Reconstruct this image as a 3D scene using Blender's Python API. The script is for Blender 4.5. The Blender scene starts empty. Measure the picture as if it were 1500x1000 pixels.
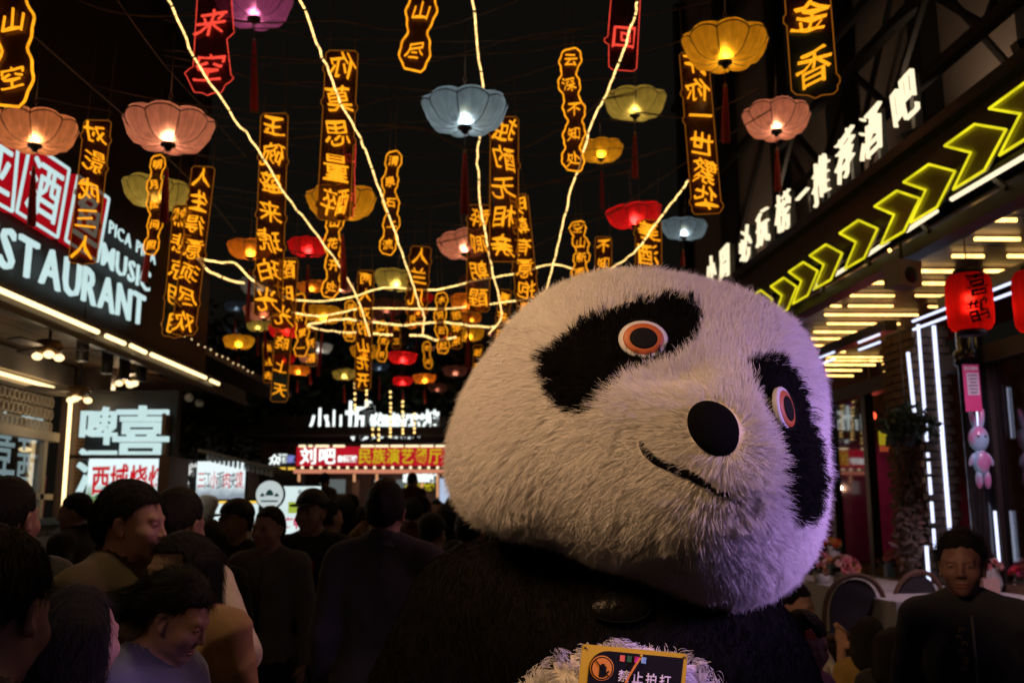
import bpy, bmesh, math, random
import numpy as np
from mathutils import Vector, Matrix, Euler
from mathutils.bvhtree import BVHTree
from mathutils.kdtree import KDTree

random.seed(7)
np.random.seed(7)
rng = np.random.default_rng(7)
C = bpy.context.scene.collection
SC = bpy.context.scene
R = math.radians

# ------------------------------------------------------------------ camera, world, exposure
CAM_H = 1.66
PITCH = math.atan(248 / 1400)
FPX = 1400.0
cam_d = bpy.data.cameras.new('camera')
cam_d.sensor_width = 36.0
cam_d.lens = 36.0 * FPX / 1500.0
cam_d.clip_start = 0.05
cam_d.clip_end = 500
cam_d.dof.use_dof = True
cam_d.dof.focus_distance = 2.0
cam_d.dof.aperture_fstop = 5.0
cam_d.dof.aperture_blades = 0
cam_o = bpy.data.objects.new('camera', cam_d)
C.objects.link(cam_o)
cam_o.location = (0, 0, CAM_H)
cam_o.rotation_euler = (math.pi / 2 + PITCH, 0, 0)
SC.camera = cam_o

world = bpy.data.worlds.new('World')
SC.world = world
world.use_nodes = True
wn = world.node_tree
for n in list(wn.nodes):
    wn.nodes.remove(n)
w_out = wn.nodes.new('ShaderNodeOutputWorld')
w_bg = wn.nodes.new('ShaderNodeBackground')
w_sky = wn.nodes.new('ShaderNodeTexSky')
w_sky.sky_type = 'NISHITA'
w_sky.sun_disc = False
w_sky.sun_elevation = R(4)
w_sky.sun_rotation = R(200)
w_mix = wn.nodes.new('ShaderNodeMixRGB')          # city glow: the night sky over the lanterns is a warm near-black
w_mix.blend_type = 'MIX'
w_mix.inputs[0].default_value = 0.97
w_mix.inputs[2].default_value = (1.0, 0.84, 0.64, 1)
wn.links.new(w_sky.outputs[0], w_mix.inputs[1])
wn.links.new(w_mix.outputs[0], w_bg.inputs[0])
w_bg.inputs[1].default_value = 0.0042
wn.links.new(w_bg.outputs[0], w_out.inputs[0])

SC.view_settings.view_transform = 'Standard'
SC.view_settings.look = 'None'
SC.view_settings.gamma = 1.0
SC.view_settings.use_curve_mapping = False
SC.view_settings.exposure = 0.0
SC.render.engine = 'CYCLES'
SC.cycles.use_denoising = True
SC.cycles.max_bounces = 6
SC.cycles.transparent_max_bounces = 24
SC.cycles.sample_clamp_indirect = 1.5
SC.cycles.sample_clamp_direct = 0
SC.cycles.caustics_reflective = False
SC.cycles.caustics_refractive = False
SC.cycles.blur_glossy = 1.0
SC.cycles_curves.shape = 'RIBBONS'
SC.render.film_transparent = False

# ------------------------------------------------------------------ picture ray -> place
_cp, _sp = math.cos(PITCH), math.sin(PITCH)
CAM = Vector((0, 0, CAM_H))
def ray(px, py):
    dx = (px - 750) / FPX
    dy = -(py - 500) / FPX
    return Vector((dx, _cp - dy * _sp, dy * _cp + _sp))      # length along the optical axis is 1
def PT(px, py, t):
    return CAM + ray(px, py) * t
def PZ(px, py, z):
    d = ray(px, py)
    return CAM + d * ((z - CAM_H) / d.z)
def PY(px, py, y):
    d = ray(px, py)
    return CAM + d * (y / d.y)
# the two sides of the alley: the right-hand one runs 5 degrees off the camera axis
_ra = math.atan(0.0872)
RD = Vector((-math.sin(_ra), math.cos(_ra), 0))      # along the right side
RN = Vector((math.cos(_ra), math.sin(_ra), 0))       # out to the right
def RW(D, L, z):
    return RN * D + RD * L + Vector((0, 0, z))
def PR(px, py, D):
    d = ray(px, py)
    return CAM + d * (D / d.dot(RN))
def PX(px, py, x):
    d = ray(px, py)
    return CAM + d * (x / d.x)
def to_px(V):
    """N x 3 points -> picture px, depth"""
    V = np.asarray(V, dtype=np.float64)
    rel = V - np.array([0, 0, CAM_H])
    t = rel[:, 1] * _cp + rel[:, 2] * _sp
    u = -rel[:, 1] * _sp + rel[:, 2] * _cp
    t = np.where(t < 1e-3, 1e-3, t)
    return 750 + FPX * rel[:, 0] / t, 500 - FPX * u / t, t

# ------------------------------------------------------------------ objects
def tag(o, label=None, cat=None, group=None, kind=None):
    if label: o['label'] = label
    if cat: o['category'] = cat
    if group: o['group'] = group
    if kind: o['kind'] = kind
    return o
def thing(name, label, cat, loc=(0, 0, 0), rz=0.0, group=None, kind=None):
    o = bpy.data.objects.new(name, None)
    o.empty_display_size = 0.1
    C.objects.link(o)
    o.location = loc
    o.rotation_euler = (0, 0, rz)
    return tag(o, label, cat, group, kind)
def obj(name, me, mat=None, parent=None, loc=None, rot=None, scale=None):
    o = bpy.data.objects.new(name, me)
    C.objects.link(o)
    if parent is not None:
        o.parent = parent
    if loc is not None: o.location = loc
    if rot is not None: o.rotation_euler = rot
    if scale is not None: o.scale = scale
    if mat is not None:
        if len(me.materials) == 0:
            me.materials.append(mat)
        elif me.materials[0] is not mat:
            o.material_slots[0].link = 'OBJECT'
            o.material_slots[0].material = mat
    return o
def lamp(name, kind, loc, energy, color, parent=None, size=0.05, rot=None, **kw):
    d = bpy.data.lights.new(name, kind)
    d.energy = energy
    d.color = color
    if kind in ('POINT', 'SPOT'):
        d.shadow_soft_size = size
    if kind == 'AREA':
        d.size = size
    for k, v in kw.items():
        setattr(d, k, v)
    o = bpy.data.objects.new(name, d)
    C.objects.link(o)
    o.parent = parent
    o.location = loc
    if rot is not None: o.rotation_euler = rot
    return o
def copy_tree(o, parent=None):
    c = o.copy()
    C.objects.link(c)
    c.parent = parent
    for ch in list(o.children):
        copy_tree(ch, c)
    return c

class MB:
    """collects simple solids and links them as one mesh"""
    def __init__(self):
        self.v, self.f, self.s = [], [], []
    def add(self, vs, fs, smooth=False):
        b = len(self.v)
        self.v.extend([tuple(p) for p in vs])
        for f in fs:
            self.f.append([b + i for i in f])
            self.s.append(smooth)
        return self
    def box(self, c, s, rot=None):
        c = Vector(c)
        M = rot if rot is not None else Matrix.Identity(3)
        vs = []
        for x in (-.5, .5):
            for y in (-.5, .5):
                for z in (-.5, .5):
                    vs.append(c + M @ Vector((x * s[0], y * s[1], z * s[2])))
        return self.add(vs, [(0, 1, 3, 2), (4, 6, 7, 5), (0, 4, 5, 1), (2, 3, 7, 6), (0, 2, 6, 4), (1, 5, 7, 3)])
    def bar(self, a, b, w, h, up=(0, 0, 1)):
        a, b = Vector(a), Vector(b)
        d = (b - a); L = d.length
        d.normalize()
        u = Vector(up)
        s = d.cross(u)
        if s.length < 1e-4:
            s = d.cross(Vector((1, 0, 0)))
        s.normalize(); u = s.cross(d)
        M = Matrix((s, d, u)).transposed()
        return self.box((a + b) / 2, (w, L, h), M)
    def tube(self, pts, r, n=6, closed=False, cap=True):
        pts = [Vector(p) for p in pts]
        m = len(pts)
        rr = r if hasattr(r, '__len__') else [r] * m
        ref = Vector((0, 0, 1))
        vs = []
        prev = None
        for i, p in enumerate(pts):
            if closed:
                d = pts[(i + 1) % m] - pts[i - 1]
            else:
                d = pts[min(i + 1, m - 1)] - pts[max(i - 1, 0)]
            if d.length < 1e-9: d = Vector((0, 0, 1))
            d.normalize()
            if prev is None:
                a = d.cross(ref)
                if a.length < 1e-3: a = d.cross(Vector((1, 0, 0)))
            else:
                a = prev - d * prev.dot(d)
                if a.length < 1e-4: a = d.cross(ref)
            a.normalize(); prev = a
            b = d.cross(a)
            for k in range(n):
                t = 2 * math.pi * k / n
                vs.append(p + (a * math.cos(t) + b * math.sin(t)) * rr[i])
        fs = []
        for i in range(m if closed else m - 1):
            for k in range(n):
                j = (i + 1) % m
                fs.append((i * n + k, i * n + (k + 1) % n, j * n + (k + 1) % n, j * n + k))
        if cap and not closed:
            fs.append(tuple(range(n - 1, -1, -1)))
            fs.append(tuple((m - 1) * n + k for k in range(n)))
        return self.add(vs, fs, True)
    def lathe(self, prof, n=16, c=(0, 0, 0), M=None, cap=True):
        c = Vector(c)
        vs, fs = [], []
        for (r, z) in prof:
            for k in range(n):
                t = 2 * math.pi * k / n
                p = Vector((r * math.cos(t), r * math.sin(t), z))
                vs.append(c + (M @ p if M is not None else p))
        for i in range(len(prof) - 1):
            for k in range(n):
                fs.append((i * n + k, i * n + (k + 1) % n, (i + 1) * n + (k + 1) % n, (i + 1) * n + k))
        if cap:
            fs.append(tuple(range(n - 1, -1, -1)))
            fs.append(tuple((len(prof) - 1) * n + k for k in range(n)))
        return self.add(vs, fs, True)
    def ball(self, c, r, n=10, m=7, M=None):
        rx, ry, rz = r if hasattr(r, '__len__') else (r, r, r)
        c = Vector(c)
        vs, fs = [], []
        for i in range(m + 1):
            a = math.pi * i / m
            for k in range(n):
                t = 2 * math.pi * k / n
                p = Vector((rx * math.sin(a) * math.cos(t), ry * math.sin(a) * math.sin(t), rz * math.cos(a)))
                vs.append(c + (M @ p if M is not None else p))
        for i in range(m):
            for k in range(n):
                fs.append((i * n + k, (i + 1) * n + k, (i + 1) * n + (k + 1) % n, i * n + (k + 1) % n))
        return self.add(vs, fs, True)
    def prism(self, poly, a, u, w, nrm, th):
        """polygon in (u, w) axes at origin a, thickness th along nrm (front face at a)"""
        a, u, w, nrm = Vector(a), Vector(u), Vector(w), Vector(nrm)
        m = len(poly)
        vs = [a + u * p[0] + w * p[1] for p in poly] + [a + u * p[0] + w * p[1] - nrm * th for p in poly]
        fs = [tuple(range(m)), tuple(range(2 * m - 1, m - 1, -1))]
        for i in range(m):
            j = (i + 1) % m
            fs.append((i, i + m, j + m, j))
        return self.add(vs, fs)
    def mesh(self, name):
        me = bpy.data.meshes.new(name)
        me.from_pydata(self.v, [], self.f)
        me.polygons.foreach_set('use_smooth', self.s)
        me.update()
        return me
    def build(self, name, mat, parent=None, **kw):
        return obj(name, self.mesh(name), mat, parent, **kw)

def npmesh(name, V, Q, smooth=True):
    me = bpy.data.meshes.new(name)
    V = np.asarray(V, dtype=np.float32)
    Q = np.asarray(Q, dtype=np.int32)
    me.vertices.add(len(V))
    me.vertices.foreach_set('co', V.ravel())
    me.loops.add(Q.size)
    me.loops.foreach_set('vertex_index', Q.ravel())
    me.polygons.add(len(Q))
    me.polygons.foreach_set('loop_start', np.arange(0, Q.size, Q.shape[1], dtype=np.int32))
    me.polygons.foreach_set('loop_total', np.full(len(Q), Q.shape[1], dtype=np.int32))
    me.polygons.foreach_set('use_smooth', np.full(len(Q), smooth, dtype=bool))
    me.update(calc_edges=True)
    return me

# ------------------------------------------------------------------ materials
def _nt(name):
    m = bpy.data.materials.new(name)
    m.use_nodes = True
    nt = m.node_tree
    for n in list(nt.nodes): nt.nodes.remove(n)
    out = nt.nodes.new('ShaderNodeOutputMaterial')
    return m, nt, out
def mat(name, col, rough=0.6, metal=0.0, var=0.25, scale=8.0, bump=0.0, bscale=40.0, spec=0.5, stretch=None, sheen=0.0):
    """principled with soft procedural variation, so nothing is one flat tone"""
    m, nt, out = _nt(name)
    b = nt.nodes.new('ShaderNodeBsdfPrincipled')
    tc = nt.nodes.new('ShaderNodeTexCoord')
    mp = nt.nodes.new('ShaderNodeMapping')
    if stretch: mp.inputs['Scale'].default_value = stretch
    nt.links.new(tc.outputs['Object'], mp.inputs[0])
    nz = nt.nodes.new('ShaderNodeTexNoise')
    nz.inputs['Scale'].default_value = scale
    nz.inputs['Detail'].default_value = 5
    nt.links.new(mp.outputs[0], nz.inputs['Vector'])
    mx = nt.nodes.new('ShaderNodeMixRGB')
    mx.inputs[1].default_value = tuple(c * (1 - var) for c in col) + (1,)
    mx.inputs[2].default_value = tuple(min(1, c * (1 + var)) for c in col) + (1,)
    nt.links.new(nz.outputs['Fac'], mx.inputs[0])
    nt.links.new(mx.outputs[0], b.inputs['Base Color'])
    b.inputs['Roughness'].default_value = rough
    b.inputs['Metallic'].default_value = metal
    b.inputs['Specular IOR Level'].default_value = spec
    if sheen: b.inputs['Sheen Weight'].default_value = sheen
    if bump:
        n2 = nt.nodes.new('ShaderNodeTexNoise')
        n2.inputs['Scale'].default_value = bscale
        n2.inputs['Detail'].default_value = 4
        nt.links.new(mp.outputs[0], n2.inputs['Vector'])
        bp = nt.nodes.new('ShaderNodeBump')
        bp.inputs['Strength'].default_value = bump
        bp.inputs['Distance'].default_value = 0.02
        nt.links.new(n2.outputs['Fac'], bp.inputs['Height'])
        nt.links.new(bp.outputs[0], b.inputs['Normal'])
    nt.links.new(b.outputs[0], out.inputs[0])
    return m
def glow(name, col, strength, sample=False, var=0.0, scale=30.0):
    m, nt, out = _nt(name)
    e = nt.nodes.new('ShaderNodeEmission')
    e.inputs[0].default_value = tuple(col) + (1,)
    e.inputs[1].default_value = strength
    if var:
        tc = nt.nodes.new('ShaderNodeTexCoord')
        nz = nt.nodes.new('ShaderNodeTexNoise')
        nz.inputs['Scale'].default_value = scale
        nt.links.new(tc.outputs['Object'], nz.inputs['Vector'])
        mr = nt.nodes.new('ShaderNodeMapRange')
        mr.inputs[1].default_value = 0.3; mr.inputs[2].default_value = 0.7
        mr.inputs[3].default_value = strength * (1 - var); mr.inputs[4].default_value = strength * (1 + var)
        nt.links.new(nz.outputs['Fac'], mr.inputs[0])
        nt.links.new(mr.outputs[0], e.inputs[1])
    nt.links.new(e.outputs[0], out.inputs[0])
    m.cycles.emission_sampling = 'AUTO' if sample else 'NONE'
    return m
def acrylic(name, col, clear=0.62, rough=0.15):
    m, nt, out = _nt(name)
    b = nt.nodes.new('ShaderNodeBsdfPrincipled')
    b.inputs['Base Color'].default_value = tuple(col) + (1,)
    b.inputs['Roughness'].default_value = rough
    t = nt.nodes.new('ShaderNodeBsdfTransparent')
    t.inputs[0].default_value = tuple(0.55 + 0.45 * min(1, c * 3) for c in col) + (1,)
    mx = nt.nodes.new('ShaderNodeMixShader')
    mx.inputs[0].default_value = clear
    nt.links.new(b.outputs[0], mx.inputs[1])
    nt.links.new(t.outputs[0], mx.inputs[2])
    nt.links.new(mx.outputs[0], out.inputs[0])
    return m
def fabric_shade(name, col):
    """thin lantern silk: light from the bulb comes through it, radial wrinkles"""
    m, nt, out = _nt(name)
    tc = nt.nodes.new('ShaderNodeTexCoord')
    nz = nt.nodes.new('ShaderNodeTexNoise')
    nz.inputs['Scale'].default_value = 26
    nz.inputs['Detail'].default_value = 6
    mp = nt.nodes.new('ShaderNodeMapping')
    mp.inputs['Scale'].default_value = (1, 1, 0.25)
    nt.links.new(tc.outputs['Object'], mp.inputs[0])
    nt.links.new(mp.outputs[0], nz.inputs['Vector'])
    # radial gathers
    sx = nt.nodes.new('ShaderNodeSeparateXYZ')
    nt.links.new(tc.outputs['Object'], sx.inputs[0])
    at = nt.nodes.new('ShaderNodeMath'); at.operation = 'ARCTAN2'
    nt.links.new(sx.outputs[1], at.inputs[0]); nt.links.new(sx.outputs[0], at.inputs[1])
    cb = nt.nodes.new('ShaderNodeCombineXYZ')
    mu = nt.nodes.new('ShaderNodeMath'); mu.operation = 'MULTIPLY'; mu.inputs[1].default_value = 24
    nt.links.new(at.outputs[0], mu.inputs[0])
    nt.links.new(mu.outputs[0], cb.inputs[0]); nt.links.new(sx.outputs[2], cb.inputs[2])
    n2 = nt.nodes.new('ShaderNodeTexNoise')
    n2.inputs['Scale'].default_value = 1.6
    n2.inputs['Detail'].default_value = 3
    nt.links.new(cb.outputs[0], n2.inputs['Vector'])
    mr = nt.nodes.new('ShaderNodeMapRange')
    mr.inputs[1].default_value = 0.3; mr.inputs[2].default_value = 0.72
    mr.inputs[3].default_value = 0.62; mr.inputs[4].default_value = 1.12
    nt.links.new(n2.outputs['Fac'], mr.inputs[0])
    mr2 = nt.nodes.new('ShaderNodeMapRange')
    mr2.inputs[1].default_value = 0.3; mr2.inputs[2].default_value = 0.7
    mr2.inputs[3].default_value = 0.75; mr2.inputs[4].default_value = 1.1
    nt.links.new(nz.outputs['Fac'], mr2.inputs[0])
    mm = nt.nodes.new('ShaderNodeMath'); mm.operation = 'MULTIPLY'
    nt.links.new(mr.outputs[0], mm.inputs[0]); nt.links.new(mr2.outputs[0], mm.inputs[1])
    vm = nt.nodes.new('ShaderNodeVectorMath'); vm.operation = 'SCALE'
    vm.inputs[0].default_value = col
    nt.links.new(mm.outputs[0], vm.inputs['Scale'])
    tr = nt.nodes.new('ShaderNodeBsdfTranslucent')
    df = nt.nodes.new('ShaderNodeBsdfDiffuse')
    tp = nt.nodes.new('ShaderNodeBsdfTransparent')
    nt.links.new(vm.outputs[0], tr.inputs[0]); nt.links.new(vm.outputs[0], df.inputs[0])
    tp.inputs[0].default_value = tuple(min(1, 0.25 + c) for c in col) + (1,)
    a = nt.nodes.new('ShaderNodeMixShader'); a.inputs[0].default_value = 0.28
    nt.links.new(tr.outputs[0], a.inputs[1]); nt.links.new(df.outputs[0], a.inputs[2])
    rf = nt.nodes.new('ShaderNodeBsdfRefraction')        # silk also lets part of the light straight on, blurred
    rf.inputs['Roughness'].default_value = 0.88
    rf.inputs['IOR'].default_value = 1.22
    nt.links.new(vm.outputs[0], rf.inputs[0])
    c2 = nt.nodes.new('ShaderNodeMixShader'); c2.inputs[0].default_value = 0.46
    nt.links.new(a.outputs[0], c2.inputs[1]); nt.links.new(rf.outputs[0], c2.inputs[2])
    b = nt.nodes.new('ShaderNodeMixShader'); b.inputs[0].default_value = 0.02
    nt.links.new(c2.outputs[0], b.inputs[1]); nt.links.new(tp.outputs[0], b.inputs[2])
    nt.links.new(b.outputs[0], out.inputs[0])
    return m
def glass(name, col=(0.9, 0.95, 1.0), clear=0.86, rough=0.03):
    m, nt, out = _nt(name)
    g = nt.nodes.new('ShaderNodeBsdfGlossy'); g.inputs['Roughness'].default_value = rough
    t = nt.nodes.new('ShaderNodeBsdfTransparent'); t.inputs[0].default_value = tuple(col) + (1,)
    mx = nt.nodes.new('ShaderNodeMixShader'); mx.inputs[0].default_value = clear
    nt.links.new(g.outputs[0], mx.inputs[1]); nt.links.new(t.outputs[0], mx.inputs[2])
    nt.links.new(mx.outputs[0], out.inputs[0])
    return m
def fur_mat(name, col, rough=0.55, var=0.18, transl=0.25):
    m, nt, out = _nt(name)
    b = nt.nodes.new('ShaderNodeBsdfPrincipled')
    b.inputs['Roughness'].default_value = rough
    b.inputs['Specular IOR Level'].default_value = 0.35
    hi = nt.nodes.new('ShaderNodeHairInfo')
    mr = nt.nodes.new('ShaderNodeMapRange')
    mr.inputs[3].default_value = 1 - var; mr.inputs[4].default_value = 1.0
    nt.links.new(hi.outputs['Random'], mr.inputs[0])
    vm = nt.nodes.new('ShaderNodeVectorMath'); vm.operation = 'SCALE'
    vm.inputs[0].default_value = col
    nt.links.new(mr.outputs[0], vm.inputs['Scale'])
    nt.links.new(vm.outputs[0], b.inputs['Base Color'])
    tr = nt.nodes.new('ShaderNodeBsdfTranslucent')
    nt.links.new(vm.outputs[0], tr.inputs[0])
    mx = nt.nodes.new('ShaderNodeMixShader'); mx.inputs[0].default_value = transl
    nt.links.new(b.outputs[0], mx.inputs[1]); nt.links.new(tr.outputs[0], mx.inputs[2])
    nt.links.new(mx.outputs[0], out.inputs[0])
    return m

# ------------------------------------------------------------------ lettering (Blender's own bundled typeface)
_fc = bpy.data.curves.new('glyph_source', 'FONT')
_fo = bpy.data.objects.new('glyph_source', _fc)
_glyphs = {}
def glyph(ch, offset=0.0, extrude=0.02, warp=0.0, res=2):
    """mesh of one character, one em tall, standing in the XZ plane and facing -Y; origin at its middle"""
    key = (ch, offset, extrude, warp)
    if key in _glyphs:
        return _glyphs[key]
    if _fo.name not in C.objects:
        C.objects.link(_fo)
    _fc.body = ch
    _fc.size = 1.0
    _fc.offset = offset
    _fc.extrude = extrude
    _fc.resolution_u = res
    bpy.context.view_layer.update()
    dg = bpy.context.evaluated_depsgraph_get()
    me = bpy.data.meshes.new_from_object(_fo.evaluated_get(dg))
    n = len(me.vertices)
    co = np.empty(n * 3, dtype=np.float32)
    me.vertices.foreach_get('co', co)
    co = co.reshape(-1, 3)
    wide = ord(ch[0]) > 0x2000
    if wide:
        x, y = co[:, 0] - 0.5, co[:, 1] - 0.37
    else:
        x, y = co[:, 0] - (co[:, 0].min() + co[:, 0].max()) / 2, co[:, 1] - 0.36
    if warp:
        ph = (ord(ch[0]) % 17)
        x2 = x + warp * (0.05 * np.sin(5 * y + ph) + 0.06 * y * math.sin(ph))
        y2 = y + warp * (0.05 * np.sin(6 * x + ph * 1.7) + 0.10 * x)
        x, y = x2, y2
    out = np.stack([x, -co[:, 2], y], axis=1)
    me.vertices.foreach_set('co', out.ravel())
    me.name = 'character'
    me.materials.clear()
    me.update()
    me['w'] = float(x.max() - x.min()) if n else 0.3
    _glyphs[key] = me
    return me
def glyph_done():
    if _fo.name in C.objects:
        C.objects.unlink(_fo)
    bpy.data.objects.remove(_fo)
    bpy.data.curves.remove(_fc)
def frame_of(nrm, up=(0, 0, 1)):
    """rotation whose -Y looks along nrm (object front) with Z near up"""
    y = -Vector(nrm).normalized()
    x = y.cross(Vector(up)).normalized()
    z = x.cross(y)
    return Matrix((x, y, z)).transposed()
def letters(text, parent, size, m, base=(0, 0, 0), gap=0.1, offset=0.0, extrude=0.03, name='letter', kern=1.0, mat2=None):
    """latin lettering along +X of the parent, each letter its own part; base = left end of the baseline"""
    x = base[0]
    for ch in text:
        if ch == ' ':
            x += 0.3 * size
            continue
        me = glyph(ch, offset, extrude)
        w = me['w'] * size * kern
        o = obj(name, me, m, parent, loc=(x + w / 2, base[1], base[2] + 0.36 * size), scale=(size * kern, size, size))
        x += w + gap * size
    return x
PURPLE = 4.0
AMBER = 6.0
PINK = 1.8
LANT = 3.4
# ------------------------------------------------------------------ implicit surfaces -> one continuous mesh
def cap(a, b, ra, rb=None, k=0.02, op=1):
    return dict(t='c', a=np.array(a, float), b=np.array(b, float), ra=ra, rb=ra if rb is None else rb, k=k, op=op)
def ell(c, r, k=0.02, op=1, M=None):
    r = (r, r, r) if not hasattr(r, '__len__') else r
    return dict(t='e', c=np.array(c, float), r=np.array(r, float), M=None if M is None else np.array(M, float), k=k, op=op)
def xf(prims, M, piv):
    M = np.array(M, float); piv = np.array(piv, float)
    out = []
    for p in prims:
        q = dict(p)
        if p['t'] == 'c':
            q['a'] = M @ (p['a'] - piv) + piv; q['b'] = M @ (p['b'] - piv) + piv
        else:
            q['c'] = M @ (p['c'] - piv) + piv
            q['M'] = M if p['M'] is None else M @ p['M']
        out.append(q)
    return out
def inflate(prims, d):
    out = []
    for p in prims:
        if p['op'] < 0: continue
        q = dict(p)
        if p['t'] == 'c':
            q['ra'] = p['ra'] + d; q['rb'] = p['rb'] + d
        else:
            q['r'] = p['r'] + d
        out.append(q)
    return out
def axis_steps(lo, hi, fine, f_lo, f_hi, coarse):
    """grid line positions: fine between f_lo and f_hi, coarse outside"""
    a = []
    if f_lo > lo: a.append(np.linspace(lo, f_lo, max(2, int((f_lo - lo) / coarse)), endpoint=False))
    a.append(np.linspace(max(lo, f_lo), min(hi, f_hi), max(2, int((min(hi, f_hi) - max(lo, f_lo)) / fine)), endpoint=False))
    if f_hi < hi: a.append(np.linspace(f_hi, hi, max(2, int((hi - f_hi) / coarse))))
    return np.concatenate(a).astype(np.float32)
def field(prims, xs, ys, zs, far=0.3):
    F = np.full((len(xs), len(ys), len(zs)), far, dtype=np.float32)
    for p in prims:
        k = p['k']; mg = k + 0.035
        if p['t'] == 'c':
            r = max(p['ra'], p['rb'])
            lo = np.minimum(p['a'], p['b']) - r - mg; hi = np.maximum(p['a'], p['b']) + r + mg
        else:
            r = p['r'].max()
            ext = p['r'] if p['M'] is None else np.abs(p['M']) @ p['r']
            lo = p['c'] - ext - mg; hi = p['c'] + ext + mg
        i0, i1 = np.searchsorted(xs, [lo[0], hi[0]]); j0, j1 = np.searchsorted(ys, [lo[1], hi[1]]); k0, k1 = np.searchsorted(zs, [lo[2], hi[2]])
        if i1 <= i0 or j1 <= j0 or k1 <= k0: continue
        X = xs[i0:i1, None, None]; Y = ys[None, j0:j1, None]; Z = zs[None, None, k0:k1]
        if p['t'] == 'c':
            a = p['a']; d = p['b'] - a; L2 = float(d @ d) + 1e-12
            px, py, pz = X - a[0], Y - a[1], Z - a[2]
            h = np.clip((px * d[0] + py * d[1] + pz * d[2]) / L2, 0, 1)
            D = np.sqrt((px - h * d[0]) ** 2 + (py - h * d[1]) ** 2 + (pz - h * d[2]) ** 2) - (p['ra'] + h * (p['rb'] - p['ra']))
        else:
            px, py, pz = X - p['c'][0], Y - p['c'][1], Z - p['c'][2]
            if p['M'] is not None:
                M = p['M']
                px, py, pz = (M[0, 0] * px + M[1, 0] * py + M[2, 0] * pz, M[0, 1] * px + M[1, 1] * py + M[2, 1] * pz, M[0, 2] * px + M[1, 2] * py + M[2, 2] * pz)
            r = p['r']
            q = (px / r[0]) ** 2 + (py / r[1]) ** 2 + (pz / r[2]) ** 2
            g = (px / r[0] ** 2) ** 2 + (py / r[1] ** 2) ** 2 + (pz / r[2] ** 2) ** 2
            k0_ = np.sqrt(q)
            D = k0_ * (k0_ - 1) / (np.sqrt(g) + 1e-9)
        S = F[i0:i1, j0:j1, k0:k1]
        D = D.astype(np.float32)
        if p['op'] > 0:
            h = np.maximum(k - np.abs(S - D), 0) / k
            S[...] = np.minimum(S, D) - h * h * k * 0.25
        else:
            D = -D
            h = np.maximum(k - np.abs(S - D), 0) / k
            S[...] = np.maximum(S, D) + h * h * k * 0.25
    return F
def surface_net(F, xs, ys, zs):
    ins = F < 0
    nx, ny, nz = F.shape
    cnt = np.zeros((nx - 1, ny - 1, nz - 1), np.int8)
    for a in (0, 1):
        for b in (0, 1):
            for c in (0, 1):
                cnt += ins[a:nx - 1 + a, b:ny - 1 + b, c:nz - 1 + c]
    act = (cnt > 0) & (cnt < 8)
    I, J, K = np.nonzero(act)
    idx = np.full(act.shape, -1, np.int32)
    idx[I, J, K] = np.arange(len(I))
    P = np.zeros((len(I), 3)); N = np.zeros(len(I))
    cs = [(a, b, c) for a in (0, 1) for b in (0, 1) for c in (0, 1)]
    for u in cs:
        for ax in range(3):
            if u[ax] == 1: continue
            v = list(u); v[ax] = 1
            f0 = F[I + u[0], J + u[1], K + u[2]]; f1 = F[I + v[0], J + v[1], K + v[2]]
            m = (f0 < 0) != (f1 < 0)
            den = f0 - f1
            t = np.where(m, f0 / np.where(np.abs(den) < 1e-9, 1, den), 0)
            px = np.where(m, xs[I + u[0]] + t * (xs[I + v[0]] - xs[I + u[0]]), 0)
            py = np.where(m, ys[J + u[1]] + t * (ys[J + v[1]] - ys[J + u[1]]), 0)
            pz = np.where(m, zs[K + u[2]] + t * (zs[K + v[2]] - zs[K + u[2]]), 0)
            P[:, 0] += px; P[:, 1] += py; P[:, 2] += pz; N += m
    P /= np.maximum(N, 1)[:, None]
    quads = []
    for ax in range(3):
        sl0 = [slice(None)] * 3; sl1 = [slice(None)] * 3
        sl0[ax] = slice(0, -1); sl1[ax] = slice(1, None)
        A = ins[tuple(sl0)]; B = ins[tuple(sl1)]
        ch = A != B
        e = np.argwhere(ch)
        o1, o2 = [(1, 2), (2, 0), (0, 1)][ax]
        ok = (e[:, o1] > 0) & (e[:, o2] > 0)
        lim = [nx - 1, ny - 1, nz - 1]
        ok &= (e[:, o1] < lim[o1]) & (e[:, o2] < lim[o2])
        e = e[ok]
        flip = A[e[:, 0], e[:, 1], e[:, 2]]
        def cell(d1, d2):
            q = e.copy(); q[:, o1] -= d1; q[:, o2] -= d2
            return idx[q[:, 0], q[:, 1], q[:, 2]]
        Q = np.stack([cell(1, 1), cell(0, 1), cell(0, 0), cell(1, 0)], 1)
        Q[~flip] = Q[~flip][:, ::-1]
        quads.append(Q)
    Q = np.concatenate(quads)
    Q = Q[(Q >= 0).all(1)]
    return P, Q
def wrinkle(V, seed=0, amp=0.004, f=22.0):
    """soft cloth folds as a cheap sum of sines"""
    r = np.random.default_rng(seed)
    out = np.zeros(len(V))
    for i in range(5):
        d = r.normal(size=3); d[2] *= 0.8
        d /= np.linalg.norm(d)
        w = r.normal(size=3) * 6
        q = np.sin((V @ d) * f * (0.5 + i * 0.40) + 1.8 * np.sin(V @ w) + r.uniform(0, 6))
        out += (1 - 2.2 * np.abs(q) ** 0.7) / (1 + 0.5 * i)
    return out * amp * 0.5 + amp * 0.45
def vnormals(V, Q):
    n = np.zeros_like(V)
    a = V[Q[:, 2]] - V[Q[:, 0]]; b = V[Q[:, 3]] - V[Q[:, 1]]
    fn = np.cross(a, b)
    for i in range(4):
        np.add.at(n, Q[:, i], fn)
    return n / (np.linalg.norm(n, axis=1, keepdims=True) + 1e-12)

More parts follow.
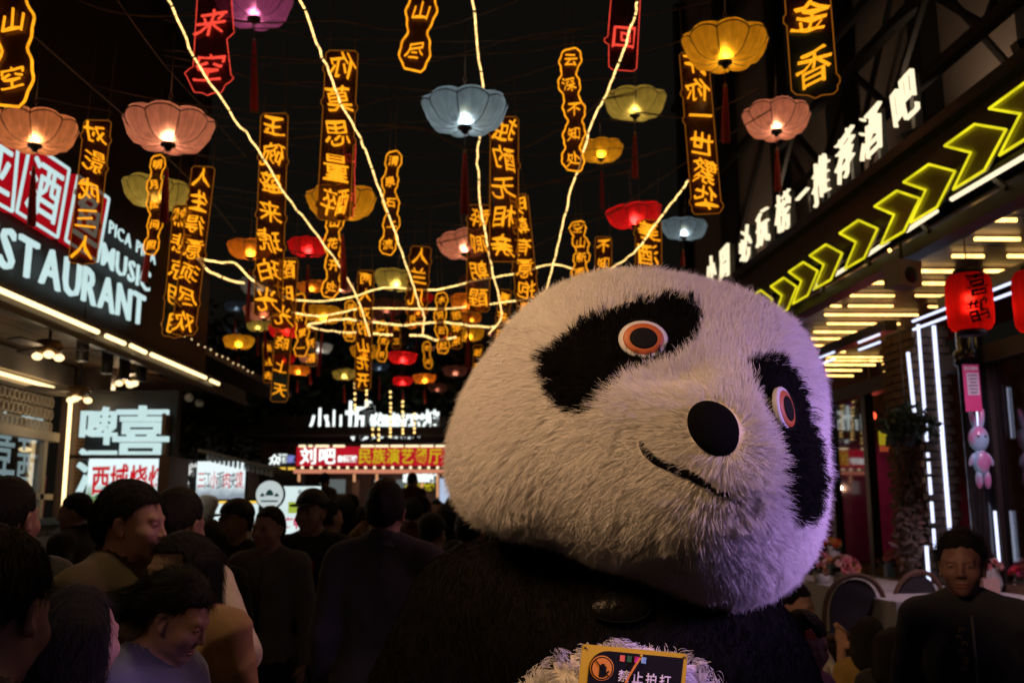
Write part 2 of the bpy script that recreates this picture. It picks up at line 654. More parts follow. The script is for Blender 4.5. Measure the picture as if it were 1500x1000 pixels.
# ------------------------------------------------------------------ strands (fur, hair)
def sample_surface(V, Q, n, seed, weight=None):
    r = np.random.default_rng(seed)
    T = np.concatenate([Q[:, [0, 1, 2]], Q[:, [0, 2, 3]]])
    A = V[T[:, 0]]; B = V[T[:, 1]]; D = V[T[:, 2]]
    ar = np.linalg.norm(np.cross(B - A, D - A), axis=1)
    if weight is not None:
        ar = ar * weight[T].mean(1)
    cdf = np.cumsum(ar); cdf /= cdf[-1]
    ti = np.searchsorted(cdf, r.random(n))
    u = r.random(n); v = r.random(n)
    m = u + v > 1
    u[m] = 1 - u[m]; v[m] = 1 - v[m]
    w = 1 - u - v
    N = vnormals(V, Q)
    P = A[ti] * w[:, None] + B[ti] * u[:, None] + D[ti] * v[:, None]
    T = T[ti]
    Nn = N[T[:, 0]] * w[:, None] + N[T[:, 1]] * u[:, None] + N[T[:, 2]] * v[:, None]
    return P, Nn / (np.linalg.norm(Nn, axis=1, keepdims=True) + 1e-9)
def strands(name, P, N, D, L, mat_, parent, seed=0, pts=6, r0=0.0005, r1=0.00012, clump=0.55, clump_n=None, curl=0.25, lift=0.6, droop=0.35, bend=None):
    """strand curves: root P, start along N, bend over to direction D with length L; tips gather in tufts"""
    r = np.random.default_rng(seed)
    n = len(P)
    ts = np.linspace(0, 1, pts)
    nd = N * lift + D * (1 - lift) + r.normal(size=(n, 3)) * 0.16
    nd /= np.linalg.norm(nd, axis=1, keepdims=True)
    ed = D + N * 0.12 + r.normal(size=(n, 3)) * curl + np.array([0, 0, -droop])
    ed /= np.linalg.norm(ed, axis=1, keepdims=True)
    pos = np.zeros((n, pts, 3))
    pos[:, 0] = P
    seg = (L / (pts - 1))[:, None]
    for i in range(1, pts):
        t = ts[i] ** 0.8
        d = nd * (1 - t) + ed * t
        d /= np.linalg.norm(d, axis=1, keepdims=True)
        pos[:, i] = pos[:, i - 1] + d * seg
    if clump > 0:
        m = clump_n or max(4, n // 22)
        gi = r.choice(n, m, replace=False)
        kd = KDTree(m)
        for j, g in enumerate(gi): kd.insert(P[g], j)
        kd.balance()
        near = np.array([kd.find(p)[1] for p in P])
        G = pos[gi[near]]
        w = clump * (ts ** 1.3)[None, :, None]
        off = (P - P[gi[near]])[:, None, :] * 0.35
        pos = pos * (1 - w) + (G + off) * w
    cv = bpy.data.hair_curves.new(name)
    cv.add_curves([pts] * n)
    cv.attributes['position'].data.foreach_set('vector', pos.astype(np.float32).ravel())
    rad = np.tile((r0 + (r1 - r0) * ts ** 1.4).astype(np.float32), n)
    if 'radius' not in cv.attributes:
        cv.attributes.new('radius', 'FLOAT', 'POINT')
    cv.attributes['radius'].data.foreach_set('value', rad)
    cv.materials.append(mat_)
    o = bpy.data.objects.new(name, cv)
    C.objects.link(o)
    o.parent = parent
    return o
def in_poly(x, y, poly):
    x = np.asarray(x); y = np.asarray(y)
    c = np.zeros(x.shape, bool)
    n = len(poly)
    for i in range(n):
        x0, y0 = poly[i]; x1, y1 = poly[(i + 1) % n]
        m = ((y0 > y) != (y1 > y)) & (x < (x1 - x0) * (y - y0) / (y1 - y0 + 1e-12) + x0)
        c ^= m
    return c
def poly_dist(x, y, pts):
    d = np.full(np.shape(x), 1e9)
    for (x0, y0), (x1, y1) in zip(pts[:-1], pts[1:]):
        vx, vy = x1 - x0, y1 - y0
        h = np.clip(((x - x0) * vx + (y - y0) * vy) / (vx * vx + vy * vy), 0, 1)
        d = np.minimum(d, np.hypot(x - x0 - h * vx, y - y0 - h * vy))
    return d
# ------------------------------------------------------------------ ground and shared materials
M_pave = mat('wet_paving', (0.055, 0.05, 0.048), rough=0.35, var=0.4, scale=3, bump=0.2, bscale=30)
M_slab = mat('paving_slab', (0.085, 0.078, 0.07), rough=0.45, var=0.35, scale=4, bump=0.15, bscale=60)
M_iron = mat('dark_iron', (0.022, 0.019, 0.018), rough=0.5, var=0.4, scale=12)
M_brown = mat('brown_steel', (0.045, 0.03, 0.023), rough=0.5, var=0.35, scale=6)
M_render = mat('taupe_render', (0.27, 0.21, 0.17), rough=0.9, var=0.18, scale=1.2, bump=0.2, bscale=25)
M_wood = mat('brown_boards', (0.14, 0.075, 0.04), rough=0.55, var=0.4, scale=3, stretch=(1, 12, 12), bump=0.2, bscale=20)
M_woodk = mat('dark_boards', (0.06, 0.038, 0.035), rough=0.45, var=0.4, scale=3, bump=0.2, bscale=25)
M_cream = mat('cream_plaster', (0.42, 0.36, 0.29), rough=0.85, var=0.12, scale=2)
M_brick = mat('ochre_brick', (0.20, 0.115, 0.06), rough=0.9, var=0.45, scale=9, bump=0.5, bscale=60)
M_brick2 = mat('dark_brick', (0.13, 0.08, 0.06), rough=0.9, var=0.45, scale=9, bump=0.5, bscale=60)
M_mortar = mat('mortar', (0.10, 0.085, 0.07), rough=0.95, var=0.25, scale=30)
M_pane = glass('window_glass', (0.75, 0.78, 0.8), 0.80)
M_frame = mat('door_frame', (0.035, 0.027, 0.024), rough=0.4, var=0.3)
M_board = mat('black_board', (0.010, 0.011, 0.012), rough=0.55, var=0.4, scale=3)
M_white = mat('white_paint', (0.70, 0.70, 0.68), rough=0.5, var=0.06)
M_wire = mat('dark_cable', (0.16, 0.11, 0.07), rough=0.7, var=0.3)
M_cloth = mat('white_tablecloth', (0.66, 0.63, 0.62), rough=0.9, var=0.08, bump=0.2, bscale=14)

E_warm = glow('warm_tube', (1.0, 0.70, 0.33), 2.6, True)
E_warm2 = glow('warm_rope', (1.0, 0.63, 0.20), 3.4)
E_gold = glow('gold_tube', (1.0, 0.56, 0.15), 4.2, True, 0.35, 9)
E_cool = glow('cool_tube', (0.66, 0.72, 1.0), 1.7, True)
E_yel = glow('yellow_neon', (0.90, 0.80, 0.015), 1.0, True, 0.2, 6)
E_face = glow('cool_face', (0.62, 0.84, 0.84), 0.92, False, 0.05, 2)
E_face2 = glow('warm_face', (1.0, 0.84, 0.55), 1.25, True)
E_or = glow('orange_neon', (1.0, 0.35, 0.010), 1.4, True, 0.25, 25)
E_or2 = glow('orange_border', (1.0, 0.30, 0.02), 0.30)
E_red = glow('red_neon', (1.0, 0.07, 0.04), 1.1, False, 0.25, 25)
E_redb = glow('red_border', (1.0, 0.07, 0.03), 0.35)
E_bulb = glow('warm_bulb', (1.0, 0.80, 0.45), 9.0)
E_dot = glow('festoon_bulb', (1.0, 0.72, 0.35), 2.2)

def slab_ground():
    g = MB().box((0, 40, -0.05), (160, 160, 0.1)).build('ground', M_pave)
    tag(g, kind='structure')
    pv = thing('pavement', 'grey stone slabs paving the alley', 'pavement', (0, 0, 0)); tag(pv, kind='structure')
    me = MB().box((0, 0, 0.012), (0.59, 0.59, 0.024)).mesh('slab')
    me.materials.append(M_slab)
    for i in range(-5, 6):
        for j in range(0, 18):
            obj('slab', me, M_slab, pv, loc=(i * 0.6, 0.7 + j * 0.6, -0.012 + 0.003 * rng.random()))
    del pv['label']; del pv['category']
slab_ground()

def leaf_cloud(n, c, r, size, seed=0, flat=0.5):
    """many small leaf faces spread unevenly through an ellipsoid"""
    rr = np.random.default_rng(seed)
    mb = MB()
    cl = rr.normal(size=(max(3, n // 40), 3)); cl /= np.linalg.norm(cl, axis=1, keepdims=True)
    cl *= rr.uniform(0.3, 0.95, (len(cl), 1))
    for i in range(n):
        p = cl[rr.integers(len(cl))] + rr.normal(size=3) * 0.2
        p = Vector((c[0] + p[0] * r[0], c[1] + p[1] * r[1], c[2] + p[2] * r[2]))
        M = Euler(rr.uniform(0, 6.28, 3)).to_matrix()
        s = size * rr.uniform(0.6, 1.3)
        mb.add([p + M @ Vector(q) for q in ((0, -s, 0), (s * 0.42, 0, s * 0.12), (0, s, 0), (-s * 0.42, 0, s * 0.12))], [(0, 1, 2, 3)])
    return mb

# ------------------------------------------------------------------ right: the bar
def right_side():
    b = thing('bar_building', 'dark timber and brick bar front with lit canopy along the right of the alley', 'building', RW(4.4, 8, 0))
    b.rotation_euler = (0, 0, _ra)
    inv = b.rotation_euler.to_matrix().transposed()
    base = Vector(b.location)
    def lc(w): return inv @ (Vector(w) - base)          # local: x = out to the right, y = along
    def lw(D, L, z): return Vector((D - 4.4, L - 8, z))
    def part(name, m, f, parent=b):
        mb = MB(); f(mb); return mb.build(name, m, parent)
    # upper wall, columns and bracing
    part('wall', M_render, lambda q: q.box(lw(5.35, 10, 8.2), (0.3, 17, 8.6)))
    for i, L in enumerate((3.2, 5.1, 7.0, 8.9, 10.9, 13.0, 15.4, 18.2)):
        part('column', M_iron, lambda q: q.box(lw(5.1, L, 8.0), (0.20, 0.26 if i % 2 else 0.5, 8.2)))
    for L0, L1, z0, z1 in ((3.2, 5.1, 5.0, 7.2), (5.1, 7.0, 7.2, 5.0), (7, 8.9, 5, 7.6), (8.9, 10.9, 7.6, 5), (10.9, 13, 5, 7.4), (13, 15.4, 7.4, 5.2), (5.1, 7, 7.4, 9.6), (7, 8.9, 9.6, 7.8)):
        part('brace', M_iron, lambda q: q.bar(lw(4.96, L0, z0), lw(4.96, L1, z1), 0.05, 0.05))
    for z in (5.0, 7.4, 9.8):
        part('wall_beam', M_iron, lambda q: q.box(lw(4.92, 10, z), (0.07, 16.5, 0.12)))
    # canopy: fascia, edge beams, hip of roof going up to the wall
    part('fascia', M_brown, lambda q: q.box(lw(3.52, 9.3, 4.05), (0.06, 12.4, 0.36)))
    part('edge_beam', M_iron, lambda q: q.box(lw(3.46, 9.3, 4.26), (0.14, 12.4, 0.08)))
    part('edge_beam', M_brown, lambda q: q.box(lw(3.44, 9.3, 3.82), (0.10, 12.4, 0.07)))
    part('edge_beam', M_iron, lambda q: q.box(lw(3.50, 9.3, 3.52), (0.14, 12.4, 0.10)))
    part('roof', M_iron, lambda q: q.add([lw(3.5, 3.1, 4.31), lw(3.5, 15.5, 4.31), lw(5.18, 15.5, 4.9), lw(5.18, 3.1, 4.9)], [(0, 1, 2, 3)]))
    for k in range(9):
        L = 3.6 + k * 1.42
        part('rafter', M_iron, lambda q: q.bar(lw(3.45, L, 4.36), lw(5.15, L, 4.95), 0.07, 0.09))
    for k in range(14):
        L = 3.4 + k * 0.9
        part('bracket', M_brown, lambda q: q.bar(lw(3.43, L, 3.56), lw(3.43, L + 0.28, 3.82), 0.03, 0.03))
    # overhead truss, nearer the alley
    part('truss_chord', M_iron, lambda q: q.box(lw(4.3, 6.8, 5.4), (0.10, 8.5, 0.10)))
    part('truss_chord', M_iron, lambda q: q.box(lw(4.3, 6.8, 6.15), (0.10, 8.5, 0.10)))
    for k in range(11):
        L = 2.7 + k * 0.78
        part('truss_web', M_iron, lambda q: q.bar(lw(4.3, L, 5.4 if k % 2 else 6.15), lw(4.3, L + 0.78, 6.15 if k % 2 else 5.4), 0.05, 0.05))
    for k in range(4):  # added fixtures, not seen on the building, to brighten the upper wall
        up = part('added_uplight', M_board, lambda q: q.lathe([(0.05, -0.08), (0.07, 0.06)], 12, lw(4.55, 4.6 + k * 3.1, 4.86)))
        lamp('added_uplight_lamp', 'SPOT', lw(4.55, 4.6 + k * 3.1, 4.95), 24, (1.0, 0.72, 0.48), up, 0.05, rot=(Vector((0.45, 0, 1)).to_track_quat('-Z', 'Y')).to_euler(), spot_size=R(120), spot_blend=1.0)
    # ceiling boards and their gold light tubes
    me = MB().box((0, 0, 0), (2.6, 0.235, 0.02)).mesh('ceiling_board'); me.materials.append(M_woodk)
    for k in range(50):
        obj('ceiling_board', me, M_woodk, b, loc=lw(4.85, 3.4 + k * 0.245, 3.66 + 0.006 * rng.random()))
    strips = [(322, 1432, 1489), (350, 1428, 1494), (375, 1395, 1441), (375, 1476, 1530), (397, 1346, 1398), (397, 1442, 1520), (414, 1286, 1307), (415, 1352, 1384),
              (433, 1246, 1310), (433, 1341, 1388), (448, 1243, 1308), (449, 1360, 1384), (461, 1208, 1345), (474, 1212, 1318), (486, 1192, 1275), (496, 1188, 1262), (506, 1186, 1250), (448, 1222, 1232),
              (515, 1180, 1238), (523, 1196, 1328), (528, 1210, 1330)]  # last two rows stand for reflections in the glass front
    for y, x0, x1 in strips:
        p0, p1 = PZ(x0, y, 3.62), PZ(x1, y + 0.3, 3.62)
        part('light_tube', E_gold, lambda q: q.tube([lc(p0), lc(p1)], 0.011 + 0.004 * (y < 420), 6))
    for y, x0, x1 in ((534, 1205, 1282), (542, 1206, 1262), (550, 1207, 1250), (534, 1292, 1330), (543, 1294, 1326)):  # glowing strips added for the ceiling tubes reflected in the glass front
        p0, p1 = PZ(x0, y, 3.36), PZ(x1, y + 0.3, 3.36)
        part('light_tube', E_gold, lambda q: q.tube([lc(p0), lc(p1)], 0.012, 6))
    for pts in ([(1303, 366), (1306, 372), (1314, 377)], [(1268, 398), (1267, 408), (1273, 415), (1285, 414)], [(1243, 413), (1242, 424), (1248, 431)], [(1209, 434), (1212, 443), (1219, 448)], [(1429, 315), (1436, 321), (1446, 323)], [(1331, 366), (1335, 376)], [(1311, 374), (1316, 371)]):
        part('light_tube', E_gold, lambda q: q.tube([lc(PZ(x, y, 3.60)) for x, y in pts], 0.013, 6))
    # white tubes under the canopy edge
    for (x0, y0, x1, y1) in ((1394, 292, 1530, 212), (1328, 338, 1372, 309), (1265, 377, 1301, 353), (1224, 402, 1240, 392), (1190, 423, 1200, 417)):
        p0, p1 = PR(x0, y0, 3.38), PR(x1, y1, 3.38)
        part('edge_tube', E_face2, lambda q: q.tube([lc(p0), lc(p1)], 0.016, 8))
    # cool double tube along the head of the glass front, seen through and between the lanterns
    for L0, L1 in ((6.4, 8.1), (8.75, 9.2), (9.8, 11.0)):
        for dz in (0, -0.075):
            part('cool_tube', E_cool, lambda q: q.tube([lw(4.33, L0, 3.34 + dz), lw(4.33, L1, 3.34 + dz)], 0.012, 8))
    # glass front: frame, mullions, panes
    part('transom', M_brown, lambda q: [q.box(lw(4.42, 6.06, 2.88), (0.14, 3.32, 0.14)), q.box(lw(4.42, 10.74, 2.88), (0.14, 4.12, 0.14))])
    part('head_rail', M_frame, lambda q: [q.box(lw(4.42, 6.06, 3.42), (0.12, 3.32, 0.10)), q.box(lw(4.42, 10.74, 3.42), (0.12, 4.12, 0.10))])
    part('sill', M_frame, lambda q: q.box(lw(4.42, 8.6, 0.42), (0.12, 8.4, 0.16)))
    ls = [4.5, 5.5, 6.45, 7.15, 9.3, 10.15, 11.0, 11.9, 12.7]
    for L in ls:
        part('mullion', M_frame, lambda q: q.box(lw(4.42, L, 1.65), (0.09, 0.09, 2.34)))
    for L0, L1 in zip(ls[:-1], ls[1:]):
        if L0 == 7.15: continue
        part('pane', M_pane, lambda q: q.box(lw(4.42, (L0 + L1) / 2, 1.65), (0.012, L1 - L0 - 0.10, 2.30)))
    # interior: back wall, floor, a few lit things that read through the glass
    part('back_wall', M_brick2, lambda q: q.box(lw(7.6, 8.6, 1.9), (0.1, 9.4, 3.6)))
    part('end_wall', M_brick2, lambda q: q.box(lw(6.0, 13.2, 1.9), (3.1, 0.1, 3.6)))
    # brick pillar carrying the cool tubes
    pil = part('brick_pillar', M_mortar, lambda q: q.box(lw(4.48, 8.37, 1.80), (0.28, 0.56, 3.0)))
    bme = MB().box((0, 0, 0), (0.135, 0.062, 0.058)).mesh('brick'); bme.materials.append(M_brick2)
    bms = MB().box((0, 0, 0), (0.060, 0.185, 0.058)).mesh('brick'); bms.materials.append(M_brick)
    for i in range(41):
        z = 0.34 + i * 0.072
        for s in (0, 1):
            obj('brick', bme, M_brick2, pil, loc=lw(4.41 + s * 0.145 - (0.035 if i % 2 else 0), 8.082 - 0.004 * rng.random(), z))
        for s in (0, 1, 2):
            obj('brick', bms, M_brick, pil, loc=lw(4.335 - 0.006 * rng.random(), 8.20 + s * 0.197 + (0.03 if i % 2 else -0.02), z))
    for (x0, y0, x1, y1, n) in ((1352, 470, 1380, 772, 0), (1376, 470, 1405, 790, 1)):
        p0, p1 = PR(x0, y0, 4.30 if n == 0 else 4.42), PR(x1, y1, 4.30 if n == 0 else 4.42)
        a, c_ = lc(p0), lc(p1)
        a.y = c_.y = 8.03 - 8; a.x = c_.x = (-0.06 if n == 0 else 0.085)
        if n == 0:
            zz = [(a.z, 2.26), (2.16, 2.12), (2.08, 1.98), (1.95, 1.80), (1.74, 1.56), (1.51, 1.34)]
            for z0, z1 in zz:
                part('cool_tube', E_cool, lambda q: q.tube([Vector((a.x, a.y, z0)), Vector((a.x, a.y, z1))], 0.014, 8))
        else:
            part('cool_tube', E_cool, lambda q: q.tube([Vector((a.x, a.y, a.z)), Vector((a.x, a.y, 1.28))], 0.018, 8))
    # a broken tube further in, on the pillar's alley face, and one low down
    for (x0, y0, x1, y1) in ((1330, 516, 1338, 592), (1338, 597, 1340, 603), (1357, 799, 1361, 856)):
        p0, p1 = PR(x0, y0, 4.25), PR(x1, y1, 4.25)
        part('cool_tube', E_cool, lambda q: q.tube([lc(p0), lc(p1)], 0.016, 8))
    # dark steel post with its collar, nearer than the pillar
    p = PR(1428, 600, 4.33)
    q0 = lc(p)
    part('post', mat('gloss_post', (0.02, 0.02, 0.026), rough=0.18, var=0.2), lambda q: q.lathe([(0.10, 0.3), (0.10, 2.80), (0.125, 2.82), (0.125, 2.92), (0.10, 2.94), (0.10, 3.55)], 20, (q0.x, q0.y, 0)))
    part('cool_tube', E_cool, lambda q: q.tube([Vector((q0.x - 0.05, q0.y - 0.11, 2.22)), Vector((q0.x - 0.05, q0.y - 0.11, 2.62))], 0.007, 6))  # glowing strip added for a tube reflected in the glossy post
    part('cool_tube', E_cool, lambda q: q.tube([Vector((q0.x + 0.02, q0.y - 0.12, 1.28)), Vector((q0.x + 0.02, q0.y - 0.12, 1.66))], 0.011, 6))  # second added reflection strip, lower on the post
    # low brick wall behind the tables
    low = part('low_wall', M_mortar, lambda q: q.box(lw(4.50, 8.6, 0.72), (0.20, 8.2, 0.84)))
    bl = MB().box((0, 0, 0), (0.03, 0.225, 0.066)).mesh('brick'); bl.materials.append(M_brick)
    for i in range(10):
        for k in range(25):
            obj('brick', bl, M_brick, low, loc=lw(4.395 - 0.006 * rng.random(), 5.4 + k * 0.238 + (0.119 if i % 2 else 0), 0.36 + i * 0.08))
    # deck the tables stand on
    d = MB().box((RN * 5.6 + RD * 8.6 + Vector((0, 0, 0.15))), (4.4, 9.6, 0.28), Matrix.Rotation(_ra, 3, 'Z')).build('deck', M_woodk)
    tag(d, kind='structure')
    return b, lc
bar, bar_lc = right_side()

def rooftop_letters():
    t = thing('bar_sign', 'row of glowing warm white brush script characters standing along the bar roof edge', 'sign', RW(3.40, 9, 4.3))
    t.rotation_euler = (0, 0, _ra)
    inv = t.rotation_euler.to_matrix().transposed(); base = Vector(t.location)
    m_side = mat('letter_return', (0.10, 0.09, 0.08), rough=0.4)
    spec = [('吧', 1324, 148, 0.46), ('酒', 1275, 196, 0.46), ('荐', 1237, 228, 0.46), ('推', 1203, 262, 0.46), ('一', 1176, 287, 0.36), ('榜', 1147, 310, 0.47), ('玩', 1117, 333, 0.47), ('必', 1091, 357, 0.46), ('周', 1061, 384, 0.50), ('小', 1042, 396, 0.42)]
    z0 = None
    for ch, x, y, s in spec:
        p = inv @ (PR(x, y, 3.40) - base)
        o = obj('character', glyph(ch, -0.018, 0.04, 1.0), E_face2, t, loc=(0, p.y, p.z), rot=(0, 0, -math.pi / 2), scale=(s * 0.84, 0.4, s * 0.90))
        # skew a little like the brush lettering
        MB().box((0.09, p.y, p.z), (0.06, 0.05, s * 0.9)).build('bracket', m_side, t)
        MB().box((0.10, p.y, p.z - s * 0.56), (0.05, s * 1.1, 0.03)).build('rail', m_side, t)
    return t
rooftop_letters()

def arrow_sign():
    t = thing('arrow_sign', 'band of olive chevron panels outlined in yellow neon along the canopy edge', 'sign', RW(3.35, 7, 3.7))
    t.rotation_euler = (0, 0, _ra)
    inv = t.rotation_euler.to_matrix().transposed(); base = Vector(t.location)
    m_pl = mat('olive_acrylic', (0.34, 0.30, 0.05), rough=0.3, var=0.25, scale=14)
    tips = [(1133, 438), (1169, 420), (1200, 397), (1236, 371), (1288, 335), (1350, 291), (1402, 251), (1477, 190), (1560, 126)]
    for x, y in tips:
        p = inv @ (PR(x, y, 3.35) - base)
        hh, th, sb = 0.160, 0.35, 0.33
        poly = [(0, 0), (sb * 0.92, hh), (sb * 0.92 + th, hh * 0.98), (th * 1.05, 0), (sb * 0.75 + th, -hh), (sb * 0.75, -hh)]
        # u runs away from the camera (local +y), the tip leads towards it
        u, w, n = Vector((0, 1, 0)), Vector((0, 0, 1)), Vector((-1, 0, 0))
        pan = MB().prism(poly, p + Vector((0, 0, 0)), u, w, n, 0.012).build('arrow_panel', m_pl, t)
        pts = [p + n * 0.014 + u * a + w * c for a, c in poly]
        mb = MB()
        for q0, q1 in zip(pts, pts[1:] + pts[:1]):
            mb.tube([q0, q1], 0.0085, 6)
        o = mb.build('neon_tube', E_yel, pan)
    MB().box((0.045, 0, 0.0), (0.03, 9.0, 0.03)).build('mounting_rail', M_iron, t)
    return t
arrow_sign()

def red_lantern(px, py, w, label, txt):
    t_ = 0.32 * FPX / w
    c = PT(px, py, t_)
    L = thing('red_lantern', label, 'lantern', c, group='red cylinder lanterns under the canopy')
    m = fabric_shade('red_silk', (0.85, 0.016, 0.012)) if 'red_silk' not in bpy.data.materials else bpy.data.materials['red_silk']
    r, h = 0.15, 0.20
    prof = [(0.085, -h), (0.125, -h + 0.012), (0.146, -h + 0.045), (0.15, -h + 0.1), (0.152, 0), (0.15, h - 0.1), (0.146, h - 0.045), (0.125, h - 0.012), (0.085, h)]
    n = 24
    vs, fs = [], []
    for rr, z in prof:
        for k in range(n):
            a = 2 * math.pi * k / n
            q = rr * (1.0 - (0.022 if k % 2 else 0))
            vs.append((q * math.cos(a), q * math.sin(a), z))
    for i in range(len(prof) - 1):
        for k in range(n):
            fs.append((i * n + k, i * n + (k + 1) % n, (i + 1) * n + (k + 1) % n, (i + 1) * n + k))
    MB().add(vs, fs, True).build('shade', m, L)
    for s in (-1, 1):
        MB().lathe([(0.092, -0.02), (0.092, 0.02)], 20, (0, 0, s * (h + 0.008))).build('cap', M_board, L)
    MB().tube([(0, 0, h + 0.02), (0, 0, h + 0.36)], 0.005, 6).build('cord', M_wire, L)
    MB().ball((0, 0, 0.03), 0.032, 14, 9).build('bulb', E_bulb, L)
    m_ink = mat('black_ink', (0.005, 0.004, 0.004), rough=0.8) if 'black_ink' not in bpy.data.materials else bpy.data.materials['black_ink']
    for i, ch in enumerate(txt):
        g = glyph(ch, 0.014, 0.004, 1.2)
        a = R(-72)
        nrm = Vector((math.sin(R(5)), -math.cos(R(5)), 0))
        g2 = g.copy()
        co = np.empty(len(g.vertices) * 3, dtype=np.float32); g.vertices.foreach_get('co', co); co = co.reshape(-1, 3)
        ang = -math.pi / 2 + co[:, 0] * 0.155 / 0.155 - 0.06
        z = (0.095 - i * 0.175) + co[:, 2] * 0.165
        out = np.stack([0.1565 * np.cos(ang), 0.1565 * np.sin(ang), z], 1)
        g2.vertices.foreach_set('co', out.astype(np.float32).ravel()); g2.update()
        obj('character', g2, m_ink, L)
    lamp('lantern_lamp', 'POINT', (0, 0, -0.045), 0.75, (1.0, 0.5, 0.3), L, 0.02)
    return L
red_lantern(1420, 443, 68, 'red paper lantern with two black characters hanging before the cool white tubes', '喜鹊')
red_lantern(1522, 440, 74, 'red paper lantern cut off by the right edge of the picture', '喜鹊')
red_lantern(1190, 552, 40, 'red lantern half hidden behind the panda head', '喜鹊')
# ------------------------------------------------------------------ left: restaurant with its sign
def left_side():
    b = thing('restaurant_building', 'restaurant front with dark sign fascia, cream soffit and lit windows along the left', 'building', (-3.66, 8, 0))
    def part(name, m, f, parent=b):
        mb = MB(); f(mb); return mb.build(name, m, parent)
    l = lambda x, y, z: Vector((x + 3.66, y - 8, z))
    lp = lambda w: Vector(w) - Vector((-3.66, 8, 0))
    part('fascia', M_board, lambda q: q.box(l(-3.76, 7.6, 3.95), (0.12, 7.6, 1.36)))
    part('edge_beam', M_iron, lambda q: q.box(l(-3.72, 8.2, 3.19), (0.22, 9.4, 0.13)))
    part('edge_beam', M_brown, lambda q: q.box(l(-3.60, 8.2, 3.08), (0.06, 9.4, 0.05)))
    part('wall', M_brown, lambda q: q.box(l(-5.6, 7.2, 6.0), (3.4, 9.0, 2.6)))
    part('roof_edge', M_brown, lambda q: q.box(l(-4.0, 13.0, 3.60), (0.5, 6.4, 0.10)))
    for k in range(16):
        part('festoon_bulb', E_dot, lambda q: q.ball(l(-3.70, 9.9 + k * 0.24, 3.60 + 0.012 * math.sin(k * 2.1)), 0.009, 8, 5))
    # soffit of narrow boards
    me = MB().box((0, 0, 0), (0.115, 8.6, 0.02)).mesh('soffit_board'); me.materials.append(M_wood)
    for k in range(8):
        obj('soffit_board', me, M_wood, b, loc=l(-3.86 - k * 0.12, 7.6, 3.14 + 0.004 * rng.random()))
    part('cornice', M_cream, lambda q: q.box(l(-4.64, 6.4, 3.02), (0.18, 6.9, 0.20)))
    part('band', M_cream, lambda q: q.box(l(-4.70, 6.4, 2.87), (0.16, 6.9, 0.08)))
    # inner wall: lattice, window frames, panes, counter
    part('window_head', M_cream, lambda q: q.box(l(-4.72, 6.4, 2.40), (0.14, 6.9, 0.09)))
    lat = part('lattice', M_cream, lambda q: q.box(l(-4.86, 6.4, 2.64), (0.02, 6.9, 0.38)))
    ring = MB()
    for i in range(8):
        a, c_ = 2 * math.pi * i / 8, 2 * math.pi * (i + 1) / 8
        ring.bar((0, 0.042 * math.cos(a), 0.05 * math.sin(a)), (0, 0.042 * math.cos(c_), 0.05 * math.sin(c_)), 0.012, 0.06, (1, 0, 0))
    rm = ring.mesh('lattice_ring'); rm.materials.append(M_cream)
    for k in range(64):
        for r_ in range(3):
            obj('lattice_ring', rm, M_cream, lat, loc=l(-4.74, 7.9 + (k % 22) * 0.088, 2.50 + r_ * 0.125) if k < 22 else l(-4.74, 4.2 + (k - 22) * 0.088, 2.50 + r_ * 0.125))
    for z in (1.80, 1.36):
        part('window_rail', M_cream, lambda q: q.box(l(-4.72, 6.4, z), (0.10, 6.9, 0.055)))
    for y in (4.2, 5.9, 7.6, 9.62):
        part('mullion', M_cream, lambda q: q.box(l(-4.72, y, 1.80), (0.10, 0.07, 1.16)))
    for y0, y1 in ((4.2, 5.9), (5.9, 7.6), (7.6, 9.62)):
        part('pane', M_pane, lambda q: q.box(l(-4.72, (y0 + y1) / 2, 1.85), (0.012, y1 - y0 - 0.08, 1.0)))
    part('counter', mat('steel_counter', (0.35, 0.36, 0.36), rough=0.3, metal=0.6, var=0.1), lambda q: q.box(l(-4.60, 6.9, 1.56), (0.5, 6.2, 0.06)))
    part('counter_front', M_cream, lambda q: q.box(l(-4.62, 6.9, 0.76), (0.36, 6.2, 1.5)))
    for k in range(26):
        part('counter_tile', M_cream, lambda q: q.lathe([(0.045, 0), (0.0005, 0.035)], 4, l(-4.435, 7.2 + k * 0.1, 1.46), Matrix.Rotation(R(90), 3, 'Y') @ Matrix.Rotation(R(45), 3, 'Z')))
    part('back_wall', M_brown, lambda q: q.box(l(-6.6, 6.6, 1.7), (0.1, 7.5, 3.3)))
    part('shelf', M_wood, lambda q: q.box(l(-6.3, 7.6, 1.7), (0.4, 4.0, 0.04)))
    # slatted end wall with its warm tube
    end = part('end_wall', M_woodk, lambda q: q.box(l(-4.42, 9.92, 1.65), (0.5, 0.10, 3.2)))
    sm = MB().box((0, 0, 0), (0.26, 0.03, 0.028)).mesh('slat'); sm.materials.append(M_wood)
    for k in range(62):
        obj('slat', sm, M_wood, end, loc=l(-4.36, 9.856 - 0.003 * rng.random(), 0.55 + k * 0.038))
    p0, p1 = PY(104, 581, 9.80), PY(91, 762, 9.80)
    part('warm_tube', E_warm, lambda q: q.tube([lp(p0), lp(p1)], 0.020, 8))
    part('warm_tube', E_warm, lambda q: q.tube([lp(PX(-30, 538, -4.58)), lp(PX(78, 568, -4.58))], 0.017, 8))
    for (x0, y0, x1, y1) in ((-60, 399, 143, 486), (156, 492, 182, 503), (192, 506, 213, 516), (222, 519, 301, 553), (309, 557, 320, 562)):
        part('edge_tube', E_warm, lambda q: q.tube([lp(PX(x0, y0, -3.56)), lp(PX(x1, y1, -3.56))], 0.021, 8))
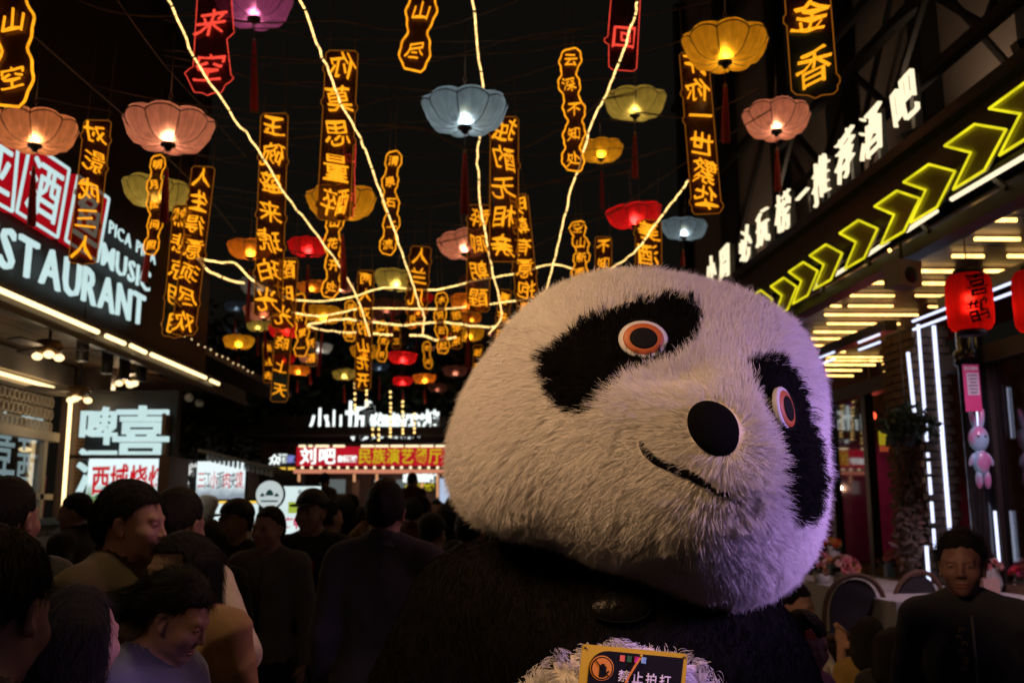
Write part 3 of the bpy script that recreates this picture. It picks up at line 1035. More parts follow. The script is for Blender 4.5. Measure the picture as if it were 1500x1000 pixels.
    # reflection of the beer sign in the glass, built as mirrored glowing characters
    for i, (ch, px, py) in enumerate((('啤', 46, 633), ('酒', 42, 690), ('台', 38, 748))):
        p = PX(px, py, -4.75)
        obj('character', glyph(ch, 0.012, 0.004), glow('sign_reflection', (0.62, 0.8, 0.8), 0.72) if 'sign_reflection' not in bpy.data.materials else bpy.data.materials['sign_reflection'], b, loc=lp(p), rot=frame_of((1, 0, 0)).to_euler(), scale=(-0.50, 0.3, 0.40))
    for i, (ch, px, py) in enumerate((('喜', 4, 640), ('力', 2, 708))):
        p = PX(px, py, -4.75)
        obj('character', glyph(ch, 0.012, 0.004), bpy.data.materials['sign_reflection'], b, loc=lp(p), rot=frame_of((1, 0, 0)).to_euler(), scale=(-0.5, 0.3, 0.5))
    # inside glow spots
    for px, py in ((37, 658), (59, 646), (18, 620)):
        part('pendant_bulb', E_dot, lambda q: q.ball(lp(PX(px, py, -5.4)), (0.06, 0.09, 0.03), 12, 8))
    part('poster', mat('red_poster', (0.45, 0.02, 0.04), rough=0.5), lambda q: q.box(lp(PX(54, 732, -5.0)), (0.01, 0.32, 0.52)))
    return b
rest = left_side()

def restaurant_sign():
    t = thing('restaurant_sign', 'pale lit lettering RESTAURANT and MUSIC with red square panels on the dark fascia', 'sign', (-3.66, 6.74, 3.4))
    t.rotation_euler = (0, 0, math.pi / 2)             # local +x runs down the alley, local -y faces it
    lx = lambda w: (w.y - 6.74, w.z - 3.4)
    a = lx(PX(-4, 389, -3.64)); e = lx(PX(208, 477, -3.64))
    # lettering, each letter a part
    txt = 'RESTAURANT'
    sz = 0.43
    ws = [glyph(c, 0.004, 0.03)['w'] for c in txt]
    vis = ws[2:]
    gap = 0.13
    tot = sum(vis) + gap * (len(vis) - 1)
    k = (e[0] - a[0]) / (tot * sz)
    x = a[0] - (ws[0] + ws[1] + 2 * gap) * sz * k
    for c in txt:
        w = glyph(c, 0.004, 0.03)['w'] * sz * k
        f = min(1.0, max(0.0, (x + w / 2 - a[0]) / (e[0] - a[0])))
        obj('letter', glyph(c, 0.004, 0.03), E_face, t, loc=(x + w / 2, -0.03, a[1] + (e[1] - a[1]) * f + 0.36 * sz), scale=(sz * k, sz, sz))
        x += w + gap * sz * k
    for txt, p0, p1, hgt in (('PICA PICA', (158, 341), (226, 388), 0.125), ('MUSIC', (147, 387), (217, 428), 0.215)):
        a, e = lx(PX(*p0, -3.64)), lx(PX(*p1, -3.64))
        ws = [0.3 if c == ' ' else glyph(c, 0.003, 0.03)['w'] for c in txt]
        gap = 0.14
        tot = sum(ws) + gap * (len(ws) - 1)
        sz = hgt / 0.73
        k = (e[0] - a[0]) / (tot * sz)
        x = a[0]
        for c, w in zip(txt, ws):
            w *= sz * k
            f = (x + w / 2 - a[0]) / (e[0] - a[0])
            if c != ' ':
                obj('letter', glyph(c, 0.003, 0.03), E_face, t, loc=(x + w / 2, -0.03, a[1] + (e[1] - a[1]) * f + 0.36 * sz), scale=(sz * k, sz, sz))
            x += w + gap * sz * k
    m_red = glow('red_panel', (0.42, 0.004, 0.010), 0.8, False, 0.12, 3)
    quads = [('亚', [(-62, 268), (-34, 172), (27, 213), (18, 312)]), ('酒', [(22, 311), (43, 207), (102, 247), (84, 350)]), ('鱼', [(94, 353), (113, 255), (160, 290), (143, 385)])]
    for ch, q in quads:
        pts = [lx(PX(x_, y_, -3.62)) for x_, y_ in q]
        pan = MB().prism([(p[0], p[1]) for p in pts], (0, -0.035, 0), (1, 0, 0), (0, 0, 1), (0, -1, 0), 0.05).build('red_panel', m_red, t)
        mb = MB()
        c3 = [Vector((p[0], -0.045, p[1])) for p in pts]
        cx = sum((p for p in c3), Vector()) / 4
        ins = [p + (cx - p) * 0.035 for p in c3]
        for p0, p1 in zip(ins, ins[1:] + ins[:1]):
            mb.bar(p0, p1, 0.02, 0.016, (0, -1, 0))
        mb.build('border', E_face, pan)
        me = glyph(ch, 0.004, 0.02).copy()
        n = len(me.vertices); co = np.empty(n * 3, dtype=np.float32); me.vertices.foreach_get('co', co); co = co.reshape(-1, 3)
        uu, vv = co[:, 0] * 0.80 + 0.5, co[:, 2] * 0.80 + 0.5
        q4 = np.array(pts)       # bl, tl, tr, br
        xy = ((1 - uu) * (1 - vv))[:, None] * q4[0] + ((1 - uu) * vv)[:, None] * q4[1] + (uu * vv)[:, None] * q4[2] + (uu * (1 - vv))[:, None] * q4[3]
        out = np.stack([xy[:, 0], -0.05 + co[:, 1] * 0.3, xy[:, 1]], 1)
        me.vertices.foreach_set('co', out.astype(np.float32).ravel()); me.update()
        obj('character', me, E_face, pan)
    return t
restaurant_sign()

M_chrome = mat('amber_glass', (0.25, 0.16, 0.08), rough=0.15, var=0.3, metal=0.4)
def ceiling_fan(px, py, t, w, label, yaw=0.3, drop=0.35):
    c = PT(px, py, t)
    f = thing('ceiling_fan', label, 'ceiling fan', c, yaw, 'ceiling fans under the left canopy')
    r = w / 2
    MB().lathe([(0.02, 0.06), (0.09, 0.05), (0.11, 0.0), (0.09, -0.05), (0.03, -0.07)], 18).build('motor', M_chrome, f)
    MB().tube([(0, 0, 0.05), (0, 0, drop)], 0.012, 8).build('rod', M_iron, f)
    for k in range(3):
        a = 2 * math.pi * k / 3
        M = Matrix.Rotation(a, 3, 'Z') @ Matrix.Rotation(R(8), 3, 'X')
        mb = MB()
        mb.prism([(0.10, -0.03), (r * 0.6, -0.075), (r * 0.97, -0.06), (r, 0.0), (r * 0.95, 0.05), (0.10, 0.03)], (0, 0, 0), M @ Vector((1, 0, 0)), M @ Vector((0, 1, 0)), M @ Vector((0, 0, 1)), 0.012)
        mb.build('blade', M_woodk, f)
    for a in (0.6, 2.7, 4.8):
        MB().ball((0.09 * math.cos(a), 0.09 * math.sin(a), -0.075), (0.04, 0.04, 0.03), 12, 8).build('bulb', E_dot, f)
    lamp('fan_lamp', 'POINT', (0, 0, -0.14), 5, (1.0, 0.72, 0.42), f, 0.06)
    return f
ceiling_fan(72, 508, 7.6, 0.9, 'brass ceiling fan with lit bulbs nearest the restaurant sign', 0.4, 0.3)
ceiling_fan(188, 552, 10.2, 0.9, 'brass ceiling fan with one bright bulb under the far end of the canopy', 1.1, 0.35)
ceiling_fan(115, 574, 9.2, 1.1, 'dark bladed ceiling fan above the slatted end wall', 0.05, 0.45)
def downlight(px, py, t, label):
    c = PT(px, py, t)
    d = thing('spotlight', label, 'spotlight', c, group='black cylinder spotlights under the left canopy')
    MB().lathe([(0.05, -0.17), (0.052, -0.165), (0.052, 0.17), (0.03, 0.18)], 18).build('housing', M_board, d)
    MB().lathe([(0.044, -0.002), (0.044, 0.002)], 16, (0, 0, -0.172)).build('lens', mat('spot_lens', (0.6, 0.62, 0.62), rough=0.2) if 'spot_lens' not in bpy.data.materials else bpy.data.materials['spot_lens'], d)
    MB().tube([(0, 0, 0.17), (0, 0, 0.42)], 0.008, 6).build('stem', M_iron, d)
for px, py, t, lb in ((122, 500, 8.2, 'black cylinder spotlight beside the brass fan under the left canopy'), (158, 520, 8.8, 'black cylinder spotlight with pale lens left of the far fan'), (208, 534, 9.8, 'black cylinder spotlight just right of the far fan'), (183, 530, 9.3, 'black cylinder spotlight partly behind the far fan')):
    downlight(px, py, t, lb)
for px, py, t, lb in ((277, 582, 11.5, 'small white globe lamp under the canopy end'), (292, 590, 11.9, 'small white globe lamp lowest under the canopy end')):
    g = thing('globe_lamp', lb, 'lamp', PT(px, py, t), group='small globe lamps at the canopy end')
    MB().ball((0, 0, 0), 0.055, 14, 10).build('globe', M_white, g)
    MB().tube([(0, 0, 0.05), (0, 0, 0.4)], 0.006, 6).build('stem', M_iron, g)

# ------------------------------------------------------------------ beer sign and food stalls
def beer_sign():
    t_ = 9.4
    s = t_ / FPX
    c = PT(185, 640, t_)
    b = thing('beer_sign', 'large white lit characters facing the camera on a dark frame above the barbecue stall', 'sign', (c.x, c.y, 0))
    m_side = mat('sign_return', (0.16, 0.09, 0.05), rough=0.6)
    rel = lambda p: Vector((p.x - c.x, p.y - c.y, p.z))
    MB().box((0.0, 0.16, 1.9), (0.9, 0.12, 1.9)).build('frame', M_board, b)
    for x in (-0.4, 0.4):
        MB().box((x, 0.2, 0.5), (0.06, 0.06, 1.0)).build('post', M_iron, b)
    for ch, px, py, w, h in (('喜', 207, 633, 86, 80), ('啤', 144, 624, 58, 58), ('酒', 141, 692, 58, 74)):
        q = obj('character', glyph(ch, 0.018, 0.07), E_face, b, loc=rel(PT(px, py, t_)), scale=(w * s, 0.35, h * s))
    for (px, py, h) in ((243, 622, 32), (244, 655, 26)):
        MB().box(rel(PT(px, py, t_ + 0.05)), (0.035, 0.14, h * s)).build('return_side', m_side, b)
    return b
beer_sign()

def menu_board(parent, c, w, h, m, th=0.05):
    return MB().box(c, (w, th, h)).build('sign_board', m, parent)
def gradient_board(name, top, bot, st):
    """printed lightbox film: sky over green"""
    m, nt, out = _nt(name)
    tc = nt.nodes.new('ShaderNodeTexCoord'); sx = nt.nodes.new('ShaderNodeSeparateXYZ')
    nt.links.new(tc.outputs['Generated'], sx.inputs[0])
    nz = nt.nodes.new('ShaderNodeTexNoise'); nz.inputs['Scale'].default_value = 5; nz.inputs['Detail'].default_value = 4
    nt.links.new(tc.outputs['Generated'], nz.inputs['Vector'])
    ad = nt.nodes.new('ShaderNodeMath'); ad.operation = 'MULTIPLY_ADD'; ad.inputs[1].default_value = 0.35
    nt.links.new(nz.outputs['Fac'], ad.inputs[0]); nt.links.new(sx.outputs[2], ad.inputs[2])
    rp = nt.nodes.new('ShaderNodeValToRGB')
    rp.color_ramp.elements[0].position = 0.28; rp.color_ramp.elements[0].color = tuple(bot) + (1,)
    rp.color_ramp.elements[1].position = 0.62; rp.color_ramp.elements[1].color = tuple(top) + (1,)
    nt.links.new(ad.outputs[0], rp.inputs[0])
    e = nt.nodes.new('ShaderNodeEmission'); e.inputs[1].default_value = st
    nt.links.new(rp.outputs[0], e.inputs[0]); nt.links.new(e.outputs[0], out.inputs[0])
    m.cycles.emission_sampling = 'AUTO'
    return m
E_redtxt = glow('red_print_lit', (0.62, 0.012, 0.02), 0.9)
E_whttxt = glow('white_print_lit', (0.85, 0.88, 0.86), 0.8)
E_greytxt = glow('grey_print_lit', (0.16, 0.18, 0.2), 0.7)
E_lit = glow('lightbox', (0.66, 0.80, 0.80), 1.05, True, 0.10, 2)
E_stallyel = glow('yellow_strip', (1.0, 0.62, 0.08), 1.1)

def stall_one():
    t_ = 8.3; s = t_ / FPX
    c = PT(190, 702, t_)
    b = thing('food_stall', 'barbecue stall with red characters on a pale landscape lightbox', 'stall', (c.x, c.y, 0))
    rel = lambda px, py, dt=0: Vector((PT(px, py, t_ + dt).x - c.x, PT(px, py, t_ + dt).y - c.y, PT(px, py, t_ + dt).z))
    sb = menu_board(b, rel(189, 702), 117 * s, 60 * s, gradient_board('landscape_film', (0.62, 0.74, 0.78), (0.12, 0.22, 0.10), 1.35))
    for i, ch in enumerate('西域烧烤'):
        o = obj('character', glyph(ch, 0.010, 0.02, 0.3), E_redtxt, sb, loc=rel(150 + i * 27.5, 703) + Vector((0, -0.04, 0)), scale=(27 * s, 0.3, 46 * s))
        o2 = obj('character', glyph(ch, 0.045, 0.01, 0.3), E_whttxt, sb, loc=rel(150 + i * 27.5, 703) + Vector((0, -0.030, 0)), scale=(27 * s, 0.3, 46 * s))
    MB().box(rel(254, 702, 0.15), (16 * s, 0.5, 64 * s)).build('sign_side', M_wood, b)
    MB().box(rel(192, 737), (126 * s, 0.05, 0.03)).build('yellow_strip', E_stallyel, b)
    for px in (134, 262):
        p = rel(px, 760)
        MB().box((p.x, p.y, 0.75), (0.05, 0.05, 1.5)).build('post', M_brown, b)
    p = rel(133, 775)
    MB().tube([(p.x + 0.015, p.y - 0.03, 1.35), (p.x + 0.015, p.y - 0.03, 1.72)], 0.016, 8).build('yellow_tube', E_stallyel, b)
    MB().box(rel(195, 760, 0.55) + Vector((0, 0.25, -0.9)), (0.8, 0.5, 0.9)).build('counter', M_cream, b)
    MB().box(rel(195, 672, 0.35), (135 * s, 0.8, 0.03)).build('roof', M_brown, b)
    return b
stall_one()
def stall_two():
    t_ = 9.6; s = t_ / FPX
    c = PT(310, 702, t_)
    b = thing('food_stall', 'noodle stall with white painted panel, striped awning and a lit serving hatch', 'stall', (c.x, c.y, 0))
    rel = lambda px, py, dt=0: Vector((PT(px, py, t_ + dt).x - c.x, PT(px, py, t_ + dt).y - c.y, PT(px, py, t_ + dt).z))
    bk = menu_board(b, rel(307, 702), 106 * s, 60 * s, M_board)
    for (x, y, h) in ((262, 690, 9), (262, 700, 9), (262, 710, 9), (281, 688, 20), (271, 712, 16), (262, 724, 16), (274, 724, 14)):
        o = obj('character', glyph('味香面鲜烤肉串'[int(x + y) % 7], 0.03, 0.01), E_whttxt, bk, loc=rel(x, y) + Vector((0, -0.04, 0)), scale=(h * s, 0.3, h * s))
    mw = gradient_board('ink_wash_film', (0.66, 0.76, 0.78), (0.20, 0.24, 0.28), 1.3)
    pl = MB().box(rel(325, 703) + Vector((0, -0.035, 0)), (70 * s, 0.02, 54 * s)).build('white_panel', mw, b)
    for i, ch in enumerate('三江小面肉夹馍'):
        o = obj('character', glyph(ch, 0.004, 0.008, 0.8), E_greytxt if i % 2 else E_redtxt, pl, loc=rel(297 + i * 9.3, 703) + Vector((0, -0.055, 0)), scale=(11 * s, 0.3, 26 * s))
    MB().box(rel(372, 703) + Vector((0, -0.02, 0)), (16 * s, 0.02, 50 * s)).build('side_panel', mat('food_print', (0.12, 0.06, 0.05), rough=0.5, var=0.8, scale=25), b)
    # awning of rounded scallops
    aw = MB()
    for k in range(15):
        p = rel(306 + k * 6.6, 668 + k * 1.6)
        aw.lathe([(0.020, -0.05), (0.022, 0.0), (0.02, 0.04), (0.012, 0.05)], 8, p)
    tag(aw.build('awning_edge', M_white, b), kind='stuff')
    MB().bar(rel(300, 661), rel(410, 688), 0.5, 0.03).build('awning', mat('grey_canvas', (0.22, 0.22, 0.22), rough=0.8), b)
    MB().box(rel(340, 735), (160 * s, 0.05, 0.022)).build('yellow_strip', E_stallyel, b)
    MB().box(rel(330, 772, 0.7), (100 * s, 0.04, 74 * s)).build('lit_back', E_lit, b)
    for px in (283, 366):
        p = rel(px, 760)
        MB().box((p.x, p.y, 0.8), (0.06, 0.06, 1.72)).build('post', M_cream, b)
    p = rel(320, 800)
    MB().box((p.x, p.y, 0.62), (0.7, 0.5, 1.24)).build('counter', M_brown, b)
    for k in range(9):
        MB().ball(rel(307 + k * 7, 772) + Vector((0, 0.05, 0)), 0.022, 8, 6).build('jar', [mat('red_jar', (0.5, 0.05, 0.02)), mat('yellow_jar', (0.5, 0.35, 0.03)), mat('green_jar', (0.1, 0.3, 0.05))][k % 3] if k < 3 else bpy.data.materials[['red_jar', 'yellow_jar', 'green_jar'][k % 3]], b)
    return b
stall_two()
def screens():
    t_ = 7.4; s = t_ / FPX
    c = PT(396, 724, t_)
    r = thing('round_sign', 'round white sign with three dark green crowns in front of the noodle stall', 'sign', c)
    Rx = Matrix.Rotation(R(90), 3, 'X')
    MB().lathe([(0.112, -0.02), (0.118, 0), (0.112, 0.02)], 36, M=Rx).build('rim', M_board, r)
    MB().lathe([(0.106, -0.001), (0.106, 0.001)], 36, (0, -0.022, 0), Rx).build('face', glow('round_face', (0.60, 0.68, 0.68), 0.85), r)
    m_g = glow('green_print_lit', (0.02, 0.08, 0.06), 0.5)
    for (x, y, k) in ((0, 0.005, 0.032), (-0.055, -0.008, 0.018), (0.055, -0.008, 0.018)):
        MB().prism([(x - k, y - k * 0.4), (x + k, y - k * 0.4), (x + k * 0.8, y + k * 0.4), (x + k * 0.3, y + k), (x - k * 0.3, y + k), (x - k * 0.8, y + k * 0.4)], (0, -0.026, 0), (1, 0, 0), (0, 0, 1), (0, -1, 0), 0.002).build('emblem', m_g, r)
    MB().box((0, -0.0245, -0.05), (0.13, 0.002, 0.012)).build('text_line', m_g, r)
    MB().tube([(0, 0.02, -0.1), (0, 0.02, -c.z)], 0.014, 8).build('pole', M_iron, r)
    t_ = 8.0; s = t_ / FPX
    c = PT(436, 760, t_)
    b = thing('menu_screen', 'bright menu screen with green blocks and pink characters behind the men', 'screen', c)
    MB().box((0, 0.02, 0), (70 * s, 0.05, 100 * s)).build('casing', M_board, b)
    MB().box((0, -0.01, 0), (66 * s, 0.01, 95 * s)).build('display', E_lit, b)
    m_gr = glow('green_pixels', (0.42, 0.55, 0.06), 0.8); m_pk = glow('pink_pixels', (0.7, 0.02, 0.12), 0.8)
    for (px, py, w, h) in ((432, 743, 18, 16), (460, 748, 10, 9), (418, 790, 16, 14)):
        p = PT(px, py, t_) - c
        MB().box(p + Vector((0, -0.018, 0)), (w * s, 0.004, h * s)).build('picture_block', m_gr, b)
    for i, ch in enumerate('烤鸭'):
        obj('character', glyph(ch, 0.03, 0.01), m_pk, b, loc=PT(420 + i * 20, 766, t_) - c + Vector((0, -0.02, 0)), scale=(20 * s, 0.2, 17 * s))
    for i, ch in enumerate('美食天地'):
        obj('character', glyph(ch, 0.01, 0.01), E_greytxt, b, loc=PT(440 + i * 7, 720, t_) - c + Vector((0, -0.02, 0)), scale=(7 * s, 0.2, 7 * s))
    MB().box((0, 0.03, -c.z / 2 - 0.2), (0.08, 0.05, c.z - 0.4)).build('stand', M_iron, b)
screens()

# ------------------------------------------------------------------ the far end of the alley
def far_end():
    t_ = 23.0; s = t_ / FPX
    c = PT(555, 690, t_)
    b = thing('far_restaurant', 'restaurant across the end of the alley with long red lightbox and bulb rows', 'building', (c.x, c.y, 0))
    rel = lambda px, py, dt=0: Vector((PT(px, py, t_ + dt).x - c.x, PT(px, py, t_ + dt).y - c.y, PT(px, py, t_ + dt).z))
    MB().box((1.5, 2.6, 2.1), (10, 0.3, 4.2)).build('back_wall', M_brown, b)
    MB().box((1.5, 1.2, 3.55), (10, 3.0, 0.2)).build('roof', M_board, b)
    m_red = glow('far_red_panel', (0.60, 0.01, 0.025), 0.75, True, 0.15, 1)
    sb = MB().box(rel(560, 668), (250 * s, 0.12, 28 * s)).build('sign_board', m_red, b)
    E_fy = glow('far_yellow', (0.62, 0.50, 0.01), 0.95); E_fw = glow('far_white', (0.85, 0.95, 0.92), 1.5)
    for i, ch in enumerate('民族演艺餐厅'):
        obj('character', glyph(ch, 0.012, 0.02), E_fy, sb, loc=rel(535.5 + i * 20.5, 668) + Vector((0, -0.09, 0)), scale=(20 * s, 0.5, 24 * s))
    for i, (ch, px, w) in enumerate((('刘', 453, 25), ('吧', 480, 26))):
        obj('character', glyph(ch, 0.022, 0.02), E_fw, sb, loc=rel(px, 668) + Vector((0, -0.09, 0)), scale=(w * s, 0.5, 25 * s))
    for i, ch in enumerate('音乐酒馆'):
        obj('character', glyph(ch, 0.03, 0.02), E_fw, sb, loc=rel(499 + i * 7, 672) + Vector((0, -0.09, 0)), scale=(7.5 * s, 0.5, 10 * s))
    E_bar = glow('far_light_bar', (1.0, 0.82, 0.5), 1.6)
    for (x0, x1) in ((462, 482), (488, 505), (529, 548), (550, 569), (572, 591), (594, 614), (616, 635), (638, 660), (438, 448), (452, 458)):
        MB().tube([rel(x0, 653, -0.15), rel(x1, 653, -0.15)], 0.028, 6).build('light_bar', E_bar, b)
    for k in range(18):
        MB().ball(rel(443 + k * 13.2, 684.5, -0.15), 0.035, 8, 6).build('bulb', E_bar, b)
    MB().box(rel(556, 690, -0.1), (250 * s, 0.08, 0.09)).build('pink_band', glow('pink_band', (0.72, 0.26, 0.15), 0.9), b)
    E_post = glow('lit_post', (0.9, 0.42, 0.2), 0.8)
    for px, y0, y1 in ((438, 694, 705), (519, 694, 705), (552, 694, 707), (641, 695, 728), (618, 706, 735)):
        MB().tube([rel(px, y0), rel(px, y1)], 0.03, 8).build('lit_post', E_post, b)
    for px in (436, 520, 600, 680):
        MB().box((rel(px, 700).x, 0.2, 1.2), (0.15, 0.15, 2.4)).build('post', M_brown, b)
    for i, ch in enumerate('家常菜馆'):
        obj('character', glyph(ch, 0.05, 0.02), E_fw, b, loc=rel(597 + i * 13, 700, 0.5), scale=(14 * s, 0.5, 13 * s))
    for i, ch in enumerate('火锅烧烤'):
        obj('character', glyph(ch, 0.05, 0.02), E_fy, b, loc=rel(598 + i * 11, 713, 0.5), scale=(11 * s, 0.5, 10 * s))
    MB().box(rel(652, 718, 0.4), (16 * s, 0.1, 36 * s)).build('lit_panel', glow('blue_white_panel', (0.5, 0.6, 0.8), 0.9), b)
    for px, w in ((487, 40), (560, 26), (590, 20)):
        MB().box(rel(px, 712, 1.6), (w * s, 0.05, 22 * s)).build('lit_window', glow('dim_window', (0.30, 0.34, 0.34), 0.35) if 'dim_window' not in bpy.data.materials else bpy.data.materials['dim_window'], b)
    lamp('front_lamp', 'POINT', (0.2, -0.8, 2.2), 60, (1.0, 0.55, 0.35), b, 0.06)
    # white characters on the roof
    u = thing('rooftop_sign', 'white lit characters on the dark roof of the far restaurant', 'sign', PT(550, 640, t_ + 0.5))
    base = PT(550, 640, t_ + 0.5)
    for ch, px, py, w in (('小', 468, 622, 30), ('山', 489, 622, 26), ('城', 527, 620, 42), ('你', 557, 627, 26), ('味', 572, 627, 26), ('湘', 592, 628, 26), ('菜', 614, 627, 24), ('馆', 633, 618, 20)):
        obj('character', glyph(ch, 0.03 if px > 550 else 0.015, 0.02), E_fw, u, loc=PT(px, py - 4, t_ + 0.5) - base, scale=(w * s * 1.12, 0.5, w * s * 1.5))
    MB().box((0, 0.1, -0.42), (3.4, 0.08, 0.06)).build('rail', M_iron, u)
    # far left little sign
    v = thing('far_shop_sign', 'small white and blue lit characters left of the long red lightbox', 'sign', PT(412, 672, t_))
    base = PT(412, 672, t_)
    for ch, px, py, w, m in (('众', 402, 673, 16, E_fw), ('酒', 414, 671, 14, E_fw), ('家', 426, 672, 12, glow('blue_print_lit', (0.3, 0.35, 0.9), 0.8))):
        obj('character', glyph(ch, 0.02, 0.02), m, v, loc=PT(px, py, t_) - base, scale=(w * s, 0.5, w * s))
    MB().box((0, 0.25, -base.z / 2), (1.0, 0.3, base.z)).build('wall', M_board, v)
    for k, (x0, x1) in enumerate(((400, 406), (410, 418), (422, 432))):
        MB().tube([PT(x0, 686, t_) - base, PT(x1, 686, t_) - base], 0.03, 6).build('light_bar', E_stallyel, v)
far_end()
M_leaf = mat('dark_leaves', (0.045, 0.07, 0.03), rough=0.6, var=0.5, scale=5)
M_bark = mat('bark', (0.09, 0.065, 0.045), rough=0.9, var=0.4, bump=0.5)
for i, (px, py, t, r) in enumerate(((340, 585, 27, 2.6), (450, 560, 28, 2.4), (560, 575, 29, 2.8), (665, 560, 27.5, 2.6), (250, 600, 26, 2.2))):
    c = PT(px, py, t)
    tr = thing('tree', ('leafy tree in the dark behind the noodle stall', 'leafy tree in the dark above the small white sign', 'leafy tree in the dark above the long red lightbox', 'leafy tree in the dark just left of the panda head', 'leafy tree in the dark behind the beer sign')[i], 'tree', (c.x, c.y, 0), group='dark trees beyond the alley end')
    tag(leaf_cloud(2600, (0, 0, c.z), (r, r, r * 0.8), 0.16, i).build('crown', M_leaf, tr), kind='stuff')
    tk = MB().tube([(0, 0, 0), (0.1, 0, 1.5), (0.0, 0.1, c.z - 1.0), (0.1, 0, c.z)], [0.2, 0.17, 0.13, 0.05], 9)
    for k in range(6):
        a = k * 1.05
        tk.tube([(0.03, 0.05, c.z - 1.4 + 0.1 * k), (r * 0.3 * math.cos(a), r * 0.3 * math.sin(a), c.z - 0.4), (r * 0.65 * math.cos(a), r * 0.65 * math.sin(a), c.z + 0.5)], [0.08, 0.05, 0.02], 6)
    tk.build('trunk', M_bark, tr)
# ------------------------------------------------------------------ the panda costume
M_fur_w = fur_mat('white_fur', (0.72, 0.71, 0.71))
M_fur_k = fur_mat('black_fur', (0.0016, 0.0015, 0.0015), rough=0.9, transl=0.0)
M_fur_k.node_tree.nodes['Principled BSDF'].inputs['Specular IOR Level'].default_value = 0.08
M_hide_w = mat('fur_backing_white', (0.60, 0.56, 0.52), rough=0.95, var=0.15, scale=30)
M_hide_k = mat('black_plush', (0.004, 0.0038, 0.0038), rough=0.95, var=0.3, scale=60, bump=0.4, bscale=220, spec=0.05)
M_nose = mat('black_felt', (0.003, 0.003, 0.003), rough=0.95, var=0.3, scale=90, bump=0.25, bscale=400, spec=0.03)
M_eye_w = mat('eye_white_vinyl', (0.36, 0.37, 0.40), rough=0.6, var=0.22, scale=70, bump=0.08, bscale=90)
M_eye_o = mat('eye_orange_vinyl', (0.27, 0.060, 0.006), rough=0.55, var=0.12, scale=30)
M_eye_k = mat('eye_black_vinyl', (0.004, 0.004, 0.004), rough=0.8, spec=0.1, var=0.2)

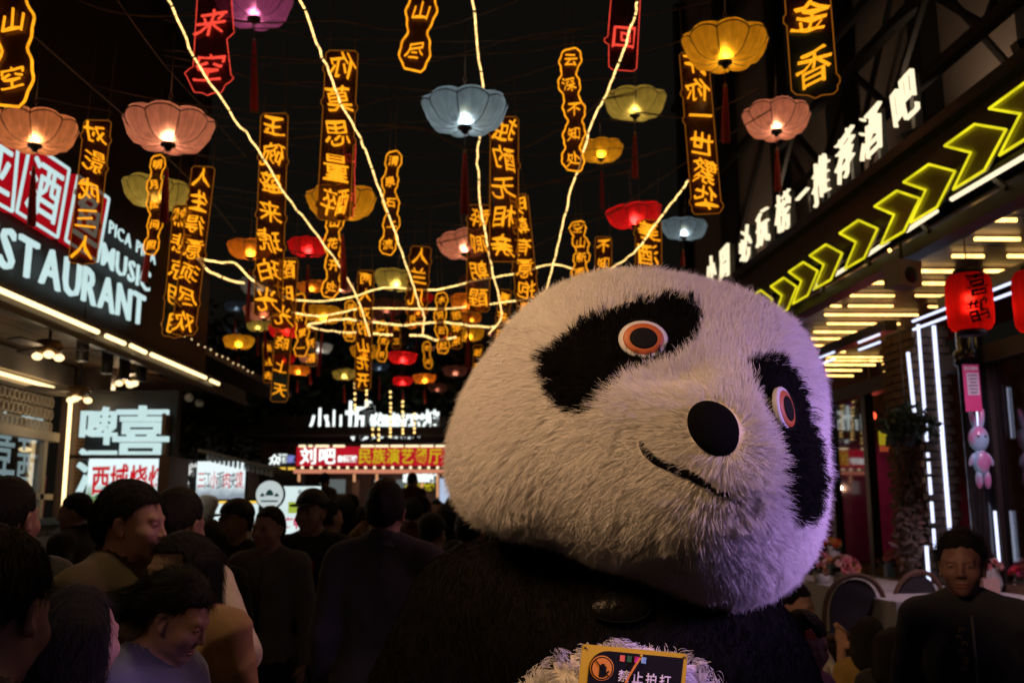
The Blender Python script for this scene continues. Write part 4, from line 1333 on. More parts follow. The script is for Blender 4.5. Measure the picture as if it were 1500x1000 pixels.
def largest_piece(Q, n):
    lab = np.arange(n)
    while True:
        m = lab[Q].min(1)
        new = lab.copy()
        for i in range(4): np.minimum.at(new, Q[:, i], m)
        if (new == lab).all(): break
        lab = new
    l = lab[Q[:, 0]]
    u, c = np.unique(l, return_counts=True)
    return Q[l == u[c.argmax()]]
def build_panda():
    root_p = Vector((PT(930, 640, 2.3).x - 0.02, PT(930, 640, 2.3).y + 0.1, 0))
    root = thing('panda_mascot', 'performer in a giant fluffy panda costume with tilted head and orange eyes', 'mascot', root_p)
    rp = np.array(root_p)
    T0 = 2.25
    s0 = T0 / FPX
    a = R(20)
    right = np.array([1.0, 0, 0]); fwd = np.array([0, _cp, _sp]); up = np.array([0, -_sp, _cp])
    U = right * math.cos(a) - up * math.sin(a)
    W = right * math.sin(a) + up * math.cos(a)
    Mh = np.stack([U, fwd, W], axis=1)
    def pc(px, py, t=T0): return np.array(PT(px, py, t))
    head = [
        ell(pc(946, 616), (240 * s0, 0.34, 212 * s0), M=Mh, k=0.05),
        ell(pc(738, 706, 2.25), (62 * s0, 0.16, 50 * s0), M=Mh, k=0.08),
        ell(pc(1070, 752, 2.22), (112 * s0, 0.22, 118 * s0), M=Mh, k=0.12),
        ell(pc(1060, 566, 2.27), (120 * s0, 0.24, 122 * s0), M=Mh, k=0.10),
        ell(pc(778, 648, 2.25), (106 * s0, 0.22, 108 * s0), M=Mh, k=0.10),
        ell(pc(1020, 668, 2.02), (150 * s0, 0.17, 112 * s0), M=Mh, k=0.12),
        ell(pc(1055, 655, 1.93), (84 * s0, 0.12, 76 * s0), M=Mh, k=0.08),
        ell(pc(925, 498, 1.90), (95 * s0, 0.035, 48 * s0), M=Mh, k=0.05, op=-1),
    ]
    lo = np.array(pc(932, 640)) - 0.55; hi = lo + 1.1
    xs, ys, zs = [np.linspace(lo[i], hi[i], 92).astype(np.float32) for i in range(3)]
    F = field(head, xs, ys, zs, 0.4)
    V, Q = surface_net(F, xs, ys, zs)
    hm = obj('head', npmesh('head', V - rp, Q), M_hide_w, root)
    bvh = BVHTree.FromPolygons([tuple(v) for v in V], [tuple(q) for q in Q])
    def hit(px, py):
        d = ray(px, py).normalized()
        p, n, i, dist = bvh.ray_cast(CAM, d, 10)
        if p is None:
            return PT(px, py, 2.2), -d
        return p, n
    # --- colour areas of the fur, read off where they sit on the head
    P_L = [(802, 545), (808, 522), (832, 502), (854, 484), (890, 463), (930, 448), (985, 442), (1012, 455), (1026, 482), (1019, 508), (990, 524), (955, 533), (928, 546), (903, 566), (884, 590), (864, 604), (844, 598), (818, 578)]
    P_R = [(1096, 548), (1112, 531), (1138, 529), (1160, 545), (1174, 577), (1183, 620), (1194, 660), (1198, 700), (1194, 742), (1178, 760), (1155, 755), (1140, 735), (1138, 700), (1143, 660), (1140, 636), (1122, 600)]
    mouth = [(938, 647), (947, 662), (962, 674), (985, 684), (1008, 693), (1030, 706), (1052, 720), (1078, 727)]
    eyes = [((942, 499), 37, 29, 4), ((1145, 600), 19, 34, -14)]
    n = 260000
    facing = (vnormals(V, Q) * (np.array([0, -1, 0.0]))).sum(1)
    wgt = np.clip(0.62 + facing, 0.22, 1.15)
    P, N = sample_surface(V, Q, n, 3, wgt)
    x, y, t = to_px(P)
    front = t < 2.33
    jx = x + rng.normal(size=n) * 3; jy = y + rng.normal(size=n) * 3
    blk = front & (in_poly(jx, jy, P_L) | in_poly(jx, jy, P_R))
    drop = np.zeros(n, bool)
    for (cx, cy), rx, ry, ang in eyes:
        ca, sa = math.cos(R(ang)), math.sin(R(ang))
        u = (x - cx) * ca + (y - cy) * sa; w = -(x - cx) * sa + (y - cy) * ca
        drop |= front & ((u / (rx - 1)) ** 2 + (w / (ry - 1)) ** 2 < 1)
    ca, sa = math.cos(R(38)), math.sin(R(38))
    u = (x - 1049) * ca + (y - 627) * sa; w = -(x - 1049) * sa + (y - 627) * ca
    drop |= front & ((u / 41) ** 2 + (w / 34) ** 2 < 1)
    md = poly_dist(x, y, mouth)
    drop |= front & (md < 4)
    # the neck side is hidden in the collar and carries none
    nose_p = np.array(hit(1049, 627)[0])
    d = P - nose_p
    rad = np.linalg.norm(d, axis=1)
    tg = d - N * (d * N).sum(1, keepdims=True)
    tg /= np.linalg.norm(tg, axis=1, keepdims=True) + 1e-9
    # slow swirl so that the pile does not lie all one way
    sw = np.stack([np.sin(P[:, 2] * 9 + 2 * np.sin(P[:, 0] * 7)), np.sin(P[:, 0] * 11 + 1.3), np.sin(P[:, 0] * 8 + P[:, 2] * 6)], 1) * 0.55
    D = tg + sw - N * (sw * N).sum(1, keepdims=True)
    D /= np.linalg.norm(D, axis=1, keepdims=True) + 1e-9
    L = 0.042 * rng.uniform(0.5, 1.2, n)
    L *= np.clip(0.5 + rad / 0.30, 0.55, 1.0)
    L = np.where(front & (md < 26), L * 0.62, L)
    eyed = np.full(n, 1e9)
    for (cx, cy), rx, ry, ang in eyes:
        eyed = np.minimum(eyed, np.hypot((x - cx) / rx, (y - cy) / ry))
    L = np.where(front & (eyed < 1.9), L * 0.6, L)
    keep = ~drop
    w_ = keep & ~blk
    k_ = keep & blk
    fw = strands('white_fur', P[w_] - rp, N[w_], D[w_], L[w_], M_fur_w, root, seed=1, r0=0.00042, r1=0.00009, clump=0.38, curl=0.42, lift=0.47, droop=0.28, clump_n=17000)
    tag(fw, kind='stuff')
    # black pads under the black fur, so no white shows between the strands
    vx, vy, vt = to_px(V)
    vb = (vt < 2.33) & (in_poly(vx, vy, P_L) | in_poly(vx, vy, P_R))
    Vn = vnormals(V, Q)
    for side in (vx < 1065, vx >= 1065):
        qb = largest_piece(Q[(vb & side)[Q].all(1)], len(V))
        ids = np.unique(qb); re = np.full(len(V), -1); re[ids] = np.arange(len(ids))
        obj('eye_patch', npmesh('eye_patch', (V + Vn * 0.003)[ids] - rp, re[qb]), M_hide_k, root)
    Pk, Nk, Dk, Lk = P[k_], N[k_], D[k_], L[k_]
    extra = 1.0
    fk = strands('black_fur', Pk - rp, Nk, Dk, Lk * extra, M_fur_k, root, seed=2, r0=0.0007, r1=0.0002, clump=0.6, curl=0.3, lift=0.5, droop=0.2)
    tag(fk, kind='stuff')
    # --- eyes: three stacked vinyl discs each, a little domed
    for (cx, cy), rx, ry, ang in eyes:
        p, nn = hit(cx, cy)
        if cx < 1000:
            nrm = Vector((-0.05, -0.96, 0.20)).normalized(); rw, rh = rx * p.y / 1400 * 1.0, ry * p.y / 1400 * 1.05
        else:
            nrm = Vector((0.80, -0.58, 0.12)).normalized(); rw, rh = 0.046, ry * p.y / 1400 * 1.0
        Fm = frame_of(nrm)
        Rz = Matrix.Rotation(R(ang), 3, 'Y')
        Fm = Fm @ Rz
        for (nm, k, off, mm) in (('eyeball', 1.0, 0.009, M_eye_w), ('iris', 0.84, 0.0118, M_eye_o), ('pupil', 0.58, 0.0145, M_eye_k)):
            mb = MB()
            prof = [(0.0005, -0.0035), (0.35, -0.0033), (0.7, -0.0028), (0.93, -0.0015), (1.0, 0.002), (0.97, 0.010)]
            L_ = Matrix(((rw * k, 0, 0), (0, 0, 1), (0, rh * k, 0)))
            mb.lathe(prof, 40, p - Vector(rp) + nrm * off, Fm @ L_)
            mb.build(nm, mm, root)
    # --- nose: a padded black felt oval
    p, nn = hit(1049, 627)
    nrm = Vector((0.30, -0.93, 0.10)).normalized()
    Fm = frame_of(nrm) @ Matrix.Rotation(R(38), 3, 'Y')
    MB().ball(p - Vector(rp) - nrm * 0.004, (45 * p.y / 1400 * 1.04, 0.026, 37 * p.y / 1400 * 1.03), 36, 20, Fm).build('nose', M_nose, root)
    # --- mouth: a stitched black band
    mp = []
    for (ax, ay), (bx, by) in zip(mouth[:-1], mouth[1:]):
        for i in range(4):
            mp.append((ax + (bx - ax) * i / 4, ay + (by - ay) * i / 4))
    mp.append(mouth[-1])
    pts, rr = [], []
    for i, (mx, my) in enumerate(mp):
        q, nn = hit(mx, my)
        pts.append(q - Vector(rp) + Vector(nn) * 0.001)
        e = i / (len(mp) - 1)
        rr.append(0.0032 + 0.0068 * math.sin(math.pi * min(1, max(0, e * 0.9 + 0.08))) ** 0.6)
    MB().tube(pts, rr, 8).build('mouth', M_nose, root)

    # --- body: one continuous padded suit
    def pb(px, py, t): return np.array(PT(px, py, t))
    cz = pb(900, 1090, 2.42)
    ground = 0.0
    bx, by = cz[0], cz[1]
    body = [
        ell(pb(905, 1095, 2.42), (0.42, 0.34, 0.56), k=0.1),
        ell(pb(905, 905, 2.40), (0.40, 0.27, 0.21), k=0.15),
        cap(pb(690, 900, 2.40), pb(590, 1105, 2.36), 0.165, 0.15, k=0.12),
        cap(pb(600, 1105, 2.36), pb(640, 1330, 2.20), 0.15, 0.125, k=0.08),
        ell(pb(650, 1370, 2.16), (0.13, 0.14, 0.13), k=0.06),
        cap(pb(1105, 985, 2.42), pb(1185, 1160, 2.40), 0.15, 0.145, k=0.12),
        cap(pb(1185, 1160, 2.40), pb(1165, 1350, 2.26), 0.145, 0.125, k=0.08),
        ell(pb(1160, 1390, 2.22), (0.13, 0.14, 0.13), k=0.06),
        ell((bx, by + 0.02, 0.72), (0.40, 0.33, 0.34), k=0.12),
        cap((bx - 0.2, by, 0.62), (bx - 0.23, by, 0.17), 0.19, 0.155, k=0.08),
        cap((bx + 0.2, by, 0.62), (bx + 0.23, by, 0.17), 0.19, 0.155, k=0.08),
        ell((bx - 0.235, by - 0.07, 0.10), (0.165, 0.24, 0.105), k=0.06),
        ell((bx + 0.235, by - 0.07, 0.10), (0.165, 0.24, 0.105), k=0.06),
    ]
    xs = np.linspace(bx - 0.85, bx + 0.85, 92).astype(np.float32)
    ys = np.linspace(by - 0.6, by + 0.5, 62).astype(np.float32)
    zs = np.linspace(-0.01, 1.85, 102).astype(np.float32)
    F = field(body, xs, ys, zs, 0.4)
    Vb, Qb = surface_net(F, xs, ys, zs)
    Vb += vnormals(Vb, Qb) * wrinkle(Vb, 5, 0.010, 9)[:, None]
    obj('suit', npmesh('suit', Vb - rp, Qb), M_hide_k, root)
    Nb_ = vnormals(Vb, Qb)
    # short black pile over the suit, longer white pile on the belly
    n = 60000
    P, N = sample_surface(Vb, Qb, n, 9, np.clip(0.5 - Nb_[:, 1], 0.15, 1.2))
    x, y, t = to_px(P)
    bel = ((x - 908 + rng.normal(size=n) * 4) / 196) ** 2 + ((y - 1094 + rng.normal(size=n) * 4) / 156) ** 2 < 1
    bel &= (N[:, 1] < 0.1)
    D = np.tile(np.array([0, -0.1, -1.0]), (n, 1)) + rng.normal(size=(n, 3)) * 0.4
    D -= N * (D * N).sum(1, keepdims=True)
    D /= np.linalg.norm(D, axis=1, keepdims=True)
    k_ = ~bel
    tag(strands('black_pile', P[k_] - rp, N[k_], D[k_], rng.uniform(0.012, 0.022, k_.sum()), M_fur_k, root, seed=4, pts=4, r0=0.0006, r1=0.0002, clump=0.3, lift=0.5), kind='stuff')
    P2, N2 = sample_surface(Vb, Qb, 90000, 19, np.clip(-Nb_[:, 1], 0.0, 1.0))
    x, y, t = to_px(P2)
    m = (((x - 908 + rng.normal(size=len(x)) * 3) / 194) ** 2 + ((y - 1094 + rng.normal(size=len(x)) * 3) / 155) ** 2 < 1)
    P2, N2 = P2[m], N2[m]
    D = np.stack([np.sin(P2[:, 2] * 40 + P2[:, 0] * 25), -0.2 * np.ones(len(P2)), np.cos(P2[:, 0] * 45 + P2[:, 2] * 10)], 1) + rng.normal(size=P2.shape) * 0.5
    D -= N2 * (D * N2).sum(1, keepdims=True)
    D /= np.linalg.norm(D, axis=1, keepdims=True)
    tag(strands('belly_fur', P2 - rp, N2, D, rng.uniform(0.018, 0.032, len(P2)), M_fur_w, root, seed=5, pts=5, r0=0.0006, r1=0.0002, clump=0.7, lift=0.55), kind='stuff')
    vx, vy, vt = to_px(Vb)
    vb = (((vx - 908) / 192) ** 2 + ((vy - 1095) / 153) ** 2 < 1) & (Nb_[:, 1] < 0.05)
    qb = Qb[vb[Qb].all(1)]
    ids = np.unique(qb); re = np.full(len(Vb), -1); re[ids] = np.arange(len(ids))
    obj('belly', npmesh('belly', (Vb + Nb_ * 0.003)[ids] - rp, re[qb]), M_hide_w, root)
    # clear oval viewing window in the chest
    bb = BVHTree.FromPolygons([tuple(v) for v in Vb], [tuple(q) for q in Qb])
    p, nn, i, dd = bb.ray_cast(CAM, ray(907, 888).normalized(), 10)
    Fm = frame_of(Vector((0, -0.97, 0.2)))
    mb = MB()
    L_ = Matrix(((0.069, 0, 0), (0, 0, 1), (0, 0.031, 0)))
    mb.lathe([(0.001, -0.012), (0.5, -0.010), (0.85, -0.005), (1.0, 0.002), (0.98, 0.012)], 36, p - Vector(rp) + Vector((0, -0.022, 0)), Fm @ L_)
    mv = mat('clear_vinyl', (0.004, 0.004, 0.0045), rough=0.32, var=0.3, bump=0.35, bscale=45, spec=0.10)
    mb.build('viewing_window', mv, root)
    mb = MB()
    mb.tube([p - Vector(rp) + Vector((0, -0.022, 0)) + Fm @ Vector((0.069 * math.cos(u), 0, 0.031 * math.sin(u))) for u in np.linspace(0, 2 * math.pi, 40)[:-1]], 0.0022, 6, closed=True)
    mb.build('window_piping', M_hide_k, root)

    # --- the hanging notice on the belly: a thing of its own
    p, nn, i, dd = bb.ray_cast(CAM, ray(928, 985).normalized(), 10)
    nrm = Vector((0.10, -0.985, -0.05)).normalized()
    tl = Vector(p) + Vector((0, -0.045, 0))
    Fm = frame_of(nrm) @ Matrix.Rotation(R(6), 3, 'Y')
    sg = thing('notice_board', 'yellow edged black notice with crossed out hand on the panda belly', 'sign', PT(926, 1003, tl.y / ray(926, 1003).y))
    sg.rotation_euler = Fm.to_euler()
    M_yel = mat('yellow_plastic', (0.42, 0.30, 0.02), rough=0.35, var=0.12, scale=20)
    M_blk = mat('black_plastic', (0.008, 0.008, 0.009), rough=0.3, var=0.2)
    M_org = mat('orange_print', (0.50, 0.20, 0.02), rough=0.5, var=0.1)
    M_wht = mat('white_print', (0.55, 0.54, 0.58), rough=0.5, var=0.08)
    def rr_poly(w, h, r, n=6):
        out = []
        for cx, cy, a0 in ((w - r, h - r, 0), (-w + r, h - r, 90), (-w + r, -h + r, 180), (w - r, -h + r, 270)):
            for i in range(n + 1):
                t_ = R(a0 + 90 * i / n)
                out.append((cx + r * math.cos(t_), cy + r * math.sin(t_)))
        return out
    X, Y_, Z = Vector((1, 0, 0)), Vector((0, -1, 0)), Vector((0, 0, 1))
    sc = 0.00158
    w, h = 74 * sc, 48 * sc
    MB().prism(rr_poly(w, h, 0.008), (0, 0, 0), X, Z, Y_, 0.004).build('panel', M_yel, sg)
    poly = [(w - 0.009, h - 0.009), (-w * 0.45, h - 0.009)]
    for i in range(7):
        t_ = R(90 + 90 * i / 6)
        poly.append((-w * 0.50 + 0.040 * math.cos(t_), h - 0.049 + 0.040 * math.sin(t_)))
    poly += [(-w * 0.50 - 0.04, -h + 0.03), (w - 0.012, -h + 0.03)]
    MB().prism(poly, (0, -0.0015, 0), X, Z, Y_, 0.001).build('black_field', M_blk, sg)
    cx, cy = -w * 0.60, h * 0.40
    disc = lambda r: [(cx + r * math.cos(t_), cy + r * math.sin(t_)) for t_ in np.linspace(0, 2 * math.pi, 33)[:-1]]
    MB().prism(disc(0.0262), (0, -0.003, 0), X, Z, Y_, 0.001).build('ring', M_org, sg)
    MB().prism(disc(0.0240), (0, -0.0042, 0), X, Z, Y_, 0.001).build('ring_gap', M_blk, sg)
    MB().prism(disc(0.0215), (0, -0.0054, 0), X, Z, Y_, 0.001).build('disc', M_org, sg)
    mb = MB()
    hx, hy = cx + 0.002, cy - 0.006
    q = lambda x0, y0, x1, y1: mb.prism([(hx + x0, hy + y0), (hx + x1, hy + y0), (hx + x1, hy + y1), (hx + x0, hy + y1)], (0, -0.0066, 0), X, Z, Y_, 0.001)
    mb.prism([(hx - 0.008, hy - 0.012), (hx + 0.004, hy - 0.012), (hx + 0.007, hy - 0.006), (hx + 0.007, hy + 0.003), (hx - 0.008, hy + 0.003)], (0, -0.0066, 0), X, Z, Y_, 0.001)
    for i, l in enumerate((0.013, 0.016, 0.0155, 0.011)):
        q(-0.008 + i * 0.0039, 0.0035, -0.0048 + i * 0.0039, l)
    mb.prism([(hx + 0.0075, hy - 0.007), (hx + 0.014, hy + 0.001), (hx + 0.012, hy + 0.003), (hx + 0.0075, hy - 0.002)], (0, -0.0066, 0), X, Z, Y_, 0.001)
    mb.bar((cx - 0.0155, -0.0072, cy + 0.0155), (cx + 0.0155, -0.0072, cy - 0.0155), 0.0022, 0.0012, (0, -1, 0))
    mb.build('crossed_hand', M_blk, sg)
    for i, ch in enumerate('禁止拍打'):
        obj('character', glyph(ch, 0.012, 0.01), M_wht, sg, loc=(-w * 0.18 + i * 0.0305, -0.0035, h * 0.24 - i * 0.0008), scale=(0.026, 0.1, 0.026))
    for i, ch in enumerate('请勿触摸'):
        obj('character', glyph(ch, 0.012, 0.01), M_wht, sg, loc=(-w * 0.18 + i * 0.0305, -0.0035, h * 0.24 - 0.036), scale=(0.026, 0.1, 0.026))
    for i, cc in enumerate(((0.55, 0.12, 0.06), (0.02, 0.10, 0.03), (0.45, 0.02, 0.20), (0.25, 0.50, 0.55))):
        mc = mat('sticker_%s' % ('red', 'green', 'pink', 'blue')[i], cc, rough=0.5, var=0.15)
        MB().prism([(-w * 0.28 + i * 0.0158, h * 0.64), (-w * 0.28 + i * 0.0158 + 0.0105, h * 0.63), (-w * 0.28 + i * 0.0158 + 0.0105, h * 0.80), (-w * 0.28 + i * 0.0158, h * 0.81)], (0, -0.003, 0), X, Z, Y_, 0.0006).build('sticker', mc, sg)
    for sx in (-1, 1):
        MB().lathe([(0.0025, -0.001), (0.0025, 0.003)], 10, (sx * (w - 0.007), -0.001, h - 0.007), Matrix.Rotation(R(90), 3, 'X')).build('rivet', M_blk, sg)
    # orange lanyard ribbon in front of the notice
    lp = thing('lanyard_ribbon', 'narrow orange ribbon dangling in front of the yellow edged notice', 'ribbon', sg.location)
    lp.rotation_euler = sg.rotation_euler
    m_rib = mat('orange_ribbon', (0.55, 0.20, 0.03), rough=0.4, var=0.2)
    pts = [Vector((w * 0.10 - 0.010 * i - 0.002 * math.sin(i), -0.011, h * 0.83 - 0.02 * i)) for i in range(7)]
    mb = MB()
    for p0, p1 in zip(pts[:-1], pts[1:]):
        mb.bar(p0, p1, 0.0045, 0.0008, (0, -1, 0))
    mb.build('ribbon', m_rib, lp)
    MB().ball((w * 0.10, -0.012, h * 0.86), 0.0035, 10, 6).build('clip', M_yel, lp)
    return root
build_panda()
# ------------------------------------------------------------------ lotus lanterns
def _lotus():
    Rr = 0.265
    nr, per = 8, 9
    n = nr * per
    FL = 0.86
    prof = [(0.045, -0.128, 0.0), (0.10, -0.137, 0.3), (0.155, -0.130, 0.7), (0.205, -0.108, 1.0), (0.240, -0.076, 1.0), (0.262, -0.040, 1.0), (0.272, -0.004, 1.0), (0.264, 0.022, 1.0),
            (0.232, 0.046, 0.7), (0.18, 0.064, 0.4), (0.10, 0.076, 0.12), (0.04, 0.080, 0.0)]
    rim_i = 6
    def pt(i, k):
        r, z, b = prof[i]
        a = 2 * math.pi * k / n
        s = (k % per) / per
        w = abs(math.sin(math.pi * s)) ** 0.75
        rr = r * (1 + b * (0.065 * w - 0.04))
        zz = z + (0.034 * (w - 0.25) * b if i >= 5 else -0.020 * w * b)
        return Vector((rr * math.cos(a), rr * math.sin(a), zz * (FL if zz > -0.1 else 1) - (0 if zz > -0.1 else 0)))
    vs, fs = [], []
    for i in range(len(prof)):
        for k in range(n): vs.append(pt(i, k))
    for i in range(len(prof) - 1):
        for k in range(n):
            fs.append((i * n + k, i * n + (k + 1) % n, (i + 1) * n + (k + 1) % n, (i + 1) * n + k))
    shade = MB().add(vs, fs, True).mesh('shade')
    fr = MB()
    for j in range(nr):
        fr.tube([pt(i, j * per) * 1.006 for i in range(len(prof))], 0.0036, 5)
    fr.tube([pt(rim_i, k) * 1.008 for k in range(n)], 0.0042, 5, closed=True)
    frame = fr.mesh('wire_frame')
    base = MB().lathe([(0.03, -0.130), (0.046, -0.134), (0.048, -0.144), (0.028, -0.154), (0.012, -0.18)], 16).mesh('base_plate')
    bulb = MB().ball((0, 0, -0.026), (0.016, 0.016, 0.024), 12, 8).mesh('bulb')
    hang = MB().tube([(0, 0, 0.08), (0, 0.0, 0.17)], 0.004, 5).tube([(0.012 * math.cos(a), 0, 0.185 + 0.018 * math.sin(a)) for a in np.linspace(0, 6.28, 10)[:-1]], 0.003, 5, closed=True).tube([(0, 0, 0.2), (0.004, 0.004, 0.42), (0, 0, 0.62)], 0.0035, 5).mesh('hanging_wire')
    return shade, frame, base, bulb, hang
LOT = _lotus()
def tassel_mesh(l):
    prof = [(0.006, 0.0), (0.014, -0.012), (0.016, -0.03), (0.012, -0.045), (0.017, -0.07), (0.024, -l * 0.5), (0.030, -l), (0.012, -l - 0.004)]
    n = 18
    vs, fs = [], []
    for r, z in prof:
        for k in range(n):
            a = 2 * math.pi * k / n
            q = r * (1 - (0.22 if k % 2 else 0) * (1 if z < -0.05 else 0))
            vs.append((q * math.cos(a), q * math.sin(a), z - (0.012 * ((k * 7) % 5) / 5 if z < -l * 0.9 else 0)))
    for i in range(len(prof) - 1):
        for k in range(n):
            fs.append((i * n + k, i * n + (k + 1) % n, (i + 1) * n + (k + 1) % n, (i + 1) * n + k))
    return MB().add(vs, fs, True).mesh('tassel')
M_tas = mat('red_silk_thread', (0.78, 0.045, 0.028), rough=0.6, var=0.3, scale=20, stretch=(12, 12, 0.6), bump=0.5, bscale=60, sheen=0.3)
M_bead = mat('bead', (0.5, 0.3, 0.15), rough=0.3, var=0.3)
SH = {k: fabric_shade('silk_' + k, v) for k, v in dict(
    peach=(0.85, 0.36, 0.18), pink=(0.82, 0.33, 0.25), olive=(0.52, 0.42, 0.10), purple=(0.42, 0.10, 0.36), blue=(0.30, 0.40, 0.47), amber=(0.86, 0.42, 0.02),
    red=(0.80, 0.015, 0.02), orange=(0.90, 0.26, 0.02), grey=(0.38, 0.36, 0.33), dusty=(0.34, 0.12, 0.10), slate=(0.15, 0.19, 0.24)).items()}
LC = dict(peach=(1.0, 0.72, 0.45), blue=(0.95, 0.95, 0.9), grey=(1, 0.9, 0.8), slate=(0.9, 0.95, 1.0))
_bead = MB().ball((0, 0, 0), 0.013, 10, 7).mesh('bead')
_tass = {}
lanterns = [
    (52, 186, 118, 'peach', 340, 0.9, 'peach lotus lantern cut by the left edge in front of the red square panels'),
    (248, 182, 128, 'pink', 335, 0.9, 'largest pink lotus lantern hanging above the restaurant lettering'),
    (230, 277, 96, 'olive', 420, 0.9, 'olive lotus lantern below the largest pink one, right of the red square panels'),
    (372, 2, 112, 'purple', 175, 0.8, 'purple lotus lantern cut by the top edge beside a red neon banner'),
    (681, 157, 126, 'blue', 320, 0.8, 'large grey blue lotus lantern near the top middle'),
    (1062, 62, 124, 'amber', 215, 0.9, 'large amber lotus lantern at the top right with a red tassel'),
    (930, 147, 92, 'olive', 265, 0.9, 'olive lotus lantern between the red neon banner and the large amber lantern'),
    (880, 217, 66, 'amber', 310, 0.9, 'amber lotus lantern beside the tall white outlined banner above the panda'),
    (1137, 171, 97, 'pink', 290, 0.9, 'pink lotus lantern in front of the taupe wall above the bar lettering'),
    (928, 310, 82, 'red', 392, 1.0, 'bright red lotus lantern right above the panda head'),
    (1002, 331, 68, 'blue', 392, 0.6, 'small grey blue lotus lantern above the right side of the panda head'),
    (500, 291, 102, 'amber', 430, 0.9, 'amber lotus lantern partly behind the widest middle neon banner'),
    (452, 358, 61, 'red', 470, 0.9, 'red lotus lantern below the amber one at the middle left'),
    (367, 361, 66, 'orange', 500, 0.9, 'orange lotus lantern left of the long neon banner about a jade bowl'),
    (680, 353, 80, 'pink', 465, 0.9, 'pink lotus lantern under the large grey blue one'),
    (582, 406, 68, 'olive', 500, 0.9, 'olive lotus lantern in the middle below the outlined clear spring banner'),
    (381, 415, 60, 'grey', 0, 0.35, 'dim grey lotus lantern behind the lower part of the jade bowl banner'),
    (386, 452, 58, 'pink', 531, 0.5, 'dim pink lotus lantern just under the dim grey one'),
    (475, 457, 56, 'amber', 556, 0.8, 'amber lotus lantern left of the short banner about two drinkers'),
    (420, 480, 54, 'red', 560, 1.0, 'small bright red lotus lantern below the jade bowl banner'),
    (566, 447, 54, 'dusty', 500, 0.15, 'unlit dusty pink lotus lantern below the olive one in the middle'),
    (688, 440, 58, 'orange', 545, 0.9, 'orange lotus lantern under the pink one, left of the panda head'),
    (686, 486, 48, 'amber', 548, 0.7, 'small amber lotus lantern touching the left top of the panda head'),
    (750, 470, 46, 'slate', 0, 0.5, 'small slate blue lotus lantern at the upper left edge of the panda fur'),
    (350, 498, 45, 'amber', 556, 0.9, 'small amber lotus lantern above the noodle stall, alone at the left'),
    (590, 521, 44, 'red', 0, 1.0, 'small red lotus lantern, the upper of two reds in the far middle'),
    (535, 512, 46, 'amber', 0, 0.7, 'small amber lotus lantern behind the banner about two drinkers'),
    (469, 507, 38, 'grey', 535, 0.8, 'small pale grey lotus lantern in the far middle left'),
    (438, 540, 34, 'orange', 575, 0.8, 'tiny orange lotus lantern low in the far middle left'),
    (504, 546, 36, 'olive', 590, 0.7, 'tiny olive lotus lantern low in the far middle'),
    (484, 549, 26, 'amber', 0, 0.6, 'tiny amber lotus lantern overlapped by the tiny olive one'),
    (556, 535, 30, 'slate', 588, 0.1, 'tiny unlit slate lotus lantern in the far middle'),
    (590, 556, 32, 'red', 590, 0.9, 'tiny red lotus lantern, the lower of two reds in the far middle'),
    (622, 552, 35, 'orange', 590, 0.9, 'tiny orange lotus lantern right of the lower far red one'),
    (667, 541, 38, 'dusty', 0, 0.25, 'tiny dim dusty pink lotus lantern near the left of the panda head'),
    (641, 566, 30, 'dusty', 0, 0.15, 'tiny dim brown lotus lantern lowest in the far middle'),
    (416, 523, 36, 'red', 575, 0.5, 'tiny dim red lotus lantern under the small bright red one'),
    (454, 521, 34, 'pink', 565, 0.5, 'tiny pink lotus lantern half under the pale grey one'),
]
xr = np.random.default_rng(41)
for k in range(90):
    cx, cy = xr.uniform(325, 720), xr.uniform(400, 585)
    w = max(16, 50 - (cy - 420) * 0.22 + xr.normal() * 4)
    if any((abs(cx - l[0]) < 0.38 * (w + l[2]) and abs(cy - l[1]) < 0.20 * (w + l[2])) for l in lanterns): continue
    col = ['amber', 'orange', 'red', 'pink', 'olive', 'dusty', 'slate'][xr.integers(7)]
    lanterns.append((cx, cy, w * 0.8, col, cy + w * 1.1 if xr.random() < 0.7 else 0, 0.15 if col in ('dusty', 'slate') else xr.uniform(0.4, 0.9), 'very small %s lotus lantern deep in the far cluster' % ('dim ' + col if col in ('dusty', 'slate') else col)))
for i, (cx, cy, w, col, ty, br, lb) in enumerate(lanterns):
    t = 0.55 * FPX / w
    c = PT(cx, cy, t)
    L = thing('lotus_lantern', lb, 'lantern', c, rng.uniform(0, 0.78), 'lotus lanterns strung over the alley')
    L.rotation_euler = (rng.normal() * 0.05, rng.normal() * 0.05, rng.uniform(0, 0.78))
    obj('shade', LOT[0], SH[col], L)
    obj('wire_frame', LOT[1], M_iron, L)
    obj('base_plate', LOT[2], M_board, L)
    obj('bulb', LOT[3], E_bulb if br > 0.3 else M_white, L)
    obj('hanging_wire', LOT[4], M_wire, L)
    if ty:
        s = t / FPX
        l = max(0.16, (ty - cy) * s * 0.98 - 0.31)
        l = round(min(l, 0.62), 2)
        if l not in _tass: _tass[l] = tassel_mesh(l)
        MBc = MB().tube([(0, 0, -0.19), (0, 0, -0.30)], 0.003, 5)
        MBc.build('cord', M_wire, L)
        obj('bead', _bead, M_bead, L, loc=(0, 0, -0.295))
        obj('tassel', _tass[l], M_tas, L, loc=(0, 0, -0.305))
    lamp('bulb_lamp', 'POINT', (0, 0, -0.074), LANT * br, LC.get(col, (1.0, 0.78, 0.5)), L, 0.028)

